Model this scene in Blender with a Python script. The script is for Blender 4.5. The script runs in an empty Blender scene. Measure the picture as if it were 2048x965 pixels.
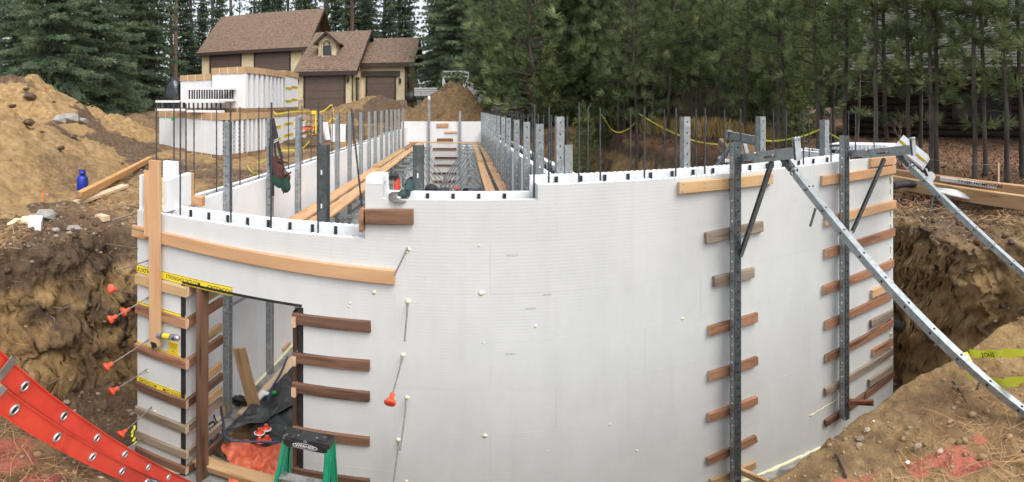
import bpy, bmesh, math, random
import numpy as np
from mathutils import Vector, Matrix, Euler
random.seed(7)
sc = bpy.context.scene
COL = sc.collection
EYE = 1.6
# ------------------------------------------------------------------ camera (the photograph is a phone panorama)
X0, RX, AY, BY = 941.0, 938.0, 207.0, 1060.0
cd = bpy.data.cameras.new('camera')
cam = bpy.data.objects.new('camera', cd)
COL.objects.link(cam)
sc.camera = cam
cam.location = (0, 0, EYE)
cam.rotation_euler = (math.radians(90), 0, -(1024 - X0) / RX)
cd.type = 'PANO'
cd.panorama_type = 'EQUIRECTANGULAR'
cd.longitude_min = -1024 / RX
cd.longitude_max = 1024 / RX
cd.latitude_max = AY / BY
cd.latitude_min = -(965 - AY) / BY
cd.clip_start = 0.05
cd.clip_end = 2000
# ------------------------------------------------------------------ sky, sun, exposure
SUN_EL, SUN_ROT = math.radians(54), math.radians(142)
world = bpy.data.worlds.new('World')
sc.world = world
world.use_nodes = True
wn, wl = world.node_tree.nodes, world.node_tree.links
bg = wn['Background']
sky = wn.new('ShaderNodeTexSky')
sky.sky_type = 'NISHITA'
sky.sun_disc = False
sky.sun_elevation = SUN_EL
sky.sun_rotation = SUN_ROT
sky.air_density = 1.0
sky.dust_density = 4.0
hsv = wn.new('ShaderNodeHueSaturation')
hsv.inputs['Saturation'].default_value = 0.4
hsv.inputs['Value'].default_value = 1.8
wl.new(sky.outputs[0], hsv.inputs['Color'])
wl.new(hsv.outputs[0], bg.inputs['Color'])
bg.inputs['Strength'].default_value = 0.15
sd = bpy.data.lights.new('sun', 'SUN')
sd.energy = 0.8
sd.angle = math.radians(40)
sd.color = (1, 0.97, 0.94)
sun = bpy.data.objects.new('sun', sd)
COL.objects.link(sun)
_a = SUN_ROT
_d = Vector((math.sin(_a) * math.cos(SUN_EL), math.cos(_a) * math.cos(SUN_EL), math.sin(SUN_EL)))
sun.rotation_euler = _d.to_track_quat('Z', 'Y').to_euler()
sc.view_settings.view_transform = 'Standard'
sc.view_settings.look = 'None'
sc.view_settings.exposure = 0.13
sc.cycles.max_bounces = 8
sc.cycles.diffuse_bounces = 4
sc.cycles.glossy_bounces = 3
sc.cycles.transparent_max_bounces = 8

# ------------------------------------------------------------------ placing helpers: a direction seen in the photo meets a plane
def ang(px, py):
    return (px - X0) / RX, math.tan((py - AY) / BY)
def pR(px, py, r):
    f, t = ang(px, py)
    return Vector((r * math.sin(f), r * math.cos(f), EYE - r * t))
def pY(px, py, Y):
    f, t = ang(px, py)
    return pR(px, py, Y / math.cos(f))
def pXx(px, py, X):
    f, t = ang(px, py)
    return pR(px, py, X / math.sin(f))
def pH(px, py, h):
    f, t = ang(px, py)
    return pR(px, py, h / t)
def Z(h):
    return EYE - h
def seg_dir(px, r):
    f = (px - X0) / RX
    return Vector((r * math.sin(f), r * math.cos(f), 0))

# ------------------------------------------------------------------ node materials
def newmat(name):
    m = bpy.data.materials.new(name)
    m.use_nodes = True
    nt = m.node_tree
    return m, nt, nt.nodes, nt.links, nt.nodes['Principled BSDF']
def ramp(n, stops):
    r = n.new('ShaderNodeValToRGB')
    e = r.color_ramp.elements
    while len(e) < len(stops):
        e.new(0.5)
    for k, (p, c) in enumerate(stops):
        e[k].position = p
        e[k].color = (*c, 1) if len(c) == 3 else c
    return r
def pmat(name, c1, c2, scale=4, rough=0.7, metallic=0.0, bump=0.2, bscale=None, stretch=(1, 1, 1), detail=6,
         lo=0.35, hi=0.65, c3=None, s3=1.0, lo3=0.55, hi3=0.62, rand=0.0, bdist=0.01, coord='Object'):
    m, nt, n, l, b = newmat(name)
    tc = n.new('ShaderNodeTexCoord')
    mp = n.new('ShaderNodeMapping')
    mp.inputs['Scale'].default_value = stretch
    if coord == 'World':
        g = n.new('ShaderNodeNewGeometry')
        l.new(g.outputs['Position'], mp.inputs['Vector'])
    else:
        l.new(tc.outputs['Object'], mp.inputs['Vector'])
    oi = n.new('ShaderNodeObjectInfo')
    add = n.new('ShaderNodeVectorMath')
    add.operation = 'ADD'
    sc_ = n.new('ShaderNodeMath')
    sc_.operation = 'MULTIPLY'
    sc_.inputs[1].default_value = 37.0 if coord != 'World' else 0.0
    l.new(oi.outputs['Random'], sc_.inputs[0])
    l.new(mp.outputs[0], add.inputs[0])
    l.new(sc_.outputs[0], add.inputs[1])
    nz = n.new('ShaderNodeTexNoise')
    nz.inputs['Scale'].default_value = scale
    nz.inputs['Detail'].default_value = detail
    nz.inputs['Roughness'].default_value = 0.62
    l.new(add.outputs[0], nz.inputs['Vector'])
    r = ramp(n, [(lo, c1), (hi, c2)])
    l.new(nz.outputs['Fac'], r.inputs['Fac'])
    out = r.outputs['Color']
    if c3 is not None:
        n3 = n.new('ShaderNodeTexNoise')
        n3.inputs['Scale'].default_value = s3
        n3.inputs['Detail'].default_value = 8
        l.new(add.outputs[0], n3.inputs['Vector'])
        r3 = ramp(n, [(lo3, (0, 0, 0)), (hi3, (1, 1, 1))])
        l.new(n3.outputs['Fac'], r3.inputs['Fac'])
        mx = n.new('ShaderNodeMix')
        mx.data_type = 'RGBA'
        l.new(r3.outputs['Color'], mx.inputs['Factor'])
        l.new(out, mx.inputs['A'])
        mx.inputs['B'].default_value = (*c3, 1)
        out = mx.outputs['Result']
    if rand:
        hs = n.new('ShaderNodeHueSaturation')
        mr = n.new('ShaderNodeMapRange')
        mr.inputs['To Min'].default_value = 1 - rand
        mr.inputs['To Max'].default_value = 1 + rand
        l.new(oi.outputs['Random'], mr.inputs['Value'])
        l.new(mr.outputs[0], hs.inputs['Value'])
        l.new(out, hs.inputs['Color'])
        out = hs.outputs['Color']
    l.new(out, b.inputs['Base Color'])
    b.inputs['Roughness'].default_value = rough
    b.inputs['Metallic'].default_value = metallic
    if bump:
        nb = n.new('ShaderNodeTexNoise')
        nb.inputs['Scale'].default_value = bscale or scale * 4
        nb.inputs['Detail'].default_value = 8
        l.new(add.outputs[0], nb.inputs['Vector'])
        bp = n.new('ShaderNodeBump')
        bp.inputs['Strength'].default_value = bump
        bp.inputs['Distance'].default_value = bdist
        l.new(nb.outputs['Fac'], bp.inputs['Height'])
        l.new(bp.outputs[0], b.inputs['Normal'])
    return m

M = {}
def foam_mat(name, base, rib=True):
    m, nt, n, l, b = newmat(name)
    g = n.new('ShaderNodeNewGeometry')
    nz = n.new('ShaderNodeTexNoise')
    nz.inputs['Scale'].default_value = 1.7
    nz.inputs['Detail'].default_value = 9
    nz.inputs['Roughness'].default_value = 0.7
    mp = n.new('ShaderNodeMapping')
    mp.inputs['Scale'].default_value = (1.0, 1.0, 0.55)
    l.new(g.outputs['Position'], mp.inputs['Vector'])
    l.new(mp.outputs[0], nz.inputs['Vector'])
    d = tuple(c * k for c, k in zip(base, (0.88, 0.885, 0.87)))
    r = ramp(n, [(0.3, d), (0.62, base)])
    l.new(nz.outputs['Fac'], r.inputs['Fac'])
    sp = n.new('ShaderNodeTexNoise')           # small scuffs
    sp.inputs['Scale'].default_value = 16
    sp.inputs['Detail'].default_value = 4
    l.new(g.outputs['Position'], sp.inputs['Vector'])
    rs = ramp(n, [(0.68, (0, 0, 0)), (0.8, (1, 1, 1))])
    l.new(sp.outputs['Fac'], rs.inputs['Fac'])
    mx = n.new('ShaderNodeMix')
    mx.data_type = 'RGBA'
    l.new(rs.outputs['Color'], mx.inputs['Factor'])
    l.new(r.outputs['Color'], mx.inputs['A'])
    mx.inputs['B'].default_value = (base[0] * .8, base[1] * .78, base[2] * .72, 1)
    oi = n.new('ShaderNodeObjectInfo'); hs = n.new('ShaderNodeHueSaturation'); mr = n.new('ShaderNodeMapRange')
    mr.inputs['To Min'].default_value = 0.986; mr.inputs['To Max'].default_value = 1.005
    l.new(oi.outputs['Random'], mr.inputs['Value']); l.new(mr.outputs[0], hs.inputs['Value'])
    # rain-washed dirt running down in faint streaks
    sm_ = n.new('ShaderNodeMapping'); sm_.inputs['Scale'].default_value = (5, 5, .35); l.new(g.outputs['Position'], sm_.inputs['Vector'])
    sn_ = n.new('ShaderNodeTexNoise'); sn_.inputs['Scale'].default_value = 1.2; sn_.inputs['Detail'].default_value = 7; l.new(sm_.outputs[0], sn_.inputs['Vector'])
    sr_ = ramp(n, [(0.52, (1, 1, 1)), (0.75, (0.95, 0.945, 0.93))]); l.new(sn_.outputs['Fac'], sr_.inputs['Fac'])
    mm = n.new('ShaderNodeMix'); mm.data_type = 'RGBA'; mm.blend_type = 'MULTIPLY'; mm.inputs['Factor'].default_value = 1
    l.new(mx.outputs['Result'], mm.inputs['A']); l.new(sr_.outputs['Color'], mm.inputs['B'])
    l.new(mm.outputs['Result'], hs.inputs['Color']); l.new(hs.outputs['Color'], b.inputs['Base Color'])
    b.inputs['Roughness'].default_value = 0.75
    sep = n.new('ShaderNodeSeparateXYZ')
    l.new(g.outputs['Position'], sep.inputs[0])
    w = n.new('ShaderNodeMath'); w.operation = 'MULTIPLY'; w.inputs[1].default_value = 2 * math.pi / 0.0254
    l.new(sep.outputs['Z'], w.inputs[0])
    s = n.new('ShaderNodeMath'); s.operation = 'SINE'
    l.new(w.outputs[0], s.inputs[0])
    # raised dashes where the ties are, every eight inches
    ax = n.new('ShaderNodeMath'); ax.operation = 'ADD'
    l.new(sep.outputs['X'], ax.inputs[0]); l.new(sep.outputs['Y'], ax.inputs[1])
    w2 = n.new('ShaderNodeMath'); w2.operation = 'MULTIPLY'; w2.inputs[1].default_value = 2 * math.pi / 0.2032
    l.new(ax.outputs[0], w2.inputs[0])
    s2 = n.new('ShaderNodeMath'); s2.operation = 'SINE'
    l.new(w2.outputs[0], s2.inputs[0])
    gt = n.new('ShaderNodeMath'); gt.operation = 'GREATER_THAN'; gt.inputs[1].default_value = 0.93
    l.new(s2.outputs[0], gt.inputs[0])
    gs = n.new('ShaderNodeMath'); gs.operation = 'MULTIPLY'
    l.new(gt.outputs[0], gs.inputs[0]); l.new(s.outputs[0], gs.inputs[1])
    sm = n.new('ShaderNodeMath'); sm.operation = 'MULTIPLY_ADD'; sm.inputs[1].default_value = 1.6
    l.new(gs.outputs[0], sm.inputs[0]); l.new(s.outputs[0], sm.inputs[2])
    n2 = n.new('ShaderNodeTexNoise'); n2.inputs['Scale'].default_value = 130; n2.inputs['Detail'].default_value = 3
    l.new(g.outputs['Position'], n2.inputs['Vector'])
    ad = n.new('ShaderNodeMath'); ad.operation = 'MULTIPLY_ADD'; ad.inputs[1].default_value = 1.8
    l.new(n2.outputs['Fac'], ad.inputs[0]); l.new(sm.outputs[0], ad.inputs[2])
    bp = n.new('ShaderNodeBump'); bp.inputs['Strength'].default_value = 0.10; bp.inputs['Distance'].default_value = 0.001
    l.new((ad if rib else n2).outputs[0], bp.inputs['Height'])
    l.new(bp.outputs[0], b.inputs['Normal'])
    return m
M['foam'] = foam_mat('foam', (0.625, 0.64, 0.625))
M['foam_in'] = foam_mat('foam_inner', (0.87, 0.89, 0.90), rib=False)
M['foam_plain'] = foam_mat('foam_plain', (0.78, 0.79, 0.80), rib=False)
M['foam_gap_shade'] = pmat('foam_gap_shade', (0.36, 0.41, 0.48), (0.44, 0.49, 0.56), 3, 0.8, bump=0.1)  # blue-grey for gaps between white panels, their shade put into the colour
def wood(name, c1, c2, c3, rough=0.75, rand=0.14, lo3=0.56, hi3=0.7):
    return pmat(name, c1, c2, 9, rough, bump=0.35, bscale=40, stretch=(0.12, 1, 1), c3=c3, s3=14, lo3=lo3, hi3=hi3, rand=rand, bdist=0.003)
M['wood_new'] = wood('wood_new', (0.52, 0.29, 0.145), (0.62, 0.39, 0.21), (0.44, 0.21, 0.09))
M['wood_tan'] = wood('wood_tan', (0.44, 0.27, 0.13), (0.58, 0.39, 0.20), (0.28, 0.15, 0.07))
M['wood_red'] = wood('wood_red', (0.28, 0.13, 0.07), (0.42, 0.215, 0.12), (0.12, 0.06, 0.035), lo3=0.5, hi3=0.68)
M['wood_brown'] = wood('wood_brown', (0.13, 0.065, 0.038), (0.23, 0.125, 0.07), (0.08, 0.04, 0.027), lo3=0.48, hi3=0.66)
M['wood_grey'] = wood('wood_grey', (0.22, 0.17, 0.12), (0.34, 0.28, 0.21), (0.13, 0.08, 0.05), lo3=0.5)
M['wood_pale'] = wood('wood_pale', (0.62, 0.47, 0.29), (0.70, 0.56, 0.37), (0.5, 0.36, 0.2))
M['wood_end'] = wood('wood_end', (0.6, 0.42, 0.27), (0.68, 0.5, 0.34), (0.45, 0.28, 0.17))
M['galv'] = pmat('galvanised_steel', (0.26, 0.295, 0.305), (0.39, 0.425, 0.435), 26, 0.45, 0.6, 0.08, c3=(0.45, 0.49, 0.5), s3=9, lo3=0.58, hi3=0.7, rand=0.08)
M['galv_dark'] = pmat('weathered_shaded_steel', (0.06, 0.075, 0.08), (0.12, 0.14, 0.145), 18, 0.5, 0.45, 0.1, c3=(0.2, 0.23, 0.23), s3=8, lo3=0.62, hi3=0.75)  # outer posts' front face: the dark reflection is put into this colour
M['rebar'] = pmat('rebar_steel', (0.045, 0.055, 0.065), (0.10, 0.11, 0.12), 20, 0.6, 0.5, 0.3)
M['rod'] = pmat('tie_rod', (0.16, 0.14, 0.12), (0.26, 0.23, 0.2), 20, 0.5, 0.4, 0.2)
M['rust'] = pmat('rusty_steel', (0.12, 0.045, 0.025), (0.25, 0.1, 0.05), 12, 0.8, 0.2, 0.4)
M['black'] = pmat('black_plastic', (0.012, 0.013, 0.014), (0.03, 0.03, 0.032), 12, 0.55, bump=0.1)
M['blackrub'] = pmat('black_rubber', (0.018, 0.018, 0.02), (0.05, 0.05, 0.052), 15, 0.7, bump=0.3)
M['yellow'] = pmat('yellow_print', (0.78, 0.60, 0.03), (0.84, 0.66, 0.05), 3, 0.6, bump=0.05)
M['tape_lime'] = pmat('lime_tape', (0.72, 0.76, 0.05), (0.80, 0.84, 0.09), 3, 0.45, bump=0.1)
M['tape_yel'] = pmat('caution_tape', (0.66, 0.62, 0.06), (0.78, 0.72, 0.1), 3, 0.45, bump=0.1)
M['ink'] = pmat('ink', (0.012, 0.012, 0.012), (0.03, 0.028, 0.02), 8, 0.6, bump=0)
M['ladder_red'] = pmat('red_fibreglass', (0.74, 0.06, 0.032), (0.85, 0.09, 0.048), 6, 0.42, bump=0.08, bscale=60, c3=(0.5, 0.05, 0.03), s3=5, lo3=0.62, hi3=0.78)
M['ladder_green'] = pmat('green_fibreglass', (0.01, 0.22, 0.12), (0.015, 0.30, 0.16), 6, 0.45, bump=0.1)
M['alu'] = pmat('aluminium', (0.5, 0.5, 0.49), (0.66, 0.66, 0.65), 14, 0.38, 0.8, 0.1, c3=(0.36, 0.35, 0.33), s3=10)
M['cap_red'] = pmat('orange_red_plastic', (0.80, 0.08, 0.035), (0.9, 0.13, 0.06), 10, 0.4, bump=0.05, c3=(0.5, 0.06, 0.04), s3=6, lo3=0.62, hi3=0.75)
M['spray_foam'] = pmat('cured_spray_foam', (0.72, 0.68, 0.42), (0.82, 0.78, 0.56), 14, 0.8, bump=0.4)
M['cardboard'] = pmat('cardboard', (0.42, 0.27, 0.14), (0.5, 0.33, 0.18), 4, 0.85, bump=0.1)
M['cardboard_dk'] = pmat('wet_cardboard', (0.2, 0.12, 0.06), (0.32, 0.2, 0.11), 4, 0.85, bump=0.1)
M['white'] = pmat('white_paint', (0.74, 0.74, 0.73), (0.8, 0.8, 0.79), 4, 0.5, bump=0.03)
M['concrete'] = pmat('concrete', (0.2, 0.2, 0.185), (0.32, 0.32, 0.30), 7, 0.9, bump=0.5, c3=(0.13, 0.125, 0.11), s3=3)
M['stucco'] = pmat('cream_stucco', (0.62, 0.53, 0.33), (0.70, 0.61, 0.40), 3, 0.9, bump=0.4, bscale=40, c3=(0.54, 0.45, 0.27), s3=0.7)
M['trim'] = pmat('dark_brown_trim', (0.028, 0.02, 0.017), (0.05, 0.034, 0.027), 5, 0.7, bump=0.2)
M['gdoor'] = pmat('brown_garage_door', (0.10, 0.072, 0.058), (0.125, 0.09, 0.073), 4, 0.5, bump=0.05)
M['siding'] = pmat('dark_siding', (0.05, 0.024, 0.018), (0.075, 0.038, 0.028), 5, 0.8, bump=0.3)
M['shingle'] = pmat('brown_shingles', (0.085, 0.058, 0.04), (0.23, 0.155, 0.105), 4.5, 0.9, bump=0.5, detail=10, stretch=(1, 1, 3.5), lo=0.38, hi=0.6)
M['shake'] = pmat('grey_shakes', (0.045, 0.05, 0.042), (0.145, 0.15, 0.125), 2.2, 0.9, bump=0.5, rand=0.22)
M['cabin'] = pmat('dark_cabin_wall', (0.022, 0.015, 0.012), (0.045, 0.028, 0.021), 3, 0.8, bump=0.3)
M['glass_dk'] = pmat('dark_glass', (0.02, 0.025, 0.03), (0.04, 0.05, 0.06), 2, 0.08, bump=0)
M['tarp_dark'] = pmat('dark_tarp', (0.025, 0.03, 0.03), (0.06, 0.065, 0.065), 5, 0.5, bump=0.5, bscale=14, bdist=0.02, c3=(0.16, 0.16, 0.15), s3=9, lo3=0.66, hi3=0.8)
M['tarp_orange'] = pmat('orange_tarp', (0.52, 0.10, 0.045), (0.68, 0.17, 0.085), 4, 0.5, bump=0.5, bscale=12, bdist=0.02)
M['tarp_blue'] = pmat('blue_hem', (0.025, 0.035, 0.08), (0.045, 0.065, 0.13), 5, 0.5, bump=0.3)
M['blue_pl'] = pmat('blue_plastic', (0.008, 0.03, 0.28), (0.012, 0.05, 0.4), 5, 0.35, bump=0.05)
M['leather'] = pmat('brown_leather', (0.06, 0.022, 0.018), (0.13, 0.045, 0.035), 8, 0.6, bump=0.4)
M['green_cl'] = pmat('dark_green_fabric', (0.012, 0.05, 0.035), (0.02, 0.08, 0.05), 8, 0.8, bump=0.4)
M['tool_green'] = pmat('dark_teal_tool', (0.02, 0.045, 0.045), (0.035, 0.07, 0.07), 8, 0.45, bump=0.2)
M['stone'] = pmat('stones', (0.20, 0.15, 0.10), (0.42, 0.34, 0.25), 5, 0.85, bump=0.4, rand=0.2, coord='World')
M['needle_dead'] = pmat('dead_needles', (0.36, 0.2, 0.09), (0.5, 0.3, 0.14), 3, 0.8, bump=0, coord='World')
M['leaflitter'] = pmat('leaf_litter', (0.11, 0.05, 0.028), (0.30, 0.16, 0.09), 6, 0.85, bump=0, coord='World')
M['drygrass'] = pmat('dry_grass', (0.36, 0.25, 0.085), (0.55, 0.41, 0.16), 0.8, 0.9, bump=0, coord='World')
M['pile_wood'] = pmat('weathered_logs', (0.12, 0.10, 0.085), (0.3, 0.27, 0.24), 5, 0.9, bump=0.4, rand=0.2)
M['logwrap'] = pmat('white_wrap', (0.6, 0.6, 0.58), (0.72, 0.72, 0.7), 3, 0.45, bump=0.4, bscale=8, bdist=0.02)
M['grey_rock'] = pmat('grey_cloth_rock', (0.2, 0.19, 0.17), (0.36, 0.34, 0.31), 4, 0.9, bump=0.5)
M['pipe'] = pmat('corrugated_black_pipe', (0.05, 0.05, 0.048), (0.14, 0.13, 0.11), 6, 0.6, bump=0.1)
M['twig'] = pmat('bare_twigs', (0.10, 0.07, 0.05), (0.2, 0.16, 0.12), 6, 0.9, bump=0)

# foliage and bark
def foliage(name, c1, c2, c3):
    m, nt, n, l, b = newmat(name)
    tc = n.new('ShaderNodeTexCoord')
    nz = n.new('ShaderNodeTexNoise')
    nz.inputs['Scale'].default_value = 0.9
    nz.inputs['Detail'].default_value = 5
    l.new(tc.outputs['Object'], nz.inputs['Vector'])
    r = ramp(n, [(0.36, c1), (0.52, c2), (0.68, c3)])
    l.new(nz.outputs['Fac'], r.inputs['Fac'])
    oi = n.new('ShaderNodeObjectInfo')
    hs = n.new('ShaderNodeHueSaturation')
    mr = n.new('ShaderNodeMapRange')
    mr.inputs['To Min'].default_value = 0.95
    mr.inputs['To Max'].default_value = 1.5
    l.new(oi.outputs['Random'], mr.inputs['Value'])
    l.new(mr.outputs[0], hs.inputs['Value'])
    l.new(r.outputs['Color'], hs.inputs['Color'])
    l.new(hs.outputs['Color'], b.inputs['Base Color'])
    b.inputs['Roughness'].default_value = 0.6
    tr = n.new('ShaderNodeBsdfTranslucent')
    l.new(hs.outputs['Color'], tr.inputs['Color'])
    mix = n.new('ShaderNodeMixShader')
    mix.inputs[0].default_value = 0.5
    l.new(b.outputs[0], mix.inputs[1])
    l.new(tr.outputs[0], mix.inputs[2])
    l.new(mix.outputs[0], n['Material Output'].inputs['Surface'])
    return m
M['pine_f'] = foliage('pine_needles', (0.08, 0.12, 0.055), (0.20, 0.26, 0.115), (0.42, 0.46, 0.22))
M['fir_f'] = foliage('fir_needles', (0.07, 0.11, 0.07), (0.14, 0.20, 0.12), (0.25, 0.31, 0.17))
M['dark_f'] = foliage('far_needles', (0.06, 0.10, 0.065), (0.12, 0.175, 0.105), (0.2, 0.26, 0.14))
M['pine_y'] = foliage('yellowish_needles', (0.10, 0.14, 0.05), (0.24, 0.30, 0.11), (0.46, 0.48, 0.2))
M['soil_tan'] = pmat('tan_soil', (0.2, 0.125, 0.06), (0.4, 0.27, 0.14), 8, 0.95, bump=0.6, coord='World')
M['brown_f'] = foliage('rusty_needles', (0.08, 0.06, 0.03), (0.12, 0.09, 0.04), (0.16, 0.12, 0.05))
M['bark'] = pmat('pine_bark', (0.05, 0.042, 0.036), (0.14, 0.12, 0.10), 7, 0.95, bump=0.8, stretch=(1, 1, 0.25), rand=0.25)
M['bark_red'] = pmat('red_pine_bark', (0.09, 0.05, 0.035), (0.17, 0.10, 0.07), 7, 0.95, bump=0.8, stretch=(1, 1, 0.25), rand=0.2)

# ------------------------------------------------------------------ object helpers
WM = {}
def wm(o):
    return WM[o.name] if o is not None else Matrix.Identity(4)
def tag(o, label=None, cat=None, group=None, kind=None):
    if label: o['label'] = label
    if cat: o['category'] = cat
    if group: o['group'] = group
    if kind: o['kind'] = kind
    return o
def empty(name, loc, label, cat, group=None, rot=None):
    o = bpy.data.objects.new(name, None)
    o.empty_display_size = 0.1
    COL.objects.link(o)
    m = Matrix.Translation(loc)
    if rot is not None:
        m = m @ rot.to_4x4()
    o.matrix_world = m
    WM[o.name] = m
    return tag(o, label, cat, group)
def link(name, me, mat=None, parent=None, mw=None, smooth=False):
    o = bpy.data.objects.new(name, me)
    COL.objects.link(o)
    if mat is not None and not me.materials:
        me.materials.append(mat)
    mw = mw or Matrix.Identity(4)
    if parent is not None:
        o.parent = parent
        o.matrix_parent_inverse = Matrix.Identity(4)
        o.matrix_basis = wm(parent).inverted() @ mw
    else:
        o.matrix_world = mw
    WM[o.name] = mw
    return o
def copy_thing(o, mw, label=None, group=None):
    c = o.copy()
    COL.objects.link(c)
    c.matrix_world = mw
    WM[c.name] = mw
    def rec(src, dst):
        for ch in list(src.children):
            d = ch.copy()
            COL.objects.link(d)
            d.parent = dst
            d.matrix_parent_inverse = Matrix.Identity(4)
            d.matrix_basis = ch.matrix_basis.copy()
            WM[d.name] = WM[dst.name] @ d.matrix_basis
            rec(ch, d)
    rec(o, c)
    if label: c['label'] = label
    if group: c['group'] = group
    return c
BOXF = [(0, 3, 2, 1), (4, 5, 6, 7), (0, 1, 5, 4), (1, 2, 6, 5), (2, 3, 7, 6), (3, 0, 4, 7)]
class MB:
    def __init__(s):
        s.v = []; s.f = []; s.mi = []; s.sm = []
    def add(s, vs, fs, mi=0, smooth=False):
        k = len(s.v)
        s.v.extend(tuple(v) for v in vs)
        s.f.extend(tuple(i + k for i in f) for f in fs)
        s.mi.extend([mi] * len(fs)); s.sm.extend([smooth] * len(fs))
        return s
    def box(s, lo, hi, mi=0, mw=None):
        x0, y0, z0 = lo; x1, y1, z1 = hi
        vs = [Vector(p) for p in ((x0, y0, z0), (x1, y0, z0), (x1, y1, z0), (x0, y1, z0), (x0, y0, z1), (x1, y0, z1), (x1, y1, z1), (x0, y1, z1))]
        if mw is not None: vs = [mw @ v for v in vs]
        return s.add(vs, BOXF, mi)
    def hexa(s, b, t, mi=0):      # four bottom corners, four top corners
        return s.add(list(b) + list(t), BOXF, mi)
    def bar(s, p0, p1, w, d, up=(0, 0, 1), mi=0):
        return s.box((0, -w / 2, -d / 2), ((Vector(p1) - Vector(p0)).length, w / 2, d / 2), mi, frame(p0, p1, up))
    def tube(s, pts, r, n=8, mi=0, cap=True, smooth=True):
        pts = [Vector(p) for p in pts]
        rs = r if isinstance(r, (list, tuple)) else [r] * len(pts)
        vs = []; fs = []
        for i, p in enumerate(pts):
            t = (pts[min(i + 1, len(pts) - 1)] - pts[max(i - 1, 0)]).normalized()
            a = t.cross(Vector((0, 0, 1)) if abs(t.z) < 0.9 else Vector((1, 0, 0))).normalized()
            b = t.cross(a)
            for k in range(n):
                q = 2 * math.pi * k / n
                vs.append(p + (a * math.cos(q) + b * math.sin(q)) * rs[i])
        for i in range(len(pts) - 1):
            for k in range(n):
                fs.append((i * n + k, i * n + (k + 1) % n, (i + 1) * n + (k + 1) % n, (i + 1) * n + k))
        s.add(vs, fs, mi, smooth)
        if cap:
            s.add(vs[:n], [tuple(range(n))], mi); s.add(vs[-n:], [tuple(range(n - 1, -1, -1))], mi)
        return s
    def lathe(s, prof, mw, n=16, mi=0):   # prof: (radius, z)
        vs = []; fs = []
        for r, z in prof:
            for k in range(n):
                q = 2 * math.pi * k / n
                vs.append(mw @ Vector((r * math.cos(q), r * math.sin(q), z)))
        for i in range(len(prof) - 1):
            for k in range(n):
                fs.append((i * n + k, i * n + (k + 1) % n, (i + 1) * n + (k + 1) % n, (i + 1) * n + k))
        return s.add(vs, fs, mi, True)
    def mesh(s, name, mats=()):
        me = bpy.data.meshes.new(name)
        me.from_pydata(s.v, [], s.f)
        for m in mats: me.materials.append(m)
        if any(s.mi): me.polygons.foreach_set('material_index', s.mi)
        if any(s.sm): me.polygons.foreach_set('use_smooth', s.sm)
        me.update()
        return me
    def build(s, name, mat, parent=None, local=False):
        mats = mat if isinstance(mat, (list, tuple)) else [mat]
        if local:
            return link(name, s.mesh(name, mats), None, parent, wm(parent))
        # geometry was given in world space: put the origin near it
        c = Vector(s.v[0]) if s.v else Vector()
        lo = Vector([min(v[i] for v in s.v) for i in range(3)]); hi = Vector([max(v[i] for v in s.v) for i in range(3)])
        c = (lo + hi) / 2; c.z = lo.z
        s.v = [(v[0] - c.x, v[1] - c.y, v[2] - c.z) for v in s.v]
        return link(name, s.mesh(name, mats), None, parent, Matrix.Translation(c))
def frame(p0, p1, up=(0, 0, 1)):
    p0 = Vector(p0); x = (Vector(p1) - p0).normalized()
    up = Vector(up)
    if abs(x.dot(up.normalized())) > 0.98: up = Vector((0, 1, 0)) if abs(x.y) < .9 else Vector((1, 0, 0))
    y = up.cross(x).normalized(); z = x.cross(y)
    m = Matrix((x, y, z)).transposed().to_4x4()
    m.translation = p0
    return m
def tw(name, m, label, cat, group=None):
    return tag(m, label, cat, group)
_bc = [0]
def board_mesh(L, w, t, seg=6):
    """a sawn board along local X: w is its broad side (local Z), t its thickness (local Y); slightly bowed, edges eased"""
    _bc[0] += 1
    rn = random.Random(_bc[0])
    e = min(0.004, t * 0.15)
    prof = [(-t / 2 + e, -w / 2), (t / 2 - e, -w / 2), (t / 2, -w / 2 + e), (t / 2, w / 2 - e), (t / 2 - e, w / 2), (-t / 2 + e, w / 2), (-t / 2, w / 2 - e), (-t / 2, -w / 2 + e)]
    vs = []; fs = []
    b1, b2 = rn.uniform(-1, 1) * L * 0.0015, rn.uniform(-1, 1) * L * 0.0015
    for i in range(seg + 1):
        u = i / seg
        for y, z in prof:
            vs.append((u * L + (rn.uniform(-.003, .003) if i in (0, seg) else 0), y + b1 * math.sin(math.pi * u), z + b2 * math.sin(math.pi * u) + rn.uniform(-.0006, .0006)))
    for i in range(seg):
        for k in range(8):
            fs.append((i * 8 + k, i * 8 + (k + 1) % 8, (i + 1) * 8 + (k + 1) % 8, (i + 1) * 8 + k))
    fs.append(tuple(range(7, -1, -1))); fs.append(tuple(seg * 8 + k for k in range(8)))
    me = bpy.data.meshes.new('board')
    me.from_pydata(vs, [], [tuple(reversed(f)) for f in fs])
    me.update()
    return me
def board(p0, p1, w, t, mat, parent=None, up=(0, 0, 1), name='board', label=None, cat=None, group=None, endmat=None):
    p0 = Vector(p0); p1 = Vector(p1)
    me = board_mesh((p1 - p0).length, w, t)
    me.materials.append(mat)
    if endmat:
        me.materials.append(endmat)
        me.polygons[-1].material_index = 1; me.polygons[-2].material_index = 1
    o = link(name, me, None, parent, frame(p0, p1, up))
    if label: tag(o, label, cat, group)
    return o
def text_mesh(txt, size, bold=0.0):
    cu = bpy.data.curves.new('lettering', 'FONT')
    cu.body = txt; cu.size = size; cu.align_x = 'CENTER'; cu.align_y = 'CENTER'; cu.offset = bold; cu.resolution_u = 2
    o = bpy.data.objects.new('lettering', cu)
    COL.objects.link(o)
    bpy.context.view_layer.update()
    me = bpy.data.meshes.new_from_object(o.evaluated_get(bpy.context.evaluated_depsgraph_get()))
    bpy.data.objects.remove(o); bpy.data.curves.remove(cu)
    me.materials.clear()
    return me
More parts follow.
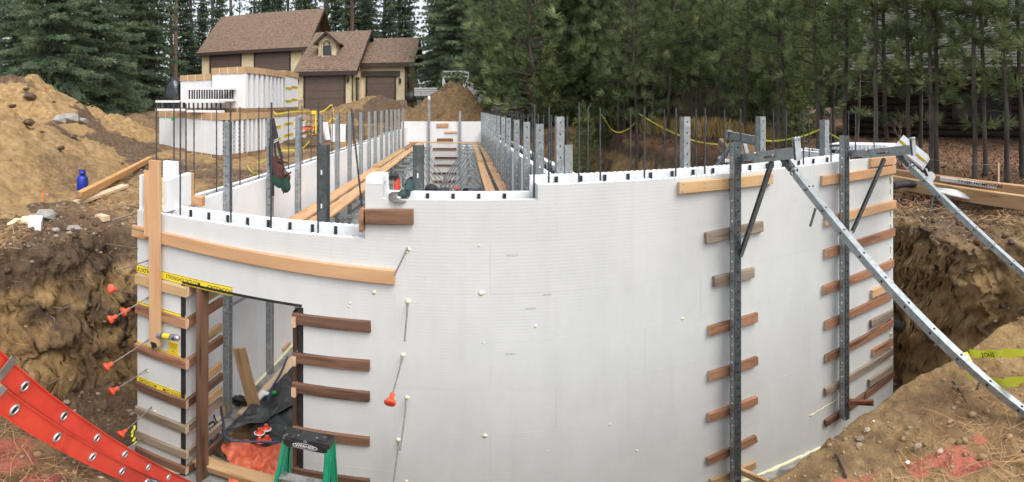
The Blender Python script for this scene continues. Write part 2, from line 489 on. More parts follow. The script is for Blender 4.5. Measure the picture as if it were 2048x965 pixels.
def lettering(txt, size, center, xdir, updir, mat, parent, bold=0.0, sx=1.0):
    me = text_mesh(txt, size, bold)
    x = Vector(xdir).normalized(); z = x.cross(Vector(updir)).normalized(); y = z.cross(x)
    m = Matrix((x * sx, y, z)).transposed().to_4x4(); m.translation = Vector(center)
    return link('lettering', me, mat, parent, m)

# ------------------------------------------------------------------ numpy noise
_T = np.random.RandomState(3).rand(4096).astype(np.float32)
def _h(ix, iy, iz=0):
    return _T[(ix * 73 + iy * 1531 + iz * 3037 + (ix * iy) % 97) % 4096]
def vnoise(x, y):
    ix = np.floor(x).astype(np.int64); iy = np.floor(y).astype(np.int64)
    fx = x - ix; fy = y - iy
    fx = fx * fx * (3 - 2 * fx); fy = fy * fy * (3 - 2 * fy)
    return ((_h(ix, iy) * (1 - fx) + _h(ix + 1, iy) * fx) * (1 - fy) + (_h(ix, iy + 1) * (1 - fx) + _h(ix + 1, iy + 1) * fx) * fy) * 2 - 1
def fbm(x, y, o=5, g=0.5, seed=0):
    s = 0; a = 1; x = x + seed * 17.3; y = y + seed * 9.1
    for k in range(o):
        s = s + a * vnoise(x, y); a *= g
        x, y = x * 1.9 + y * 0.55 + 3.1, y * 1.9 - x * 0.55 + 7.7
    return s
def sstep(a, b, x):
    t = np.clip((x - a) / (b - a), 0, 1)
    return t * t * (3 - 2 * t)

def vnoise3(x, y, z):
    ix, iy, iz = np.floor(x).astype(np.int64), np.floor(y).astype(np.int64), np.floor(z).astype(np.int64)
    fx, fy, fz = x - ix, y - iy, z - iz
    fx, fy, fz = (q * q * (3 - 2 * q) for q in (fx, fy, fz))
    r = 0
    for dx in (0, 1):
        for dy in (0, 1):
            for dz in (0, 1):
                r = r + _h(ix + dx, iy + dy, iz + dz) * (fx if dx else 1 - fx) * (fy if dy else 1 - fy) * (fz if dz else 1 - fz)
    return r * 2 - 1
def fbm3(x, y, z, o=5, g=.55, seed=0):
    s = 0; a = 1; x = x + seed * 3.7; z = z + seed * 1.3
    for k in range(o):
        s = s + a * vnoise3(x, y, z); a *= g
        x, y, z = x * 1.7 + y * .6 + 3.1, y * 1.7 - x * .6 + 1.7, z * 1.95 + 5.3
    return s
# ------------------------------------------------------------------ ground
PIT = np.array([(-4.6, 1.38), (-1.3, 1.33), (-0.2, 1.42), (0.9, 1.5), (1.7, 1.62), (2.3, 1.63), (2.85, 1.44), (3.4, 1.3), (5.3, 1.1), (5.25, 3.4), (5.5, 5.0), (6.6, 8.5), (6.7, 12.5), (6.0, 17.0), (6.3, 21.2), (0.5, 21.3), (-3.9, 21.3), (-3.75, 14), (-3.9, 7.5), (-4.5, 4.6), (-4.75, 2.6)])
def pit_sd(x, y):
    d = np.full(x.shape, 1e9); inside = np.zeros(x.shape, bool)
    n = len(PIT)
    for i in range(n):
        ax, ay = PIT[i]; bx, by = PIT[(i + 1) % n]
        ex, ey = bx - ax, by - ay
        t = np.clip(((x - ax) * ex + (y - ay) * ey) / (ex * ex + ey * ey), 0, 1)
        d = np.minimum(d, np.hypot(x - ax - t * ex, y - ay - t * ey))
        c = ((ay > y) != (by > y)) & (x < ex * (y - ay) / (ey if abs(ey) > 1e-9 else 1e-9) + ax)
        inside ^= c
    return np.where(inside, -d, d)
def surf_z(x, y):
    """height of the undisturbed ground"""
    r = np.hypot(x, y); f = np.arctan2(x, y)
    h = 1.6 - 0.42 * sstep(9, 22, r) - 0.85 * sstep(20, 42, r) * (1 - 0.8 * sstep(0.1, 0.45, f)) * sstep(-1.0, -0.6, f) 
    h = h - 0.15 * sstep(12, 22, x) 
    h = h - 0.10 * np.exp(-(((x - 3.3) / 1.0) ** 2 + ((y - 1.3) / 0.6) ** 2)) + 0.15 * np.exp(-((x - 0.6) ** 2 / 0.8 + (y - 1.2) ** 2 / 0.6))
    h = h - 0.35 * np.exp(-(((x - 8.0) / 1.6) ** 2 + ((y - 12.0) / 4.5) ** 2))
    z = EYE - h
    z = z + 0.10 * fbm(x * .25, y * .25, 3, seed=2) * sstep(2, 6, r)
    return z
PITF = EYE - 3.78
def ground_z(x, y, rough=True):
    x = np.asarray(x, float); y = np.asarray(y, float)
    r = np.hypot(x, y)
    s = surf_z(x, y)
    sdist = pit_sd(x, y)
    w = sdist + (0.24 * fbm(x * .9, y * .9, 2, seed=5)) * (1 if rough else 0) * sstep(1.2, 3.0, y)
    far = sstep(1.9, 3.0, y)
    wid = 0.72 + 0.10 * (1 - far) + 1.1 * sstep(7.5, 11, r)
    t = np.clip((w + wid) / wid, 0, 1)
    # steep upper face, talus at the foot
    t2 = np.where(t < 0.45, 0.14 * (t / 0.45) ** 1.3, 0.14 + 0.86 * ((t - 0.45) / 0.55) ** 0.8)
    z = PITF + (s - PITF) * t2
    z = z + 0.12 * np.exp(-((sdist - 0.35) / 0.4) ** 2) * fbm(x * 1.7, y * 1.7, 3, seed=9) * far
    if rough:
        z = z + (0.05 * fbm(x * 2.2, y * 2.2, 5, 0.55, seed=1) + 0.02 * fbm(x * 11, y * 11, 3, 0.6, seed=4)) * np.clip(0.35 + 0.1 * r, 0, 1.0)
        bank = np.clip(1 - np.abs(sdist + 0.25) / 0.5, 0, 1)
    return z
def gz(x, y):
    return float(ground_z(np.array([x]), np.array([y]))[0])

def build_ground():
    rs = np.concatenate([np.geomspace(0.3, 1.2, 30, endpoint=False), np.linspace(1.2, 3.0, 190, endpoint=False), np.linspace(3.0, 8.5, 470, endpoint=False), np.geomspace(8.5, 30, 190, endpoint=False), np.geomspace(30, 400, 40)])
    fs = np.concatenate([np.linspace(-1.30, 1.42, 640), np.linspace(1.42, 2 * math.pi - 1.30, 60)[1:-1]])
    nr, nf = len(rs), len(fs)
    R, F = np.meshgrid(rs, fs, indexing='ij')
    x = R * np.sin(F); y = R * np.cos(F)
    z = ground_z(x, y)
    far = sstep(80, 160, R)
    z = z * (1 - far)
    # push the steep faces about sideways so that they crumble
    sdist = pit_sd(x, y)
    bank = np.clip(1 - np.abs(sdist + 0.3) / 0.55, 0, 1)
    k = bank * 0.10
    along = np.where(np.abs(np.cos(F)) > .8, x, y)
    k = k * sstep(1.9, 2.6, y)
    sel = k > 1e-4; a_, b_, c_ = x[sel] * 3.4, y[sel] * 3.4, z[sel] * 4.0
    nx_ = np.zeros(x.shape); ny_ = np.zeros(x.shape); nz_ = np.zeros(x.shape)
    nx_[sel] = fbm3(a_, b_, c_, 5, .72, 1); ny_[sel] = fbm3(a_, b_, c_, 5, .72, 2); nz_[sel] = fbm3(a_, b_, c_, 5, .68, 3)
    x = x + k * 1.05 * nx_; y = y + k * .85 * ny_; z = z + k * .6 * nz_
    v = np.stack([x, y, z], -1).reshape(-1, 3).astype(np.float32)
    i = np.arange(nr - 1)[:, None] * nf; j = np.arange(nf)[None, :]; j2 = (j + 1) % nf
    q = np.stack([i + j, i + nf + j, i + nf + j2, i + j2], -1).reshape(-1, 4)[:, ::-1]
    c = len(v)
    v = np.concatenate([v, [[0, 0, float(v[:nf, 2].mean())]]]).astype(np.float32)
    fan = np.stack([np.full(nf, c), np.arange(nf), (np.arange(nf) + 1) % nf], -1)[:, ::-1]
    me = bpy.data.meshes.new('ground')
    me.vertices.add(len(v)); me.vertices.foreach_set('co', v.ravel())
    me.loops.add(q.size + fan.size)
    me.loops.foreach_set('vertex_index', np.concatenate([q.ravel(), fan.ravel()]).astype(np.int32))
    me.polygons.add(len(q) + len(fan))
    me.polygons.foreach_set('loop_start', np.concatenate([np.arange(len(q)) * 4, q.size + np.arange(nf) * 3]).astype(np.int32))
    me.polygons.foreach_set('loop_total', np.concatenate([np.full(len(q), 4), np.full(nf, 3)]).astype(np.int32))
    me.polygons.foreach_set('use_smooth', np.ones(len(q) + len(fan), bool))
    me.update(calc_edges=True)
    # what the soil is: R sandy subsoil, G needle litter, B spray-paint
    r = np.hypot(v[:, 0], v[:, 1]); f = np.arctan2(v[:, 0], v[:, 1]); X, Y, ZZ = v.T.astype(float)
    surf = surf_z(X, Y); depth = surf - ZZ
    n1 = fbm(X * .5, Y * .5, 4, seed=20)
    sand = np.clip(0.35 + 0.7 * n1, 0, 1)
    sand = np.where((r < 3.4) & (depth < .5), np.clip(0.66 + 0.5 * n1 + 0.3 * (X > 0), 0, 1), sand)
    sand = np.where((X < -3) & (Y > 3), np.clip(0.42 + .6 * n1, 0, 1), sand)
    dn = fbm(X * 2 + ZZ * 3, Y * 2, 4, seed=21)
    band = 0.28 + 0.14 * dn
    darkb = sstep(.02, .12, depth) * (1 - sstep(band, band + .25, depth))        # black topsoil seam in the cut
    darkb = darkb * np.where((X > 3) & (Y < 10), .4, 1)
    sand = np.where(depth > .1, np.clip(0.55 + 0.5 * dn + 0.45 * ((X > 3) & (Y < 9)), 0, 1), sand) * (1 - darkb)
    sand = np.where(ZZ < PITF + 0.35, np.clip(0.45 + 0.5 * n1, 0, 1), sand)
    litter = sstep(9, 14, r) * sstep(0.22, 0.4, f) * (1 - sstep(.05, .2, depth))
    litter = np.maximum(litter, sstep(28, 36, r) * 0.8)
    litter = np.maximum(litter, 0.5 * sstep(0.0, 0.6, fbm(X * .8, Y * .8, 3, seed=30)) * (r < 12) * (depth < .1))
    pk = np.zeros(len(X))
    for (px, py, h, rad) in ((1905, 805, 1.3, .15), (1845, 860, 1.4, .07), (1700, 925, 1.5, .10), (1735, 905, 1.5, .09), (20, 925, 1.6, .16), (80, 955, 1.6, .12), (8, 890, 1.6, .09), (1795, 905, 1.45, .05), (490, 375, 1.6, .22), (1745, 880, 1.45, .05), (1960, 775, 1.3, .06)):
        p = pH(px, py, h)
        d = np.hypot(X - p.x, (Y - p.y)) / rad + 0.45 * fbm(X * 9, Y * 9, 3, seed=33)
        pk = np.maximum(pk, 1 - sstep(0.4, 1.0, d))
    a = me.color_attributes.new('soil', 'FLOAT_COLOR', 'POINT')
    a.data.foreach_set('color', np.stack([sand, litter, pk, darkb], -1).astype(np.float32).ravel())
    m, nt, n, l, b = newmat('excavated_soil')
    at = n.new('ShaderNodeAttribute'); at.attribute_name = 'soil'
    sp = n.new('ShaderNodeSeparateColor'); l.new(at.outputs['Color'], sp.inputs[0])
    g = n.new('ShaderNodeNewGeometry')
    def noise(s, d=8, ro=.6):
        q = n.new('ShaderNodeTexNoise'); q.inputs['Scale'].default_value = s; q.inputs['Detail'].default_value = d; q.inputs['Roughness'].default_value = ro
        l.new(g.outputs['Position'], q.inputs['Vector']); return q
    def mixc(f_, A, B):
        q = n.new('ShaderNodeMix'); q.data_type = 'RGBA'
        l.new(f_, q.inputs['Factor'])
        for nm, s_ in (('A', A), ('B', B)):
            if isinstance(s_, tuple): q.inputs[nm].default_value = (*s_, 1)
            else: l.new(s_, q.inputs[nm])
        return q.outputs['Result']
    na = noise(5, 10, .68)
    sandc = ramp(n, [(0.3, (0.17, 0.10, 0.04)), (0.5, (0.33, 0.21, 0.088)), (0.7, (0.47, 0.32, 0.15))]); l.new(na.outputs['Fac'], sandc.inputs['Fac'])
    nb = noise(9, 10, .7)
    brc = ramp(n, [(0.32, (0.055, 0.034, 0.02)), (0.52, (0.115, 0.072, 0.04)), (0.7, (0.20, 0.135, 0.075))]); l.new(nb.outputs['Fac'], brc.inputs['Fac'])
    # soften the border between the soils with fine noise
    nm_ = noise(14, 6)
    s_ = n.new('ShaderNodeMath'); s_.operation = 'ADD'; l.new(sp.outputs[0], s_.inputs[0]); l.new(nm_.outputs['Fac'], s_.inputs[1])
    sr = n.new('ShaderNodeMapRange'); sr.inputs['From Min'].default_value = 0.72; sr.inputs['From Max'].default_value = 1.22; l.new(s_.outputs[0], sr.inputs['Value'])
    c = mixc(sr.outputs[0], brc.outputs['Color'], sandc.outputs['Color'])
    nl = noise(22, 8, .75)
    lit = ramp(n, [(0.3, (0.07, 0.034, 0.018)), (0.5, (0.16, 0.08, 0.042)), (0.72, (0.36, 0.22, 0.12))]); l.new(nl.outputs['Fac'], lit.inputs['Fac'])
    ls = n.new('ShaderNodeMath'); ls.operation = 'MULTIPLY'; l.new(sp.outputs[1], ls.inputs[0])
    lr = n.new('ShaderNodeMapRange'); lr.inputs['From Min'].default_value = 0.35; lr.inputs['From Max'].default_value = 0.55; l.new(nm_.outputs['Fac'], lr.inputs['Value'])
    lm = n.new('ShaderNodeMath'); lm.operation = 'MULTIPLY_ADD'; lm.inputs[1].default_value = 0.5; lm.inputs[2].default_value = 0.5; l.new(lr.outputs[0], lm.inputs[0]); l.new(lm.outputs[0], ls.inputs[1])
    c = mixc(ls.outputs[0], c, lit.outputs['Color'])
    # grit: tiny pale pebbles
    vo = n.new('ShaderNodeTexVoronoi'); vo.inputs['Scale'].default_value = 55; l.new(g.outputs['Position'], vo.inputs['Vector'])
    vr = ramp(n, [(0.16, (1, 1, 1)), (0.24, (0, 0, 0))]); l.new(vo.outputs['Distance'], vr.inputs['Fac'])
    vg = n.new('ShaderNodeMath'); vg.operation = 'GREATER_THAN'; vg.inputs[1].default_value = 0.62
    vs = n.new('ShaderNodeSeparateColor'); l.new(vo.outputs['Color'], vs.inputs[0]); l.new(vs.outputs[0], vg.inputs[0])
    vm = n.new('ShaderNodeMath'); vm.operation = 'MULTIPLY'; l.new(vr.outputs['Color'], vm.inputs[0]); l.new(vg.outputs[0], vm.inputs[1])
    pc = ramp(n, [(0.0, (0.12, 0.085, 0.055)), (1.0, (0.46, 0.37, 0.26))]); l.new(vs.outputs[1], pc.inputs['Fac'])
    c = mixc(vm.outputs[0], c, pc.outputs['Color'])
    npk = noise(60, 4, .8)
    pa = n.new('ShaderNodeMath'); pa.operation = 'MULTIPLY_ADD'; pa.inputs[1].default_value = 1.1; pa.inputs[2].default_value = -0.15
    l.new(npk.outputs['Fac'], pa.inputs[0])
    ps = n.new('ShaderNodeMath'); ps.operation = 'MULTIPLY'; ps.use_clamp = True; l.new(pa.outputs[0], ps.inputs[0]); l.new(sp.outputs[2], ps.inputs[1])
    c = mixc(ps.outputs[0], c, (0.85, 0.10, 0.13))
    l.new(c, b.inputs['Base Color'])
    b.inputs['Roughness'].default_value = 0.95
    nbp = noise(18, 12, .72)
    nb2 = n.new('ShaderNodeMath'); nb2.operation = 'MULTIPLY_ADD'; nb2.inputs[1].default_value = 0.25; l.new(vm.outputs[0], nb2.inputs[0]); l.new(nbp.outputs['Fac'], nb2.inputs[2])
    bp = n.new('ShaderNodeBump'); bp.inputs['Strength'].default_value = 0.9; bp.inputs['Distance'].default_value = 0.05
    l.new(nb2.outputs[0], bp.inputs['Height']); l.new(bp.outputs[0], b.inputs['Normal'])
    M['soil'] = m
    o = link('ground', me, m)
    tag(o, 'excavated yellow brown soil with the steep cut banks of the foundation pit', kind='structure')
    return o
build_ground()

# ------------------------------------------------------------------ scattered stones, dead needles, clods
def ico():
    t = (1 + 5 ** .5) / 2
    v = np.array([(-1, t, 0), (1, t, 0), (-1, -t, 0), (1, -t, 0), (0, -1, t), (0, 1, t), (0, -1, -t), (0, 1, -t), (t, 0, -1), (t, 0, 1), (-t, 0, -1), (-t, 0, 1)], float)
    v /= np.linalg.norm(v[0])
    f = np.array([(0, 11, 5), (0, 5, 1), (0, 1, 7), (0, 7, 10), (0, 10, 11), (1, 5, 9), (5, 11, 4), (11, 10, 2), (10, 7, 6), (7, 1, 8), (3, 9, 4), (3, 4, 2), (3, 2, 6), (3, 6, 8), (3, 8, 9), (4, 9, 5), (2, 4, 11), (6, 2, 10), (8, 6, 7), (9, 8, 1)])
    return v, f
def tri_mesh(name, v, f):
    me = bpy.data.meshes.new(name)
    me.vertices.add(len(v)); me.vertices.foreach_set('co', np.asarray(v, np.float32).ravel())
    k = f.shape[1]
    me.loops.add(f.size); me.loops.foreach_set('vertex_index', f.astype(np.int32).ravel())
    me.polygons.add(len(f)); me.polygons.foreach_set('loop_start', np.arange(0, f.size, k, dtype=np.int32)); me.polygons.foreach_set('loop_total', np.full(len(f), k, np.int32))
    me.update(calc_edges=True)
    return me
RN = np.random.RandomState(11)
def scatter_pts(n, fmin, fmax, rmin, rmax, keep):
    f = RN.uniform(fmin, fmax, n * 3); r = np.exp(RN.uniform(math.log(rmin), math.log(rmax), n * 3))
    x = r * np.sin(f); y = r * np.cos(f)
    k = keep(x, y, r, f)
    return x[k][:n], y[k][:n]
def stones(name, x, y, smin, smax, mat, label, flat=0.65):
    v0, f0 = ico(); n = len(x)
    s = smin * (smax / smin) ** (RN.rand(n) ** 2.2)
    z = ground_z(x, y)
    jit = 1 + RN.uniform(-.22, .22, (n, 12, 3))
    ax = np.stack([s * RN.uniform(.8, 1.4, n), s * RN.uniform(.7, 1.1, n), s * flat * RN.uniform(.7, 1.2, n)], -1)
    a = RN.uniform(0, 6.28, n); ca, sa = np.cos(a), np.sin(a)
    v = v0[None] * jit * ax[:, None, :]
    vx = v[..., 0] * ca[:, None] - v[..., 1] * sa[:, None]; vy = v[..., 0] * sa[:, None] + v[..., 1] * ca[:, None]
    v = np.stack([vx + x[:, None], vy + y[:, None], v[..., 2] + (z + s * .15)[:, None]], -1).reshape(-1, 3)
    f = (f0[None] + (np.arange(n) * 12)[:, None, None]).reshape(-1, 3)
    o = link(name, tri_mesh(name, v, f), mat)
    return tag(o, label, kind='stuff')
outside = lambda m: (lambda x, y, r, f: pit_sd(x, y) > m)
x, y = scatter_pts(900, -1.25, 1.38, 1.2, 3.4, lambda x, y, r, f: pit_sd(x, y) > -0.5)
stones('small_clods', x, y, 0.006, 0.024, M['soil_tan'], 'small crumbs of tan earth on the near bank', 0.8)
x, y = scatter_pts(2600, -1.25, 1.38, 0.8, 4.5, lambda x, y, r, f: pit_sd(x, y) > -0.5)
stones('pebbles', x, y, 0.003, 0.013, M['stone'], 'tan and grey pebbles strewn over the dug soil near the pit edge')
x, y = scatter_pts(4200, -1.25, 1.38, 4.5, 16, lambda x, y, r, f: (pit_sd(x, y) > -0.9))
stones('gravel', x, y, 0.01, 0.05, M['stone'], 'small stones lying on the banks and the far ground')
x, y = scatter_pts(1100, -1.2, 1.3, 3.4, 15, lambda x, y, r, f: (pit_sd(x, y) > -0.5) & (pit_sd(x, y) < 0.8))
stones('soil_clods', x, y, 0.02, 0.07, M['soil'], 'brown clods of earth along the lip of the pit', 0.75)
x, y = scatter_pts(1400, -0.75, 0.1, 4.0, 8, lambda x, y, r, f: (x > -2.7) & (x < .6) & (y > 3.9))
stones('floor_rubble', x, y, 0.008, 0.03, M['stone'], 'pale bits of rubble on the floor inside the foundation')
def strips(name, x, y, z, L, W, mat, label, up=0.15, curve=0.2, kind='stuff', tall=False):
    n = len(x)
    a = RN.uniform(0, 6.28, n); el = RN.uniform(0, up, n) if not tall else RN.uniform(1.0, 1.55, n)
    Ls = L * RN.uniform(.5, 1.2, n); Ws = W * RN.uniform(.7, 1.3, n)
    d = np.stack([np.cos(a) * np.cos(el), np.sin(a) * np.cos(el), np.sin(el)], -1)
    s = np.stack([-np.sin(a), np.cos(a), np.zeros(n)], -1)
    if not tall: s = s + RN.uniform(-.5, .5, (n, 3)) * [0, 0, 1]
    p = np.stack([x, y, z], -1)
    b = s * curve * RN.uniform(-1, 1, (n, 1))
    p0 = p; p1 = p + (d * .5 + b * .5) * Ls[:, None]; p2 = p + (d + b * .2) * Ls[:, None]
    w = s * Ws[:, None] / 2
    v = np.stack([p0 - w, p0 + w, p1 + w, p1 - w, p2 + w * .5, p2 - w * .5], 1).reshape(-1, 3)
    k = (np.arange(n) * 6)[:, None, None]
    f = (np.array([(0, 1, 2, 3), (3, 2, 4, 5)])[None] + k).reshape(-1, 4)
    o = link(name, tri_mesh(name, v, f), mat)
    return tag(o, label, kind=kind)
x, y = scatter_pts(6000, -1.25, 1.38, 0.8, 5.0, lambda x, y, r, f: (pit_sd(x, y) > -0.35) & (fbm(x * 1.3, y * 1.3, 3, seed=41) > -0.15))
strips('fallen_needles', x, y, ground_z(x, y) + .006, 0.13, 0.0028, M['needle_dead'], 'dry tan pine needles scattered over the soil at the near pit edge', 0.35)
x, y = scatter_pts(9000, -1.2, 1.3, 4.5, 14, lambda x, y, r, f: (pit_sd(x, y) > -0.3) & (fbm(x * 1.0, y * 1.0, 3, seed=42) > 0.0))
strips('far_needles', x, y, ground_z(x, y) + .01, 0.2, 0.009, M['needle_dead'], 'tan pine needles and roots lying on the ground beyond the pit', 0.3)
x, y = scatter_pts(16000, 0.2, 1.25, 8, 30, lambda x, y, r, f: (pit_sd(x, y) > 0.0))
strips('fallen_leaves', x, y, ground_z(x, y) + .01, 0.08, 0.035, M['leaflitter'], 'reddish brown leaf and needle litter under the pines', 0.8)
x, y = scatter_pts(12000, 0.34, 0.66, 15, 29, lambda x, y, r, f: (pit_sd(x, y) > 1.2) & (fbm(x * .6, y * .6, 3, seed=61) > -.25))
strips('dry_grass', x, y, ground_z(x, y) - .02, 0.55, 0.03, M['drygrass'], 'tall yellow dry grass at the edge of the pine wood', tall=True, curve=.4)
x, y = scatter_pts(800, -1.2, 1.3, 3.4, 14, lambda x, y, r, f: (np.abs(pit_sd(x, y) + .1) < 0.25))
strips('bank_roots', x, y, ground_z(x, y) + .01, 0.32, 0.012, M['twig'], 'thin roots hanging from the cut banks', 0.6, .7)

# ------------------------------------------------------------------ the foam-block foundation walls
D = 3.5                       # outer face of the front wall
T1, T2, TH = 0.064, 0.216, 0.280   # foam, far side of the cavity, whole thickness
WL, WR = -3.01, 4.42
HR, HN, HL = 0.55, 0.65, 0.94      # wall tops below the eye: right part, notch, left part
BOT = 3.62
COURSES = [0.55, 0.94, 1.32, 1.70, 2.10, 2.52, 2.96, 3.38, BOT]
DX0, DX1, DH = -2.44, -1.345, 1.515
front = empty('front_wall', (0, D, Z(BOT)), 'long white foam block foundation wall facing the camera with a door opening at its left', 'wall')
def rect_minus(r, c):
    s0, s1, h0, h1 = r; a0, a1, b0, b1 = c
    if a1 <= s0 or a0 >= s1 or b1 <= h0 or b0 >= h1: return [r]
    out = []
    if s0 < a0: out.append((s0, a0, h0, h1))
    if s1 > a1: out.append((a1, s1, h0, h1))
    m0, m1 = max(s0, a0), min(s1, a1)
    if h0 < b0: out.append((m0, m1, h0, b0))
    if h1 > b1: out.append((m0, m1, b1, h1))
    return out
rp = random.Random(5)
def foam_panel(parent, o, d, nrm, s0, s1, h0, h1, th, mat, slope=0.0, name='foam_panel', g=0.0003):
    """a panel from distance s0 to s1 along d, heights h0 (top) to h1 (bottom) below the eye; nrm points away from its face"""
    j = rp.uniform(-.0005, .0005)
    m = MB(); b = []; t = []
    for (s, w) in ((s0 + g, 0), (s1 - g, 0), (s1 - g, th), (s0 + g, th)):
        p = o + d * s - nrm * (w + j)
        b.append((p.x, p.y, Z(h1 + slope * s) + g)); t.append((p.x, p.y, Z(h0 + slope * s) - g))
    if d.cross(-nrm).z < 0: b = b[::-1]; t = t[::-1]
    m.hexa(b, t)
    return m.build(name, mat, parent)
def panel_wall(parent, o, d, nrm, length, courses, th, mat, cuts=(), slope=0.0, L=1.2192, off=0.6, s_start=0.0):
    for i in range(len(courses) - 1):
        s = s_start - (off if i % 2 else 0)
        while s < length:
            rs = [(max(s, s_start), min(s + L, length), courses[i], courses[i + 1])]
            for c in cuts:
                rs = [q for r in rs for q in rect_minus(r, c)]
            for r in rs:
                if r[1] - r[0] > .02 and r[3] - r[2] > .015:
                    foam_panel(parent, o, d, nrm, *r, th, mat, slope)
            s += L
# cuts given along X from WL
def fx(X): return X - WL
XS1, XS2, XS3 = -0.80, -0.665, 0.505          # step, end of the little stub, right end of the notch
cut_common = [(fx(DX0), fx(DX1), DH, 9)]
O = Vector((WL, D, 0)); DXV = Vector((1, 0, 0)); NF = Vector((0, -1, 0))
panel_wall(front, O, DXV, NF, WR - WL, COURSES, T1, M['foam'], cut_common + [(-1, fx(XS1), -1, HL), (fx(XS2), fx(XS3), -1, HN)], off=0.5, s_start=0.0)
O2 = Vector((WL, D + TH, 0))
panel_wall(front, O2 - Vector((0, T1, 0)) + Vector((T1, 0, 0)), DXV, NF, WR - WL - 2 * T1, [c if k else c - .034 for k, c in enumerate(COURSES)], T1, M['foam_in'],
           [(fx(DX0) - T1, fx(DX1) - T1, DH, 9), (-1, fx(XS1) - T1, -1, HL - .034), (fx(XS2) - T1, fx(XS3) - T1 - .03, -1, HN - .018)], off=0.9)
# the raised stub at the step and the closing faces of the steps
foam_panel(front, Vector((XS1, D + .003, 0)), DXV, NF, 0.004, XS2 - XS1 - .004, 0.50, HR - .002, TH - .006, M['foam_in'], name='foam_stub')
foam_panel(front, Vector((XS3, D + T1, 0)), Vector((0, 1, 0)), Vector((-1, 0, 0)), .003, T2 - T1 - .003, HR + .003, HN - .003, .05, M['foam_in'], name='end_panel')
foam_panel(front, Vector((XS1, D + T1, 0)), Vector((0, 1, 0)), Vector((-1, 0, 0)), .003, T2 - T1 - .003, HR + .006, HL - .003, .05, M['foam_in'], name='end_panel')
# door reveal
for (Xa, nx) in ((DX0, 1), (DX1, -1)):
    foam_panel(front, Vector((Xa, D + T1, 0)), Vector((0, 1, 0)), Vector((nx, 0, 0)), .002, T2 - T1 - .002, DH + .01, BOT, .03, M['foam_plain'], name='jamb_panel')
m = MB(); m.box((DX0 - .03, D - .004, Z(DH + .0)), (DX1 + .03, D + TH, Z(DH - .022))); m.build('head_strip', M['black'], front)
for X_ in (DX0 - .042, DX1 - .002):
    m = MB(); m.box((X_, D - .005, Z(BOT)), (X_ + .044, D + .012, Z(DH + .004))); m.build('jamb_strip', M['black'], front)

def nub_row(mb, p0, p1, across, n_across, z0, z1, pitch=0.0508):
    """the interlocking knobs on top of a foam panel"""
    p0 = Vector(p0); p1 = Vector(p1); d = p1 - p0; L = d.length; d.normalize(); a = Vector(across)
    k = int(L / pitch)
    for i in range(k):
        for j in range(n_across):
            c = p0 + d * (pitch * (i + .5) + (.5 * pitch if j % 2 else 0)) + a * ((j + .5) / n_across)
            zt = z0 + (z1 - z0) * ((i + .5) / k)
            w = pitch * .29; ww = a.length / n_across * .40; hh = .005 + rp.uniform(-.002, .001)
            an = a.normalized()
            bq = [c + d * sx * w + an * sy * ww for sx, sy in ((-1, -1), (1, -1), (1, 1), (-1, 1))]
            tq = [c + d * sx * w * .8 + an * sy * ww * .8 for sx, sy in ((-1, -1), (1, -1), (1, 1), (-1, 1))]
            b_ = [(q.x, q.y, zt - .002) for q in bq]; t_ = [(q.x, q.y, zt + hh) for q in tq]
            if d.cross(an).z < 0: b_ = b_[::-1]; t_ = t_[::-1]
            mb.hexa(b_, t_)
web_me = {}
def web_mesh():
    if 'w' not in web_me:
        m = MB()
        m.box((-.013, 0, -.36), (.013, .012, -.03))               # flange against the inner panel
        m.box((-.0125, T2 - T1 - .013, -.36), (.0125, T2 - T1 + .0, .026))
        for z_ in (-.06, -.16, -.27):
            m.box((-.004, .012, z_ - .012), (.004, T2 - T1 - .012, z_))
        m.box((-.004, .05, -.34), (.004, .06, -.05)); m.box((-.004, .09, -.34), (.004, .10, -.05))
        web_me['w'] = m.mesh('web', [M['black']])
    return web_me['w']
def webs(parent, p0, p1, inner, h0, h1, pitch=0.2032):
    """plastic ties across the cavity; p0..p1 runs along the cavity side of the outer panel, inner points across"""
    p0 = Vector(p0); p1 = Vector(p1); L = (p1 - p0).length; d = (p1 - p0).normalized(); inner = Vector(inner).normalized()
    k = int(L / pitch)
    for i in range(k):
        s = pitch * (i + .5)
        m = Matrix((d, inner, Vector((0, 0, 1)))).transposed().to_4x4()
        c = p0 + d * s; m.translation = Vector((c.x, c.y, Z(h0 + (h1 - h0) * s / L)))
        link('web', web_mesh(), None, parent, m)
m = MB()
nub_row(m, (WL, D, 0), (XS1, D, 0), (0, T1, 0), 2, Z(HL), Z(HL))
nub_row(m, (XS3, D, 0), (WR, D, 0), (0, T1, 0), 2, Z(HR), Z(HR))
nub_row(m, (-2.7, D + T2, 0), (XS1 - .02, D + T2, 0), (0, T1, 0), 2, Z(HL - .034), Z(HL - .034))
nub_row(m, (XS3 + .03, D + T2, 0), (WR - T1, D + T2, 0), (0, T1, 0), 2, Z(HR - .034), Z(HR - .034))
tag(m.build('interlock_nubs', M['foam_plain'], front), kind='stuff')
IN = (0, 1, 0)
webs(front, (-2.62, D + T1, 0), (XS1 - .03, D + T1, 0), IN, HL, HL)
webs(front, (XS2 + .02, D + T1, 0), (XS3 - .03, D + T1, 0), IN, HN + .015, HN + .015)
webs(front, (XS3 + .08, D + T1, 0), (WR - .1, D + T1, 0), IN, HR, HR)

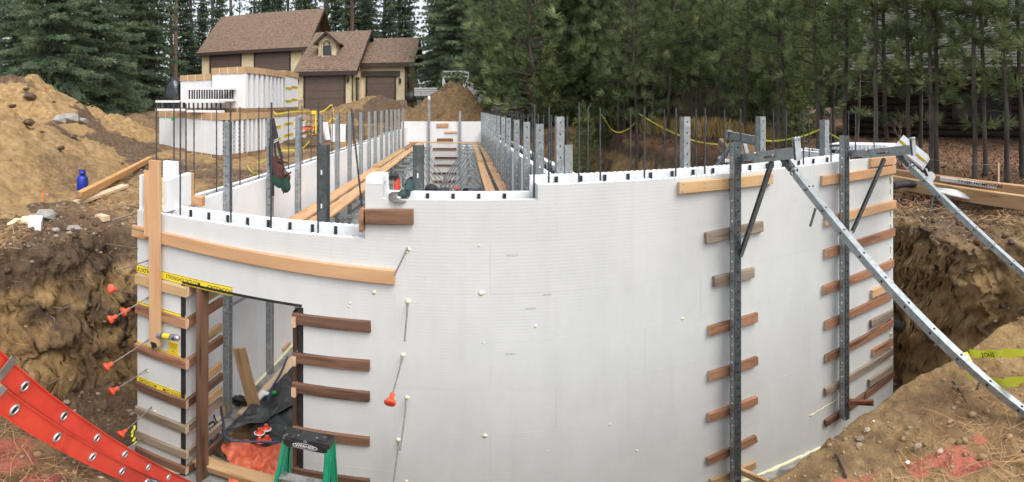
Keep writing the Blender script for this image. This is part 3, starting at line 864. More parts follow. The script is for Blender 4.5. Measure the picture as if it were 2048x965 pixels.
# left side wall
LXI = WL + TH
side = empty('side_wall', (WL, 12, Z(BOT)), 'long left foam wall of the foundation running back beside the stacked foam blocks', 'wall')
YB = 20.3
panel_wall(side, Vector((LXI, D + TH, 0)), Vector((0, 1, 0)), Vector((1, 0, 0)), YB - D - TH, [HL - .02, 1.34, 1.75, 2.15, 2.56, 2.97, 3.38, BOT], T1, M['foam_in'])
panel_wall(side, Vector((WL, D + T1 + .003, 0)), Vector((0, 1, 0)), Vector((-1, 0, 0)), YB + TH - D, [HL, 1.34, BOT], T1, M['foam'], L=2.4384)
webs(side, (WL + T1, D + .45, 0), (WL + T1, YB, 0), (1, 0, 0), HL, HL)
m = MB(); nub_row(m, (WL, D + .3, 0), (WL, 12, 0), (T1, 0, 0), 2, Z(HL), Z(HL)); nub_row(m, (LXI - T1, D + .3, 0), (LXI - T1, 12, 0), (T1, 0, 0), 2, Z(HL), Z(HL))
tag(m.build('interlock_nubs', M['foam_plain'], side), kind='stuff')
# partition on the right of the long room; it drifts a little and drops towards the back
PX0, PX1 = 0.70, 0.47
pd = (Vector((PX1, YB, 0)) - Vector((PX0, D + TH, 0))); PL = pd.length; pd.normalize(); pn = Vector((-pd.y, pd.x, 0))
SL = 0.40 / PL
part = empty('partition_wall', (PX0 + .2, 12, Z(BOT)), 'foam wall on the right of the long narrow room with steel posts against it', 'wall')
panel_wall(part, Vector((PX0, D + TH + .002, 0)), pd, pn, PL, [HR + .02, .95, 1.35, 1.75, 2.15, 2.56, 2.97, BOT], T1, M['foam_in'], slope=SL)
panel_wall(part, Vector((PX0 + TH, D + TH + .002, 0)), pd, -pn, PL, [HR + .02, .95, BOT], T1, M['foam'], slope=SL, L=2.4384)
webs(part, Vector((PX0 + TH - T1, D + TH, 0)), Vector((PX0 + TH - T1, D + TH, 0)) + pd * PL, pn, HR + .02, HR + .02 + SL * PL)
m = MB(); nub_row(m, Vector((PX0 + TH - T1, D + TH + .01, 0)), Vector((PX0 + TH - T1, D + TH, 0)) + pd * 9, -pn * T1, 2, Z(HR + .02), Z(HR + .02 + SL * 9))
nub_row(m, Vector((PX0, D + TH + .01, 0)), Vector((PX0, D + TH, 0)) + pd * 9, -pn * T1, 2, Z(HR + .02), Z(HR + .02 + SL * 9))
tag(m.build('interlock_nubs', M['foam_plain'], part), kind='stuff')
# back wall
back = empty('back_wall', (-1.2, YB, Z(BOT)), 'white foam wall closing the far end of the long room below the soil heap', 'wall')
panel_wall(back, Vector((WL + .002, YB + .003, 0)), DXV, NF, PX1 + TH - WL, [0.70, 1.1, 1.5, 1.9, 2.3, 2.7, 3.1, BOT], T1, M['foam_plain'])
panel_wall(back, Vector((WL, YB + TH, 0)), DXV, -NF, PX1 + TH - WL, [0.70, 1.1, BOT], T1, M['foam'], L=2.4384)
for (x1, x2, y1, y2, mt) in ((873, 897, 247, 255, 'wood_new'), (889, 914, 263, 267, 'wood_new'), (874, 906, 277, 284.5, 'wood_brown'), (866, 913, 296, 300, 'wood_brown'), (870, 917, 314, 318, 'wood_brown'),
                             (868, 918, 329, 333, 'wood_brown'), (866, 913, 345, 349, 'wood_brown'), (866, 913, 361, 366, 'wood_brown')):
    a = pY(x1, (y1 + y2) / 2, YB - .02); b = pY(x2, (y1 + y2) / 2, YB - .02); b.z = a.z
    w = abs(pY(x1, y1, YB).z - pY(x1, y2, YB).z)
    board(a, b, w, .038, M[mt], back, name='backing_board')
# right return wall at the far right corner
ret = empty('return_wall', (WR - .14, 4.4, Z(BOT)), 'short foam return wall at the right corner behind the second brace', 'wall')
panel_wall(ret, Vector((WR - TH, D + TH + .002, 0)), Vector((0, 1, 0)), Vector((-1, 0, 0)), 1.35, [c + .02 for c in COURSES[:-1]] + [BOT], T1, M['foam_in'])
panel_wall(ret, Vector((WR, D + T1 + .003, 0)), Vector((0, 1, 0)), Vector((1, 0, 0)), 1.56, [c + .02 for c in COURSES[:-1]] + [BOT], T1, M['foam'])
foam_panel(ret, Vector((WR - TH, D + TH + 1.352, 0)), DXV, Vector((0, 1, 0)), .002, TH - .002, HR + .02, BOT, .05, M['foam'], name='end_panel')
webs(ret, (WR - T1, D + .3, 0), (WR - T1, D + 1.5, 0), (-1, 0, 0), HR + .02, HR + .02)
m = MB(); nub_row(m, (WR - T1, D + .1, 0), (WR - T1, D + 1.6, 0), (T1, 0, 0), 2, Z(HR + .02), Z(HR + .02)); nub_row(m, (WR - TH, D + TH + .01, 0), (WR - TH, D + 1.6, 0), (T1, 0, 0), 2, Z(HR + .02), Z(HR + .02))
tag(m.build('interlock_nubs', M['foam_plain'], ret), kind='stuff')

# footing and foam squeezed out along it
m = MB()
m.box((WL - .18, D - .18, Z(3.85)), (WR + .18, D + TH + .16, Z(BOT + .002)))
m.box((WL - .18, D + TH + .16, Z(3.85)), (LXI + .17, YB + .4, Z(BOT + .002)))
m.box((PX1 - .12, D + TH + .16, Z(3.85)), (PX0 + TH + .15, YB + .4, Z(BOT + .002)))
o = m.build('concrete_footing', M['concrete']); tag(o, 'grey concrete footing under the white foam walls', 'footing')
m = MB(); rr = random.Random(3)
def foam_bead(p0, p1, r0, step=0.05):
    p0 = Vector(p0); p1 = Vector(p1); L = (p1 - p0).length; k = int(L / step); pts = []; rs = []
    for i in range(k + 1):
        p = p0.lerp(p1, i / k); pts.append(p + Vector((0, 0, rr.uniform(-.008, .008)))); rs.append(r0 * rr.uniform(.55, 1.5))
    m.tube(pts, rs, 7)
foam_bead((.3, D - .006, Z(BOT - .006)), (WR - .05, D - .006, Z(BOT - .006)), .018)
m.build('sealing_foam', M['spray_foam'], front)
m = MB(); foam_bead((WL + .04, D - .006, Z(BOT - .006)), (DX0 - .05, D - .006, Z(BOT - .006)), .014)
m.build('sealing_foam', M['spray_foam'], front)
m = MB(); foam_bead((LXI + .004, D + TH + .1, Z(BOT - .008)), (LXI + .004, 12, Z(BOT - .008)), .02); m.build('sealing_foam', M['spray_foam'], side)
def blob(p, r, parent, flat=0.5):
    v0, f0 = ico(); m = MB()
    m.add([Vector(p) + Vector((a[0] * r * rr.uniform(.7, 1.3), a[1] * r * flat, a[2] * r * rr.uniform(.7, 1.3))) for a in v0], [tuple(int(k) for k in t) for t in f0], 0, True)
    return m.build('foam_spot', M['spray_foam'], parent)
for (x_, y_, r_) in ((748, 585, 9), (816, 604, 12), (806, 711, 12), (814, 796, 12), (798, 881, 12), (963, 587, 12), (970, 872, 11), (1071, 653, 6), (958, 491, 5), (812, 963, 8), (967, 687, 4), (1087, 879, 4), (1095, 903, 4), (1220, 850, 6), (1274, 902, 6), (1365, 638, 7),
                     (700, 607, 5), (697, 613, 5), (295, 742, 8), (306, 818, 6), (309, 823, 8), (327, 812, 5), (318, 818, 4), (1621, 832, 7), (1640, 826, 5), (1668, 804, 6), (1654, 811, 5), (818, 499, 8), (813, 505, 6)):
    blob(pY(x_, y_, D - .001), r_ * .0019, front)
# the bead of foam between two spots at the lower right, and thin foam at the right edge
m = MB(); foam_bead(pY(1621, 832, D - .002), pY(1675, 799, D - .002), .005, .03); m.build('foam_streak', M['spray_foam'], front)
m = MB()
for k in range(16):
    y_ = 350 + k * 24 + rr.uniform(-5, 5)
    p = pY(1781.5, y_, D - .002)
    if k % 3 != 2: m.tube([p, p + Vector((.005, 0, -.05 - rr.random() * .04))], [rr.uniform(.006, .02), rr.uniform(.004, .012)], 6)
tag(m.build('edge_foam', M['spray_foam'], front), kind='stuff')
# printed marks and scratches
def print_text(txt, px, py, wpx, size, mat, parent=front, Y=D - .0025, ang_=0.0, sx=1.0, name=None):
    p = pY(px, py, Y)
    return lettering(txt, size, p, (math.cos(ang_), 0, math.sin(ang_)), (-math.sin(ang_), 0, math.cos(ang_)), mat, parent, 0.0, sx)
M['faint'] = pmat('faint_print', (0.28, 0.28, 0.29), (0.5, 0.5, 0.5), 60, 0.7, bump=0)
for t_, x_, y_ in (('ICF 22 N', 1024, 511), ('- MI 350', 1093, 590), ('BSI 55 N', 1061, 618), ('BSI 10 N', 1021, 709), ('SE', 1590, 401)):
    print_text(t_, x_, y_, 20, .022, M['faint'])

# ------------------------------------------------------------------ boards screwed across the foam joints
BY_ = D - .020
def screws(o, p, q, w):
    p = Vector(p); q = Vector(q); L = (q - p).length; m = MB(); s = .03; rs_ = random.Random(int(L * 1000))
    while s < L - .02:
        for sg in (-1, 1):
            c = p.lerp(q, s / L) + Vector((rs_.uniform(-.01, .01), 0, sg * w * .25 + rs_.uniform(-.008, .008)))
            m.add([c + Vector((.0042 * math.cos(k), -.0012, .0042 * math.sin(k))) for k in np.arange(6) * 1.047], [(0, 1, 2, 3, 4, 5)])
        s += rs_.choice((.19, .21, .2))
    tag(m.build('screw_heads', M['ink'], o), kind='stuff')
def bd(x1, y1, x2, y2, mt, w=.089, t=.038, Yf=None, parent=front, wpx=None):
    """board seen with its top front edge from (x1,y1) to (x2,y2)"""
    Yc = BY_ if Yf is None else Yf
    a = pY(x1, y1, Yc - t / 2); b = pY(x2, y2, Yc - t / 2)
    if wpx: w = abs(pY(x1, y1, Yc).z - pY(x1, y1 + wpx, Yc).z)
    zt = (a.z + b.z) / 2
    tilt = (b.z - a.z) * .5
    o = board((a.x, Yc, zt - w / 2 - tilt), (b.x, Yc, zt - w / 2 + tilt), w, t, M[mt], parent, name='brace_board', endmat=M['wood_end'] if mt in ('wood_new', 'wood_tan', 'wood_red') else None)
    screws(o, (a.x, Yc - t / 2, zt - w / 2 - tilt), (b.x, Yc - t / 2, zt - w / 2 + tilt), w)
    return o
for a in (  # right column
        (1646, 352.6, 1792, 331, 'wood_new'), (1652, 434.2, 1793, 400.6, 'wood_new'), (1652, 500, 1791, 456.5, 'wood_red'), (1649, 573.5, 1789, 520, 'wood_red'), (1653, 644.3, 1788, 582.2, 'wood_red'),
        (1654, 711.5, 1788, 639.4, 'wood_red'), (1653, 778.5, 1786, 697.8, 'wood_grey'), (1653.5, 842, 1790, 742, 'wood_brown'),
        (1743, 317.3, 1791.5, 312.3, 'wood_new'), (1745.5, 582, 1788, 562, 'wood_new'), (1744, 642, 1787, 620.5, 'wood_grey'), (1748, 700.3, 1786, 678.4, 'wood_red'), (1740.5, 761, 1786, 731.5, 'wood_grey'),
        # middle column
        (1359, 365, 1546.6, 347.1, 'wood_tan'), (1413.6, 466.5, 1527, 442.9, 'wood_grey'), (1429.7, 554.8, 1509.3, 536.2, 'wood_grey'), (1419.8, 654.3, 1516.3, 626.4, 'wood_red'),
        (1419.8, 746.3, 1516.3, 714.5, 'wood_red'), (1418.5, 829.4, 1516.3, 794.1, 'wood_red'), (1418.5, 917.7, 1514.3, 871.2, 'wood_red'), (1424, 962, 1512, 925, 'wood_tan')):
    bd(*a)
# boards round the door: right of it ...
for a in ((584, 628, 740, 645, 'wood_brown'), (584, 707, 738, 724, 'wood_brown'), (584, 767, 738, 787, 'wood_brown'), (584, 856, 738, 878, 'wood_brown'), (580, 938, 738, 962, 'wood_brown')):
    bd(*a)
# ... and their short cross pieces on the reveal
def reveal(X_, y0, y1, hh, mt, nx, top=None, name='reveal_board'):
    z_ = Z(hh)
    board((X_, y0, z_), (X_, y1, z_), .089, .038, M[mt], front, name=name, endmat=M['wood_end'])
for (py_) in (640, 718, 780, 868, 950):
    hh = (EYE - pY(592, py_, D).z)
    reveal(DX1 - .022, D - .055, D + .34, hh, 'wood_red', -1)
m_ = board((DX1 - .062, D + .12, Z(3.55)), (DX1 - .062, D + .12, Z(1.60)), .089, .038, M['wood_brown'], front, up=(0, 1, 0), name='jamb_post')
# left pier: boards on the front face and their returns
for (y0, mt) in ((548, 'wood_tan'), (608, 'wood_red'), (686, 'wood_red'), (763, 'wood_brown'), (812, 'wood_grey'), (862, 'wood_grey'), (893, 'wood_brown')):
    a = pY(272, y0, BY_); hh = EYE - a.z
    # same height all along
    b = Vector((DX0 + .035, BY_, a.z))
    board((a.x, BY_, a.z - .045), (b.x, BY_, a.z - .045), .089, .038, M[mt], front, name='brace_board', endmat=M['wood_end'])
    reveal(DX0 + .022, D - .0, D + .62, hh + .045, mt, 1)
    if y0 in (608, 686, 763, 812):
        reveal(DX0 + .022, D + .30, D + .60, hh + .045 - .14, 'wood_tan', 1)
# yellow printed bands on the pier blocks
def band(x1, y1, x2, hw, txts, parent=front, flip=False):
    a = pY(x1, y1, D - .0012); b = pY(x2, y1, D - .0012); b.z = a.z
    m = MB(); m.add([(a.x, D - .0035, a.z - hw), (b.x, D - .0035, a.z - hw), (b.x, D - .0035, a.z), (a.x, D - .0035, a.z), (a.x, D + .001, a.z - hw), (b.x, D + .001, a.z - hw), (b.x, D + .001, a.z), (a.x, D + .001, a.z)],
                    [(0, 1, 2, 3), (3, 2, 6, 7), (1, 0, 4, 5), (0, 3, 7, 4), (2, 1, 5, 6)])
    o = m.build('printed_band', M['yellow'], parent)
    m = MB()
    for zz in (a.z - .0025, a.z - hw + .0045):
        m.box((a.x, D - .0045, zz - .002), (b.x, D - .0037, zz + .002))
    m.build('band_border', M['ink'], o)
    for (t_, x_, w_, up_) in txts:
        p = pY(x_, y1, D); me_s = hw * .68
        q = lettering(t_, me_s, (p.x, D - .0045, a.z - hw / 2), (1, 0, 0) if up_ else (-1, 0, 0), (0, 0, 1) if up_ else (0, 0, -1), M['ink'], o, .0006, 1.0)
        wd = max(v.co.x for v in q.data.vertices) - min(v.co.x for v in q.data.vertices)
        wx = abs(pY(x_ + w_ / 2, y1, D).x - pY(x_ - w_ / 2, y1, D).x)
        q.scale.x *= wx / wd
        WM[q.name] = q.matrix_basis
band(274, 529, 465, .078, (('HOLDICF', 292, 34, 0), ('S', 318, 5, 1), ('STRONGHOLDICF.COM', 366, 68, 1), ('WOOHOLDICF', 440, 52, 0)))
band(274, 602, 371, .03, ())
band(274, 682, 371, .034, ())
band(274, 752, 371, .072, (('GHOLDICF.COM', 296, 34, 1), ('STRONGHOLDICF.COM'[6:], 348, 44, 0)))
a = pY(347, 697, D - .003); m = MB(); m.box((a.x - .055, D - .005, a.z - .06), (a.x + .055, D + .001, a.z + .06)); lab = m.build('paper_label', M['yellow'], front)
for k, t_ in enumerate(('STRONG HOLD', 'FIRE RATED', '2 HR WALL', 'ICF', 'TYPE R')):
    lettering(t_, .013, (a.x, D - .006, a.z + .042 - k * .02), (1, 0, 0), (0, 0, 1), M['ink'], lab)
# board at the notch, with its end piece
bd(730, 419.5, 826, 419.5, 'wood_brown', Yf=D - .025, w=.105)
board(Vector((XS1 - .02, D - .05, Z(.80))), Vector((XS1 - .02, D + .22, Z(.80))), .16, .035, M['wood_red'], front, name='end_board')

# ------------------------------------------------------------------ lumber of the left corner
board(pY(266, 461, D - .02) , Vector((pY(790, 527, D - .02).x, D - .02, pY(266, 461, D - .02).z - .07)), .105, .038, M['wood_new'], None, name='ledger_board',
      label='long fresh pale board screwed level above the door opening', cat='board', endmat=M['wood_end'])
zc = pY(310, 322, D - .06)
board((pY(311, 690, D - .062).x, D - .062, pY(311, 690, D - .062).z), (zc.x, D - .062, pY(311, 322, D - .062).z), .125, .038, M['wood_new'], None, up=(1, 0, 0), name='upright_board',
      label='tall fresh plank standing upright across the left corner, the longer one of the pair', cat='board')
board((pY(295.5, 472, D - .063).x, D - .063, pY(295.5, 472, D - .063).z), (pY(295.5, 472, D - .063).x, D - .063, pY(295.5, 341, D - .063).z), .075, .038, M['wood_new'], None, up=(1, 0, 0), name='upright_board',
      label='shorter fresh plank standing against the left side of the tall corner plank', cat='board')
# raised foam pieces on the corner
cor = empty('corner_form', (-2.85, D + .2, Z(HL)), 'raised foam corner form with cut white panels and spray foam behind the upright planks', 'foam form')
def pm(lo, hi, mat=M['foam_in'], name='foam_panel', par=cor):
    m = MB(); m.box(lo, hi); return m.build(name, mat, par)
pm((WL + .04, D + .36, Z(HL - .002)), (WL + .20, D + .42, Z(.53)))
pm((WL + .20, D + .06, Z(HL - .002)), (WL + .245, D + .10, Z(.66)), M['wood_new'], 'end_board')
a = MB(); a.hexa([(WL + .25, D + .08, Z(HL - .004)), (WL + .30, D + .08, Z(HL - .004)), (WL + .30, D + .50, Z(HL - .004)), (WL + .25, D + .50, Z(HL - .004))],
                 [(WL + .25, D + .08, Z(.66)), (WL + .30, D + .08, Z(.66)), (WL + .30, D + .50, Z(.635)), (WL + .25, D + .50, Z(.635))]); a.build('foam_panel', M['foam_in'], cor)
pm((WL - .0, D + .03, Z(HL - .002)), (WL + .035, D + .12, Z(.63)), M['foam_plain'])
board((WL + .27, D + .53, Z(HL - .002)), (WL + .27, D + .53, Z(.645)), .075, .038, M['wood_tan'], cor, up=(1, 0, 0), name='end_board')
board((WL + .31, D + .55, Z(.90)), (WL + .42, D + .55, Z(.90)), .09, .06, M['wood_new'], cor, name='block')
m = MB(); rr = random.Random(8)
for k in range(12): m.tube([(WL + .25, D + .078, Z(.93 - k * .024)), (WL + .25, D + .08, Z(.93 - k * .024 - .03))], [rr.uniform(.008, .016)] * 2, 6)
m.build('spray_foam', M['spray_foam'], cor)

# wooden post and sill in the doorway
board((pY(405, 760, D + .05).x, D + .05, Z(3.62)), (pY(405, 760, D + .05).x, D + .05, Z(DH + .003)), .14, .038, M['wood_brown'], None, up=(.12, 1, 0), name='doorway_post',
      label='dark brown plank post standing upright inside the left of the door opening', cat='post')
board((DX0 + .02, D + .16, Z(3.50)), (DX1 - .04, D + .16, Z(3.50)), .14, .09, M['wood_tan'], None, name='door_sill', up=(0, 1, .2), label='muddy timber laid across the bottom of the door opening', cat='timber')

# ------------------------------------------------------------------ perforated steel posts
def perforated(m, w, H, pitch, r, mw, mi=0):
    """sheet in local X (width) and Z (height) with a row of round holes"""
    k = int(H / pitch); p = H / k; vs = []; fs = []
    def V(x, z): vs.append(mw @ Vector((x, 0, z))); return len(vs) - 1
    row = [V(-w / 2, 0), V(0, 0), V(w / 2, 0)]
    for i in range(k):
        z0 = i * p; zc_ = z0 + p / 2
        mid = [V(-w / 2, zc_), V(w / 2, zc_)]
        top = [V(-w / 2, z0 + p), V(0, z0 + p), V(w / 2, z0 + p)]
        h = [V(r * math.cos(a), zc_ + r * math.sin(a)) for a in [math.pi * (q / 4) for q in range(8)]]
        fs += [(h[0], mid[1], top[2], h[1]), (h[1], top[2], top[1], h[2]), (h[2], top[1], top[0], h[3]), (h[3], top[0], mid[0], h[4]),
               (h[4], mid[0], row[0], h[5]), (h[5], row[0], row[1], h[6]), (h[6], row[1], row[2], h[7]), (h[7], row[2], mid[1], h[0])]
        row = top
    m.add(vs, fs, mi)
POST = {}
def post_mesh(H, w=.075, d=.10, r=.010, pitch=.085, dark=False, flip=False):
    key = (round(H, 2), w, d, dark, flip)
    if key not in POST:
        m = MB()
        sx_ = -1 if flip else 1
        perforated(m, w, H, pitch, r, Matrix.Translation((0, -d / 2, 0)), 1 if flip else 0)                                   # face towards -Y; on flipped posts its dark reflection is painted in
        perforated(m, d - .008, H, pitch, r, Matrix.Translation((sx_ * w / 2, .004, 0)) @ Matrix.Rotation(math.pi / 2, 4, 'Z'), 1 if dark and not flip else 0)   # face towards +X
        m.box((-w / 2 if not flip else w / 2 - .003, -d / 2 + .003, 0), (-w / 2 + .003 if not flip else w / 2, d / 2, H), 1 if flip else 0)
        m.box((-w / 2, d / 2 - .003, 0), (-w / 4, d / 2, H), 0)
        m.box((w / 4, d / 2 - .003, 0), (w / 2, d / 2, H), 0)
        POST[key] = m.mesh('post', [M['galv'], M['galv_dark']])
    return POST[key]
def tube_sq(p0, p1, w, mat, parent, name, up=(0, 0, 1)):
    m = MB(); m.bar(p0, p1, w, w, up); return m.build(name, mat, parent)
def channel(p0, p1, w, h, mat, parent, name, up=(0, 0, 1), t=.004, lips=True):
    """C section from p0 to p1: web upright (height h), flanges of width w"""
    L = (Vector(p1) - Vector(p0)).length; f = frame(p0, p1, up); m = MB()
    m.box((0, -t / 2, -h / 2), (L, t / 2, h / 2), 0, f)
    m.box((0, t / 2, h / 2 - t), (L, w, h / 2), 0, f); m.box((0, t / 2, -h / 2), (L, w, -h / 2 + t), 0, f)
    return m.build(name, mat, parent)

# inner braces: post against the wall, bracket, strut and the long diagonal to the floor
FL = Z(3.72)
def inner_brace(loc, side, htop, hb, label, group, reach=1.12):
    """side +1: bracket reaches towards +X"""
    H = (Z(htop) - FL)
    b = empty('wall_brace', (loc[0], loc[1], FL), label, 'steel brace', group)
    link('post', post_mesh(H, .07, .09, .009, .1), None, b, Matrix.Translation((loc[0], loc[1], FL)))
    zb = Z(hb) - .05 - FL
    m = MB()
    for yy in (-.035, .035):
        m.box((side * .04 if side > 0 else -reach, yy - .003, zb - .035), (reach if side > 0 else -.04, yy + .003, zb + .0))
        m.box((side * .04 if side > 0 else -reach, yy - .003 if yy < 0 else yy - .02, zb), (reach if side > 0 else -.04, yy + .02 if yy < 0 else yy + .003, zb + .003))
    m.box((side * reach - .01, -.045, zb - .04), (side * reach + .01, .045, zb + .07))
    m.build('bracket_arm', M['galv'], b, local=True)
    m = MB(); m.bar((side * reach * .82, 0, zb - .02), (side * .04, 0, zb - .62), .03, .03); m.build('bracket_strut', M['galv'], b, local=True)
    m = MB(); m.tube([(side * (reach * .72), .02, zb - .03), (side * (reach * .72 + .9), .02, zb - 1.15)], .021, 8); m.tube([(side * (reach * .72 + .86), .02, zb - 1.1), (side * (reach * .72 + 1.55), .02, 0.02)], .016, 8)
    m.build('diagonal_brace', M['galv'], b, local=True)
    return b
LYS = [4.72, 5.90, 6.98, 8.1, 9.2, 10.2, 11.3, 12.25, 13.05, 14.0, 14.9, 15.8, 16.6, 17.5, 18.6]
first = inner_brace((LXI + .045, LYS[0], FL), 1, .19, 1.5, 'nearest perforated steel brace on the left inner wall', 'steel braces on the left inner wall')
lab_l = {1: 'steel brace on the left inner wall with the tool belt hanging from its post'}
for i, y_ in enumerate(LYS[1:], 1):
    copy_thing(first, Matrix.Translation((LXI + .045, y_, FL)), lab_l.get(i, 'galvanised post and scaffold bracket in the row along the left inner wall'))
def pwx(y_): return PX0 + (PX1 - PX0) * (y_ - D - TH) / (YB - D - TH)
def pwh(y_): return SL * (y_ - D - TH)
RYS = [4.35, 5.25, 6.25, 7.4, 8.4, 9.6, 10.8, 12.0, 13.3, 14.7, 16, 17.2, 18.5]
firstr = inner_brace((pwx(4.35) - .05, 4.35, FL), -1, .17, 1.22, 'nearest tall perforated steel brace on the partition wall', 'steel braces on the partition wall', reach=.78)
for y_ in RYS[1:]:
    copy_thing(firstr, Matrix.Translation((pwx(y_) - .05, y_, FL - pwh(y_) * .4)), 'galvanised post and scaffold bracket in the row along the partition wall')
# two posts on the back wall
for x_, top, lb in ((858, 203, 'left steel post on the far back wall, with a white knob on top'), (920, 222, 'right steel post on the far back wall')):
    p = pY(x_, top, YB - .06)
    b = empty('back_post', (p.x, YB - .06, FL), lb, 'steel post')
    link('post', post_mesh(p.z - FL, .10, .09, .009, .15), None, b, Matrix.Translation((p.x, YB - .06, FL)))
    if x_ == 858:
        m = MB(); m.lathe([(0, 0), (.05, .0), (.07, .12), (.05, .2), (0, .22)], Matrix.Translation(p)); m.build('knob', M['white'], b)
# planks lying on the brackets
def plank(x0, y0, x1, y1, h0, h1, w, label, mt='wood_new', t=.038, th=0):
    board((x0, y0, Z(h0)), (x1, y1, Z(h1)), t, w, M[mt], None, name='walk_plank', label=label, cat='plank')
plank(-2.42, 4.35, -2.42, 12.2, 1.50, 1.50, .235, 'near walkway plank on the left brackets, the one next to the wall')
plank(-2.42, 11.9, -2.42, 16.4, 1.455, 1.455, .235, 'middle walkway plank on the left brackets, next to the wall', 'wood_tan')
plank(-2.42, 16.1, -2.42, 20.0, 1.50, 1.50, .235, 'farthest walkway plank on the left brackets, next to the wall', 'wood_red')
plank(-2.13, 4.45, -2.13, 10.9, 1.50, 1.50, .235, 'near walkway plank on the left brackets, on the open side')
plank(-2.13, 10.6, -2.13, 16.0, 1.455, 1.455, .235, 'middle walkway plank on the left brackets, on the open side', 'wood_tan')
plank(-2.13, 15.8, -2.13, 20.0, 1.50, 1.50, .235, 'farthest walkway plank on the left brackets, on the open side')
for dx_, nm in ((-.335, 'open side'), (-.115, 'wall side')):
    for a_, b_, ds, w_ in ((7.15 if dx_ < -.2 else 7.3, 12.1, 0, 'near'), (11.8, 16.2, -.04, 'middle'), (15.9, 19.9, 0, 'far')):
        plank(pwx(a_) + dx_ - .005, a_, pwx(b_) + dx_, b_, 1.16 + pwh(a_) * .85 + ds, 1.16 + pwh(b_) * .85 + ds, .15, w_ + ' walkway plank on the right brackets, ' + nm, 'wood_new' if w_ != 'middle' else 'wood_tan')
plank(-2.6, 19.75, .36, 19.75, 1.46, 1.46, .24, 'plank laid across the far end of the long room', 'wood_tan')

# wide steel posts just inside the front wall
def wide_post(px, ptop, wpx, label, hb=3.7, Y=D + TH + .06, dark=True, slots=True, htop=None):
    p = pY(px, ptop, Y)
    w = wpx / RX * math.hypot(p.x, p.y) / max(.2, math.cos((px - X0) / RX))
    H = p.z - Z(hb)
    b = empty('strongback', (p.x, Y, Z(hb)), label, 'steel post')
    m = MB(); m.box((-w / 2, -.055, 0), (w / 2, -.051, H)); m.box((-w / 2, -.051, 0), (-w / 2 + .004, .05, H)); m.box((w / 2 - .004, -.051, 0), (w / 2, .05, H))
    m.build('channel', M['galv_dark'] if dark else M['galv'], b, local=True)
    if slots:
        m = MB(); z_ = .3
        while z_ < H - .1:
            m.box((-w * .07, -.0575, z_), (w * .07, -.0552, z_ + .035)); z_ += .26
        tag(m.build('slot', M['white' if dark else 'blackrub'], b, local=True), kind='stuff')
    return b
wide_post(647, 289, 19, 'wide dull steel channel standing behind the low left part of the front wall')
wide_post(837, 289.5, 20, 'wide dark steel channel standing behind the notch in the front wall')
wide_post(1135, 289, 15, 'short wide steel channel standing beside the partition behind the front wall', dark=False)
def tall_post(px, ptop, label, hb=3.7, Y=D + TH + .06, w=.065, d=.09, mirror=False):
    p = pY(px, ptop, Y)
    b = empty('wall_post', (p.x, Y, Z(hb)), label, 'steel post')
    mw = Matrix.Translation((p.x, Y, Z(hb))) @ (Matrix.Rotation(math.pi, 4, 'Z') if mirror else Matrix.Identity(4))
    link('post', post_mesh(p.z - Z(hb), w, d, .008, .085), None, b, mw)
    return b
tall_post(1119, 233.5, 'tall perforated steel post beside the partition just behind the front wall')
tall_post(1370, 233.5, 'light steel post standing alone behind the right part of the front wall')
tall_post(1521, 233, 'steel post behind the front wall that carries the inner scaffold arm', Y=D + TH + .1)
tall_post(1648.5, 240, 'steel post behind the front wall between the two outer braces')
# inner arm seen to the left of the post at the first brace
ib = empty('inner_scaffold_bracket', tuple(pY(1480, 275, 4.2)), 'steel scaffold bracket with two arms on the inner side, partly behind the first outer brace', 'steel bracket')
p0 = pY(1515, 282, D + TH + .18); p1 = pY(1457, 270, 4.75)
channel(p0, p1, .04, .085, M['galv'], ib, 'bracket_arm')
tube_sq(pY(1470, 280, 4.62), pY(1428, 342, 4.1), .035, M['galv_dark'], ib, 'strut')
tube_sq(pY(1488, 283, 4.4), pY(1500, 335, 4.1), .04, M['galv'], ib, 'strut')
m = MB(); a = pY(1458, 264, 4.75); m.box((a.x - .03, a.y - .02, a.z - .06), (a.x + .03, a.y + .02, a.z + .02)); m.build('end_plate', M['galv'], ib)

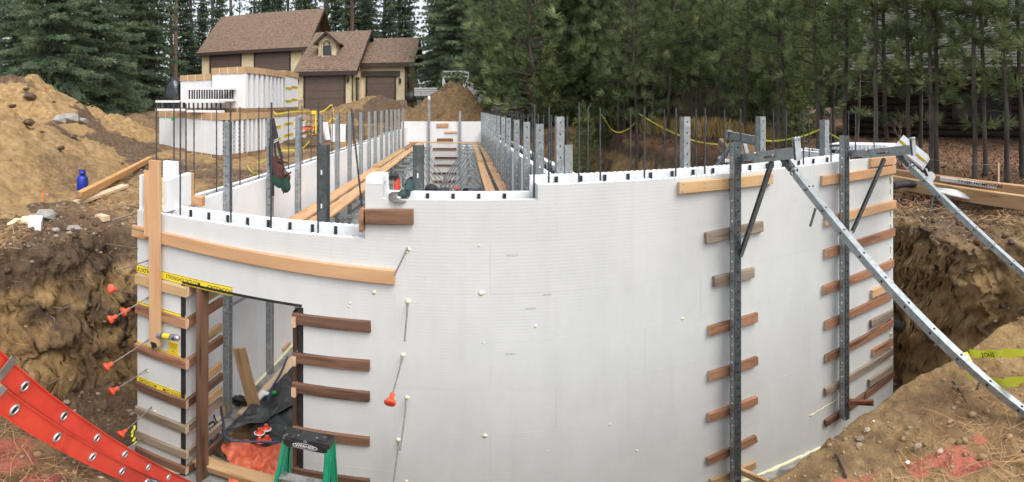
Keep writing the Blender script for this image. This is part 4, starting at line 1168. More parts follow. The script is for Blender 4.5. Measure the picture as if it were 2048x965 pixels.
# ------------------------------------------------------------------ the two outer braces
def outer_brace(xl, xr, ytop, hb, arm_end, arm_y0, arm_y1, st0, st1, br0, br1, label, stop):
    yf = D - .135
    pl = pY(xl, ytop, yf); pr = pY(xr, ytop, yf)
    X_ = (pl.x + pr.x) / 2; H = pl.z - Z(hb)
    b = empty('outer_brace', (X_, D - .09, Z(hb)), label, 'steel brace')
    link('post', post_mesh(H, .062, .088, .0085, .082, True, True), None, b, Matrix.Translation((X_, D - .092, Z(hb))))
    xa = X_ + .035
    e = pXx(arm_end, arm_y1, xa); s = Vector((xa, D - .135, EYE)) ; s.z = EYE - math.hypot(xa, s.y) * ang(0, arm_y0)[1]
    channel(s, e, .04, .078, M['galv'], b, 'bracket_arm', t=.005)
    # arm slots and bolts, end plate with two holes
    f = frame(s, e); L = (e - s).length
    m = MB(); m.box((.05, -.006, -.035), (.17, -.0028, -.02), 0, f); m.box((L * .45, -.006, -.012), (L * .62, -.0028, .0), 0, f); tag(m.build('slot', M['rust'], b), kind='stuff')
    m = MB(); m.lathe([(0, 0), (.014, 0), (.014, .012), (0, .012)], f @ Matrix.Translation((L * .62, -.003, 0)) @ Matrix.Rotation(math.pi / 2, 4, 'X'), 6); m.build('bolt', M['alu'], b); m = MB(); m.lathe([(0, 0), (.012, 0), (.012, .02), (0, .02)], f @ Matrix.Translation((L * .3, -.003, .03)) @ Matrix.Rotation(math.pi / 2, 4, 'X'), 6)
    m.build('bolt', M['alu'], b)
    m = MB(); m.box((L - .018, -.022, -.05), (L - .012, .032, .10), 0, f); m.box((L + .006, -.022, -.05), (L + .012, .032, .10), 0, f); m.box((L - .012, .0, -.045), (L + .006, .006, .10), 0, f)
    for zz in (.088,):
        for yy in (-.012, .022): m.lathe([(.006, 0), (.013, 0), (.013, .034), (.006, .034)], f @ Matrix.Translation((L - .020, yy, zz)) @ Matrix.Rotation(math.pi / 2, 4, 'Y'), 10)
    m.build('end_plate', M['galv'], b)
    a = pXx(*st0, xa + .01); c = pXx(*st1, xa + .01)
    channel(c, a, .03, .035, M['galv'], b, 'strut', up=(0, -1, 1), t=.004)
    # telescoping brace: collar, screw, outer and inner tube
    a = pXx(*br0, xa + .03); c = pXx(*br1, xa - .01)
    d = (c - a).normalized(); tot = stop
    m = MB(); m.bar(a - d * .02, a + d * .13, .042, .05, (1, 0, 0)); m.build('brace_fork', M['galv_dark'], b)
    m = MB(); m.tube([a + d * .12, a + d * .24], .016, 10); m.lathe([(.03, 0), (.034, .0), (.034, .02), (.03, .02)], frame(a + d * .15, a + d * .3) @ Matrix.Rotation(math.pi / 2, 4, 'Y'), 8); m.build('screw', M['galv'], b)
    mid = a + d * (tot * .62)
    m = MB(); m.bar(a + d * .19, mid, .048, .048, (1, 0, 0)); m.bar(mid - d * .03, mid + d * .003, .054, .054, (1, 0, 0)); m.build('brace_tube', M['galv'], b)
    m = MB(); m.bar(mid - d * .02, a + d * tot, .040, .040, (1, 0, 0)); m.build('inner_tube', M['galv'], b)
    m = MB(); fr = frame(a, a + d, (1, 0, 0)); k = .35
    while k < tot:
        w2 = .0245 if k < tot * .62 else .0205
        for side_ in (0, 1):
            mw = fr @ Matrix.Translation((k, 0, 0)) @ (Matrix.Rotation(math.pi / 2, 4, 'X') if side_ else Matrix.Identity(4))
            m.lathe([(0, w2 + .0006), (.0085, w2 + .0006), (.0085, w2 - .004)], mw, 8)
            m.lathe([(0, -w2 - .0006), (.0085, -w2 - .0006), (.0085, -w2 + .004)], mw, 8)
        k += .21
    tag(m.build('pin_holes', M['ink'], b), kind='stuff')
    m = MB(); q = a + d * .34; m.tube([q + Vector((-.05, -.02, .0)), q + Vector((.06, 0, .01))], .006, 6); m.build('locking_pin', M['galv_dark'], b); m = MB(); m.tube([a + d * .5 + Vector((-.04, 0, -.02)), a + d * .5 + Vector((-.09, -.0, -.13))], .009, 6); m.build('locking_pin', M['galv_dark'], b)
    return b
outer_brace(1465, 1487, 285, 3.58, 1594, 319, 305, (1546, 325), (1483, 512), (1566, 315), (2048, 824), 'tall steel brace left of the other, reaching over the middle of the wall', 3.0)
outer_brace(1686, 1703, 272, 3.30, 1826, 311, 299, (1770, 318), (1706, 464), (1800, 312), (2048, 548), 'second steel brace near the right corner with a rusty scaffold arm', 3.1)
# rusty foot plate and wooden wedges at the feet
m = MB(); a = pY(1702, 800, D - .12); m.bar(a + Vector((-.05, 0, 0)), a + Vector((.16, -.16, -.05)), .1, .02); m.bar(a + Vector((-.05, -.03, .01)), a + Vector((.13, -.2, .0)), .04, .03); m.tube([a + Vector((.10, -.1, 0)), a + Vector((.12, -.1, .09))], .01, 6)
tag(m.build('foot_plate', M['rust']), 'rusty steel foot plate at the bottom of the right brace', 'steel plate')
a = pY(1482, 940, D - .1)
board(a + Vector((-.02, 0, .0)), a + Vector((.16, -.28, -.1)), .07, .04, M['wood_tan'], None, name='wedge', label='short timber wedge at the foot of the left outer brace', cat='timber')

# ------------------------------------------------------------------ reinforcing bars
RB = {}
def rebar(base, top, label, group=None, r=.0075, bend=None):
    base = Vector(base); top = Vector(top); L = (top - base).length
    key = (round(L, 1), r)
    if key not in RB:
        m = MB(); n = max(6, int(L / .045)); k = 6
        if r < .0074: n = 6
        m.tube([(0, 0, i * key[0] / n) for i in range(n + 1)], [r * (1.12 if i % 2 else .95) for i in range(n + 1)], k)
        RB[key] = m.mesh('rebar', [M['rebar']])
    f = frame(base, top); 
    rot = Vector((0, 0, 1)).rotation_difference((top - base).normalized()).to_matrix().to_4x4()
    mw = Matrix.Translation(base) @ rot @ Matrix.Diagonal((1, 1, L / key[0], 1))
    o = link('rebar', RB[key], None, None, mw)
    return tag(o, label, 'rebar', group)
YC = D + .14
def rb_front(px, ptop, label, group, hb=1.6, Y=YC, r=.0075):
    p = pY(px, ptop, Y); q = Vector((p.x + rr.uniform(-.01, .01), Y, Z(hb)))
    return rebar(q, p, label, group, r)
for x_, t_ in ((361, 203), (461, 205), (543, 205), (637, 205)):
    rb_front(x_, t_, 'dark rebar standing in the low left part of the front wall', 'rebar in the low left part of the front wall', hb=1.5)
rebar(pY(728, 452, D + .2), pY(703, 217, D + .2), 'leaning dark rebar left of the step in the front wall', 'leaning rebar')
for x_, t_ in ((1069, 208), (1098, 214), (1158, 204), (1200, 216), (1289, 214), (1352, 216), (1410, 217), (1481, 218), (1547, 220), (1572, 221), (1607, 219), (1662, 220), (1711, 221), (1748, 221)):
    rb_front(x_, t_, 'dark rebar standing in the right part of the front wall', 'rebar in the right part of the front wall', hb=1.3)
for x_, t_ in ((1176, 214), (1261, 216), (1329, 218), (1392, 218), (1449, 219), (1527, 222), (1618, 221), (1649, 222), (1697, 221)):
    rb_front(x_, t_, 'thin grey rebar just behind the right part of the front wall', 'thin rebar behind the front wall', hb=1.3, Y=D + TH + .35, r=.0065)
for x_, t_ in ((313, 211), (348, 208), (372, 208), (388, 215), (433, 212), (480, 214), (518, 215), (577, 216), (604, 215), (622, 216)):
    f = (x_ - X0) / RX; X_ = WL + .14; p = pXx(x_, t_, X_)
    if x_ > 360: rebar((X_, p.y, Z(1.7)), p, 'dark rebar standing in the near left side wall', 'rebar in the near left side wall')
    else: rebar((X_, p.y, Z(1.7)), p, 'rebar rising from the left corner in front of the foam stack', 'rebar at the left corner')
y_ = 9.4
while y_ < 20:
    rebar((WL + .14, y_, Z(1.7)), (WL + .14 + rr.uniform(-.02, .02), y_, Z(.07 + .01 * y_)), 'one of the evenly spaced dark rods in the far left side wall', 'rebar in the far left side wall', r=.009)
    y_ += .61
y_ = 4.0
while y_ < 19.5:
    X_ = pwx(y_) + .14
    rebar((X_, y_, Z(1.8)), (X_ + rr.uniform(-.015, .015), y_, Z(.05 + .012 * y_)), 'one of the dark rods standing close together in the partition wall', 'rebar in the partition wall', r=.0085)
    y_ += .41 if y_ < 9 else .61

# ------------------------------------------------------------------ tie rods and their orange safety caps
def cap(p, axis, parent, r=.042):
    """mushroom cap; axis points away from the rod"""
    q = Vector((0, 0, 1)).rotation_difference(Vector(axis).normalized()).to_matrix().to_4x4()
    m = MB()
    m.lathe([(.012, -.075), (.019, -.072), (.018, -.035), (.022, -.02), (r * .8, -.012), (r, -.002), (r, .006), (r * .93, .013), (r * .45, .015), (0, .015)], Matrix.Translation(p) @ q, 18)
    for k in range(6):
        a = k * math.pi / 3
        m.bar(Matrix.Translation(p) @ q @ Vector((.014 * math.cos(a), .014 * math.sin(a), -.03)), Matrix.Translation(p) @ q @ Vector((r * .8 * math.cos(a), r * .8 * math.sin(a), -.013)), .004, .012)
    return m.build('cap', M['cap_red'], parent)
def tie(base_px, end_px, out, label, capped=True, r=.0062, base_r=None):
    a = pY(base_px[0], base_px[1], D + (.0 if base_r is None else base_r))
    f, t = ang(*end_px); 
    # the free end stands 'out' metres nearer to the camera than the wall
    Y = a.y - out
    b = pY(end_px[0], end_px[1], Y)
    m = MB(); d = (b - a).normalized()
    m.tube([a - d * .03] + [a.lerp(b, i / 14) for i in range(1, 15)], [r * (1.08 if i % 2 else .94) for i in range(15)], 8)
    o = m.build('tie_rod', M['rod']); tag(o, label, 'steel rod', 'tie rods through the front wall')
    if capped:
        c = empty('safety_cap', tuple(b), {'222': 'orange mushroom cap beside the second one on the left of the pier', '223': 'uppermost orange mushroom cap left of the pier', '249': 'small orange mushroom cap nearest the left edge of the pier', '214': 'orange mushroom cap on the rod coming from the black clamp', '225': 'orange mushroom cap second from the bottom left of the pier', '243': 'lowest orange mushroom cap left of the pier, by the red ladder', '781': 'large orange mushroom cap hanging right of the door'}[str(end_px[0])], 'safety cap', 'orange safety caps')
        cap(b + d * .01, d, c)
for b_, e_, out, lb, cp in (
        ((296, 465), (236, 451), .30, 'thin wire rod sticking out left above the printed band', False),
        ((300, 520), (236, 541), .34, 'bare steel rod pointing left just above the top printed band', False),
        ((272, 588), (223, 578), .30, 'steel rod with the uppermost cap on the left of the pier', True),
        ((297, 595), (222, 639), .36, 'steel rod slanting down left to the cap beside the second one', True),
        ((275, 610), (249, 624), .16, 'short steel rod with its cap close to the left edge of the pier', True),
        ((297, 680), (214, 734), .42, 'steel rod starting at the black clip and slanting down left', True),
        ((295, 739), (225, 783), .40, 'steel rod coming out of the foam spot above the lowest printed band', True),
        ((304, 814), (243, 869), .40, 'steel rod with the lowest cap on the left pier', True),
        ((293, 872), (262, 895), .20, 'bare steel rod near the bottom of the left pier', False),
        ((815, 497), (789, 551), .30, 'bare steel rod beside the right end of the long ledger board', False),
        ((816, 606), (809, 683), .30, 'bare steel rod hanging below the first foam spot right of the door', False),
        ((806, 713), (781, 803), .36, 'steel rod with the large cap right of the door', True),
        ((814, 798), (800, 902), .34, 'bare steel rod below the one with the large cap', False),
        ((798, 882), (786, 975), .36, 'bare steel rod at the bottom edge right of the door', False)):
    tie(b_, e_, out, lb, cp, r=.0045 if 'wire' in lb else .0062)
m = MB(); m.tube([pY(276, 497, D), pY(212, 488, D - .3)], .004, 6); tag(m.build('tie_rod', M['rod']), 'thin grey wire pointing left beside the ledger board end', 'wire')
# clip and spray can at the foot of the tall upright plank
a = pY(309, 688, D - .07); m = MB(); m.box((a.x - .028, D - .09, a.z - .012), (a.x + .028, D - .035, a.z + .018)); m.box((a.x - .012, D - .10, a.z - .04), (a.x + .008, D - .06, a.z - .012)); m.box((a.x + .018, D - .095, a.z - .02), (a.x + .036, D - .05, a.z + .006))
tag(m.build('clamp', M['black']), 'small black clamp under the foot of the tall upright plank', 'clamp')
c0 = pY(317, 671, D - .07); c1 = pY(358, 677, D - .13)
can = empty('spray_can', tuple(c0), 'yellow and dark blue foam spray can lying sideways against the pier', 'spray can')
q = frame(c0, c1) @ Matrix.Rotation(math.pi / 2, 4, 'Y'); L = (c1 - c0).length
m = MB(); m.lathe([(0, -.012), (.022, -.01), (.027, 0), (.0285, .01), (.0285, L - .035)], q, 16); m.build('can_body', M['yellow'], can)
blue_p = pmat('dark_blue_print', (.02, .03, .09), (.35, .35, .38), 30, .4, bump=0); m = MB(); m.lathe([(.0288, .0), (.0288, L * .28)], q, 16); m.build('can_print', blue_p, can); m = MB(); m.lathe([(.0288, L * .62), (.0288, L - .03)], q, 16); m.build('can_print', blue_p, can)
m = MB(); m.lathe([(.0285, L - .035), (.029, L - .03), (.024, L - .01), (.017, L), (.010, L + .001), (0, L + .004)], q, 16); m.build('can_top', M['alu'], can)

# ------------------------------------------------------------------ orange extension ladder leaning into the pit
LP = Vector((-1.312, .935, Z(.952))); LD = Vector((-.101, .665, -.740)).normalized(); LQ = Vector((-1.245, .856, Z(.974))); LE = Vector((-.109, .67, -.734)).normalized()
SX = Vector((1, 0, 0)); 
lad = empty('extension_ladder', tuple(LP), 'orange red extension ladder sloping down into the pit at the left', 'ladder')
def ladder_section(P, d, wid, s0, s1, name, dep=.083):
    x = (SX - d * SX.dot(d)).normalized(); nrm = d.cross(x).normalized()
    if nrm.z < 0: nrm = -nrm
    for sgn, off in ((1, 0), (-1, -wid)):
        m = MB()
        def bx(sa, sb, xa, xb, na, nb):
            c = [P + d * s + x * (off + xx) + nrm * nn for s, xx, nn in ((sa, xa, na), (sa, xb, na), (sa, xb, nb), (sa, xa, nb), (sb, xa, na), (sb, xb, na), (sb, xb, nb), (sb, xa, nb))]
            m.add(c, BOXF)
        t = .004
        bx(s0, s1, -t if sgn > 0 else 0, 0 if sgn > 0 else t, -dep / 2 + .004, dep / 2 - .004)
        bx(s0, s1, -.028 if sgn > 0 else -.012, .012 if sgn > 0 else .028, dep / 2 - .005, dep / 2)
        bx(s0, s1, -.028 if sgn > 0 else -.012, .012 if sgn > 0 else .028, -dep / 2, -dep / 2 + .005)
        m.build('rail', M['ladder_red'], lad)
    k = math.ceil(s0 / .305); 
    mr_ = MB()
    while k * .305 < s1:
        c = P + d * (k * .305)
        m = MB(); m.tube([c - x * (wid + .004), c + x * .001], .015, 10, cap=False); m.build('rung', M['alu'], lad)
        f = Matrix((d, nrm, x)).transposed().to_4x4(); f.translation = c + x * .001
        m = MB(); f2 = f @ Matrix.Diagonal((.74, 1.1, 1, 1))
        m.lathe([(.0135, -.012), (.0135, .006), (.0185, .007), (.023, .004), (.0235, .0)], f2, 20); m.build('rung_end', M['alu'], lad)
        m = MB(); m.lathe([(0, .003), (.0137, .003)], f2, 16); m.build('rung_bore', M['ink'], lad)
        k += 1
    return x, nrm
x1_, n1_ = ladder_section(LP, LD, .38, -.9, 3.35, 'fly', .076)
x2_, n2_ = ladder_section(LQ - n1_ * .012, LE, .50, -.9, 3.45, 'base', .080)
# grey guide bracket across both rails
b0 = pR(60, 700 + 40, 1.45)
m = MB(); c = LP + LD * (-.145) + x1_ * .012
m.bar(c + n1_ * .05 , c + n1_ * (-.045), .034, .006, x1_); m.bar(c + n1_ * (-.045) , c + n1_ * (-.045) + x1_ * .055 + n1_ * -.012, .034, .006, n1_)
c2 = LQ + LE * (-.13) + x2_ * .012; m.bar(c2 + n2_ * .03, c2 + n2_ * -.05, .034, .006, x2_); m.build('guide_bracket', M['alu'], lad)
# oval maker's badge
c = LQ + LE * (1.30) + x2_ * .0045
f = Matrix((LE, -n2_ if False else n2_, x2_)).transposed().to_4x4(); f.translation = c
m = MB(); vs = [f @ Vector((.062 * math.cos(k * math.pi / 16), .027 * math.sin(k * math.pi / 16), .0)) for k in range(32)]; m.add(vs, [tuple(range(32))]); bdg = m.build('badge', M['white'], lad)
navy = pmat('navy', (.02, .03, .22), (.03, .04, .3), 5, .4, bump=0)
m = MB(); vs = [f @ Vector((a_ * math.cos(k * math.pi / 16), b__ * math.sin(k * math.pi / 16), .0008)) for a_, b__ in ((.058, .024), (.047, .0175)) for k in range(32)]; m.add(vs, [(k, (k + 1) % 32, 32 + (k + 1) % 32, 32 + k) for k in range(32)]); m.build('badge_rim', navy, bdg)
lettering('WERNER', .022, c + x2_ * .001, LE, n2_, M['ink'], bdg, .0005)

# ------------------------------------------------------------------ green stepladder by the door
gl = empty('green_stepladder', tuple(pY(612, 965, 3.0)), 'green fibreglass stepladder with a paint-splashed black top standing by the door opening', 'ladder')
tc_ = pY(613, 868, 3.02); topz = tc_.z
cx0, cx1 = pY(568, 880, 2.95).x, pY(660, 880, 2.95).x
m = MB()
Y0g, Y1g = 2.93, 3.06
m.box((cx0, Y0g, topz - .055), (cx1, Y1g, topz)); m.box((cx0 + .01, Y0g - .012, topz - .075), (cx1 - .01, Y0g, topz - .012))
m.box((cx0 + .03, Y0g + .02, topz), (cx0 + .09, Y1g - .02, topz + .006)); m.box((cx1 - .10, Y0g + .03, topz), (cx1 - .03, Y1g - .02, topz + .006))
topm = pmat('splashed_black_plastic', (0.015, 0.015, 0.016), (0.04, 0.04, 0.04), 10, .5, bump=.2, c3=(.42, .42, .4), s3=24, lo3=.62, hi3=.70)
o = m.build('top_cap', topm, gl)
cc = Vector(((cx0 + cx1) / 2, Y0g - .0125, topz - .043))
m = MB(); m.add([cc + Vector((.088 * math.cos(k * math.pi / 16), -.001, .0255 * math.sin(k * math.pi / 16))) for k in range(32)], [tuple(range(32))]); lg = m.build('badge', M['white'], o)
m = MB(); m.add([cc + Vector((.081 * math.cos(k * math.pi / 16), -.0018, .021 * math.sin(k * math.pi / 16))) for k in range(32)], [tuple(range(32))]); m.build('badge_field', M['ink'], lg)
lettering('WERNER', .034, cc + Vector((0, -.003, 0)), (1, 0, 0), (0, 0, 1), M['white'], lg, .0008)
for x_, dx_ in ((cx0 + .025, -.06), (cx1 - .025, .06)):
    for yb, nm in ((-.42, 'front'), (.10, 'rear')):
        m = MB(); a = Vector((x_, Y0g + .03 if yb < 0 else Y1g - .03, topz - .05)); b = Vector((x_ + dx_, Y0g + yb, Z(3.7)))
        f = frame(a, b, (0, 1, 0)); L = (b - a).length
        m.box((0, -.003, -.035), (L, .003, .035), 0, f); m.box((0, -.003, .030), (L, .028 * (-1 if dx_ > 0 else 1), .035) if dx_ < 0 else (L, .003, .035), 0, f) if dx_ < 0 else m.box((0, -.028, .030), (L, .003, .035), 0, f)
        m.box((0, -.003 if dx_ < 0 else -.028, -.035), (L, .028 if dx_ < 0 else .003, -.030), 0, f)
        m.build('rail', M['ladder_green'], gl)
for k in range(1, 4):
    t = k * .28; w_ = .06 * t / 1.3; yy = Y0g + .03 - .45 * t / 1.3
    m = MB(); m.box((cx0 + .03 - w_, yy - .045, topz - .05 - t * .96 - .02), (cx1 - .03 + w_, yy + .045, topz - .05 - t * .96)); 
    for j in range(4): m.box((cx0 + .03 - w_, yy - .04 + j * .022, topz - .05 - t * .96), (cx1 - .03 + w_, yy - .032 + j * .022, topz - .05 - t * .96 + .003))
    m.build('step', M['alu'], gl)

# ------------------------------------------------------------------ clutter seen through the door
def cloth(corners, amp, mat, label, name='tarp', nx=60, ny=40, seed=1, cat='tarp', fr=5.0, edge=.0, drop=0.0):
    c = [np.array(v) for v in corners]
    u, v = np.meshgrid(np.linspace(0, 1, nx), np.linspace(0, 1, ny), indexing='ij')
    P = ((1 - u) * (1 - v))[..., None] * c[0] + (u * (1 - v))[..., None] * c[1] + (u * v)[..., None] * c[2] + ((1 - u) * v)[..., None] * c[3]
    n_ = fbm(P[..., 0] * fr * .8, P[..., 1] * fr, 4, .5, seed)
    rdg = 1 - np.abs(fbm(P[..., 0] * fr * .6 + 5, P[..., 1] * fr * .6, 3, .5, seed + 3)) * 2
    win = np.minimum(np.minimum(u, 1 - u), np.minimum(v, 1 - v)) * 6
    P[..., 2] += amp * (n_ * .6 + rdg * .6) * np.clip(win + .3, 0, 1)
    P[..., 0] += (1 - np.clip(win, 0, 1)) * .05 * fbm(v * 4, u * 4, 2, seed=seed + 5)
    P[..., 1] += (1 - np.clip(win, 0, 1)) * .07 * fbm(u * 5, v * 3, 2, seed=seed + 6)
    i = np.arange(nx - 1)[:, None] * ny; j = np.arange(ny - 1)[None]
    f = np.stack([i + j, i + ny + j, i + ny + j + 1, i + j + 1], -1).reshape(-1, 4)
    me = tri_mesh(name, P.reshape(-1, 3), f); me.polygons.foreach_set('use_smooth', np.ones(len(f), bool))
    o = link(name, me, mat); tag(o, label, cat)
    so = o.modifiers.new('thick', 'SOLIDIFY'); so.thickness = .004
    return o
def flo(px, py, h=3.62): return tuple(pH(px, py, h))
cloth([flo(450, 872, 3.46), flo(592, 810, 3.42), flo(592, 725, 3.5), flo(500, 822, 3.45)], .08, M['tarp_dark'], 'crumpled dark tarp heaped inside the doorway behind the orange one', seed=4)
cloth([flo(500, 905, 3.5), flo(625, 880, 3.5), flo(600, 770, 3.5), flo(505, 830, 3.5)], .05, M['tarp_dark'], 'dark speckled tarp spread on the floor beneath the red caps', seed=6)
cloth([flo(455, 1010, 3.6), flo(640, 1010, 3.6), flo(590, 893, 3.48), flo(440, 884, 3.46)], .07, M['tarp_orange'], 'bright orange crumpled tarp just inside the door opening', seed=8, fr=11)
def hose(pts, r, mat, name, label, cat, n=8):
    P = [Vector(p) for p in pts]; out = []
    for i in range(len(P) - 1):
        a, b, c_, d_ = P[max(i - 1, 0)], P[i], P[i + 1], P[min(i + 2, len(P) - 1)]
        for k in range(8):
            t = k / 8
            out.append(.5 * ((2 * b) + (c_ - a) * t + (2 * a - 5 * b + 4 * c_ - d_) * t * t + (3 * b - a - 3 * c_ + d_) * t ** 3))
    out.append(P[-1]); m = MB(); m.tube(out, r, n)
    o = m.build(name, mat)
    return tag(o, label, cat) if label else o
hose([flo(440, 800, 3.3), flo(447, 850, 3.28), flo(455, 878, 3.28), flo(500, 884, 3.3), flo(560, 885, 3.3)], .013, M['tarp_blue'], 'tarp_hem', 'blue rolled hem along the edge of the orange tarp', 'tarp hem')
hose([flo(535, 805, 3.35), flo(545, 775, 3.38), flo(560, 750, 3.38), flo(575, 715, 3.4)], .015, M['tarp_blue'], 'tarp_hem', 'blue rolled hem running back along the dark tarp beside the wall', 'tarp hem')
for k, (x_, y_) in enumerate(((519, 866), (532, 858), (519, 884), (534, 881))):
    p = Vector(flo(x_, y_, 3.40))
    c = empty('floor_cap', tuple(p), ('front left', 'rear right', 'half buried left', 'half buried right')[k] + ' red cap of the four lying on the dark tarp', 'safety cap', 'red caps on the dark tarp')
    m = MB(); m.lathe([(.05, 0), (.048, .006), (.022, .012), (.018, .05), (.021, .055), (.014, .058), (0, .056)], Matrix.Translation(p), 14); m.build('cap', M['cap_red'], c)
    if k < 2:
        m = MB(); m.lathe([(.058, -.004), (.052, .002), (.03, .006)], Matrix.Translation(p), 14); m.build('splash_ring', M['white'], c)
# plank lying on the footing, leaning board, blocks, cans
a = pH(522, 790, 3.50); b = pH(560, 700, 3.50)
board((-2.50, 4.75, Z(3.585)), (-2.50, 7.0, Z(3.585)), .038, .16, M['wood_pale'], None, name='floor_plank', label='pale plank lying along the foot of the inner wall seen through the door', cat='plank')
a = pR(478, 697, 5.35); b = pH(512, 826, 3.55)
board(b, a, .15, .025, M['wood_tan'], None, up=(1, .25, 0), name='leaning_board', label='board leaning against the inner wall seen through the door', cat='board')
def canister(px, py, r, h_, mat, name, label, cat, h=3.6, top=None):
    p = pH(px, py, h); c = empty(name, tuple(p), label, cat)
    m = MB(); m.lathe([(0, 0), (r, 0), (r * 1.03, .006), (r, .012), (r, h_ - .01), (r * 1.04, h_)], Matrix.Translation(p), 16); m.build('side', mat, c)
    m = MB(); m.lathe([(r * 1.04, h_), (r * .9, h_), (r * .88, h_ - .01), (0, h_ - .012)], Matrix.Translation(p), 16); m.build('top', top or M['alu'], c)
canister(571, 691, .055, .14, pmat('old_can', (.10, .11, .06), (.22, .22, .15), 9, .5, .3, c3=(.35, .35, .3), s3=8), 'paint_can', 'old greenish tin on the footing at the back of the door view', 'tin')
canister(444, 828, .048, .14, M['cardboard'], 'cardboard_tube', 'short cardboard tube on the footing behind the doorway post', 'tube', top=M['cardboard_dk'], h=3.58)
m = MB(); p = pH(476, 808, 3.56)
for k in range(4): m.box((p.x - .14 + k * .06, p.y - .05 + .03 * (k % 2), p.z), (p.x - .09 + k * .07, p.y + .07, p.z + .05 + .02 * (k % 3)))
m.tube([p + Vector((-.12, -.03, .07)), p + Vector((.0, -.06, .10)), p + Vector((.13, .02, .06))], .02, 8)
tag(m.build('power_tool', M['black']), 'black power tool lying at the foot of the inner wall behind the leaning board', 'power tool')
p = pH(528, 798, 3.42); m = MB(); m.tube([p + Vector((-.06, -.03, 0)), p + Vector((-.02, .03, .06)), p + Vector((.04, .05, .05))], [.03, .045, .02], 8); tag(m.build('bag', M['white']), 'small white crumpled bag beside the leaning board', 'bag')
p = pH(535, 788, 3.44); m = MB(); m.tube([p, p + Vector((.09, .05, .01))], .03, 8); tag(m.build('green_bottle', pmat('green_plastic', (.01, .25, .06), (.02, .35, .1), 5, .4, bump=0)), 'bright green plastic piece behind the white bag', 'bottle')
board(pH(562, 700, 3.5), pH(575, 686, 3.5), .05, .1, M['wood_new'], None, name='block', label='small timber block beneath the old tin', cat='block')
hose([flo(425, 810, 3.5), flo(430, 838, 3.5), flo(448, 870, 3.5), flo(440, 905, 3.5), flo(470, 935, 3.52)], .009, M['blackrub'], 'hose', 'black hose curling on the floor behind the doorway post', 'hose')
hose([flo(418, 850, 3.5), flo(428, 845, 3.4), flo(436, 868, 3.45), flo(425, 885, 3.5), flo(418, 868, 3.48), flo(430, 850, 3.5)], .012, M['blackrub'], 'hose', 'coiled black hose against the left of the doorway', 'hose')
m = MB(); p = pY(270, 868, D - .12)
for k in range(5): m.tube([p + Vector((rr.uniform(-.03, .03), 0, .10 - .05 * k)), p + Vector((rr.uniform(-.03, .03), -.02, .06 - .05 * k))], .012, 6)
tag(m.build('flag_ribbon', M['tape_lime']), 'scrap of lime yellow ribbon hanging by the lowest rod of the pier', 'ribbon')

# ------------------------------------------------------------------ tool belt hung on the second post
tb_p = Vector((LXI + .10, 5.80, 0))
def TB(px, py, dy=0): return pY(px, py, 5.80 + dy)
tb = empty('tool_belt', tuple(TB(560, 380)), 'tool belt with black suspenders and brown leather pouches hanging from a steel post', 'tool belt')
def strap(pts, w, parent, mat, name='strap', t=.006):
    m = MB()
    for i in range(len(pts) - 1):
        a, b = Vector(pts[i]), Vector(pts[i + 1]); d = (b - a).normalized(); s = d.cross(Vector((0, 1, 0))).normalized()
        m.add([a - s * w / 2, a + s * w / 2, b + s * w / 2, b - s * w / 2] + [v + Vector((0, t, 0)) for v in (a - s * w / 2, a + s * w / 2, b + s * w / 2, b - s * w / 2)], BOXF)
    return m.build(name, mat, parent)
strap([TB(543, 238), TB(544, 262), TB(541, 300), TB(543, 345), TB(545, 392)], .055, tb, M['blackrub'])
strap([TB(545, 237, -.03), TB(551, 262, -.03), TB(557, 295, -.03), TB(564, 318, -.03)], .045, tb, M['blackrub'])
strap([TB(547, 240, -.02), TB(549, 270, -.02), TB(550, 300, -.02), TB(552, 320, -.02)], .03, tb, M['blackrub'])
m = MB(); a = TB(553, 284, -.05); m.bar(a + Vector((-.04, 0, -.01)), a + Vector((.03, 0, .02)), .01, .008); m.bar(a + Vector((-.03, 0, .015)), a + Vector((.025, 0, .04)), .01, .008); m.build('buckle', M['white'], tb)
def pouch(px, py, w, h_, d_, mat, tilt, name='pouch'):
    c = TB(px, py, -.05); R_ = Matrix.Translation(c) @ Matrix.Rotation(tilt, 4, 'Y')
    m = MB(); secs = [(1.05, .5), (.98, .2), (1.0, -.2), (.8, -.45), (.4, -.55)]
    vs = []; n = 12
    for sx, z_ in secs:
        for k in range(n):
            a_ = 2 * math.pi * k / n
            vs.append(R_ @ Vector((w / 2 * sx * math.copysign(abs(math.cos(a_)) ** .6, math.cos(a_)), d_ / 2 * sx * math.copysign(abs(math.sin(a_)) ** .6, math.sin(a_)), h_ * z_ + .006 * math.sin(3 * a_))))
    fs = [(i * n + k, i * n + (k + 1) % n, (i + 1) * n + (k + 1) % n, (i + 1) * n + k) for i in range(len(secs) - 1) for k in range(n)]
    m.add(vs, fs, 0, True); m.add(vs[-n:], [tuple(range(n))])
    return m.build(name, mat, tb)
pouch(553, 330, .14, .16, .09, M['leather'], .3); pouch(560, 345, .16, .20, .10, M['leather'], -.4); pouch(571, 352, .10, .13, .08, M['leather'], -.9)
pouch(556, 363, .18, .11, .09, M['green_cl'], .5); pouch(571, 370, .13, .16, .09, M['green_cl'], -.2); pouch(548, 322, .10, .10, .08, M['leather'], .1)
m = MB(); m.tube([TB(566, 335, -.1), TB(567, 388, -.1)], .009, 8); m.tube([TB(556, 322, -.1), TB(575, 326, -.1)], .012, 8); m.tube([TB(568, 352, -.1), TB(582, 345, -.1)], .01, 8); m.build('tool_handle', M['trim'], tb)

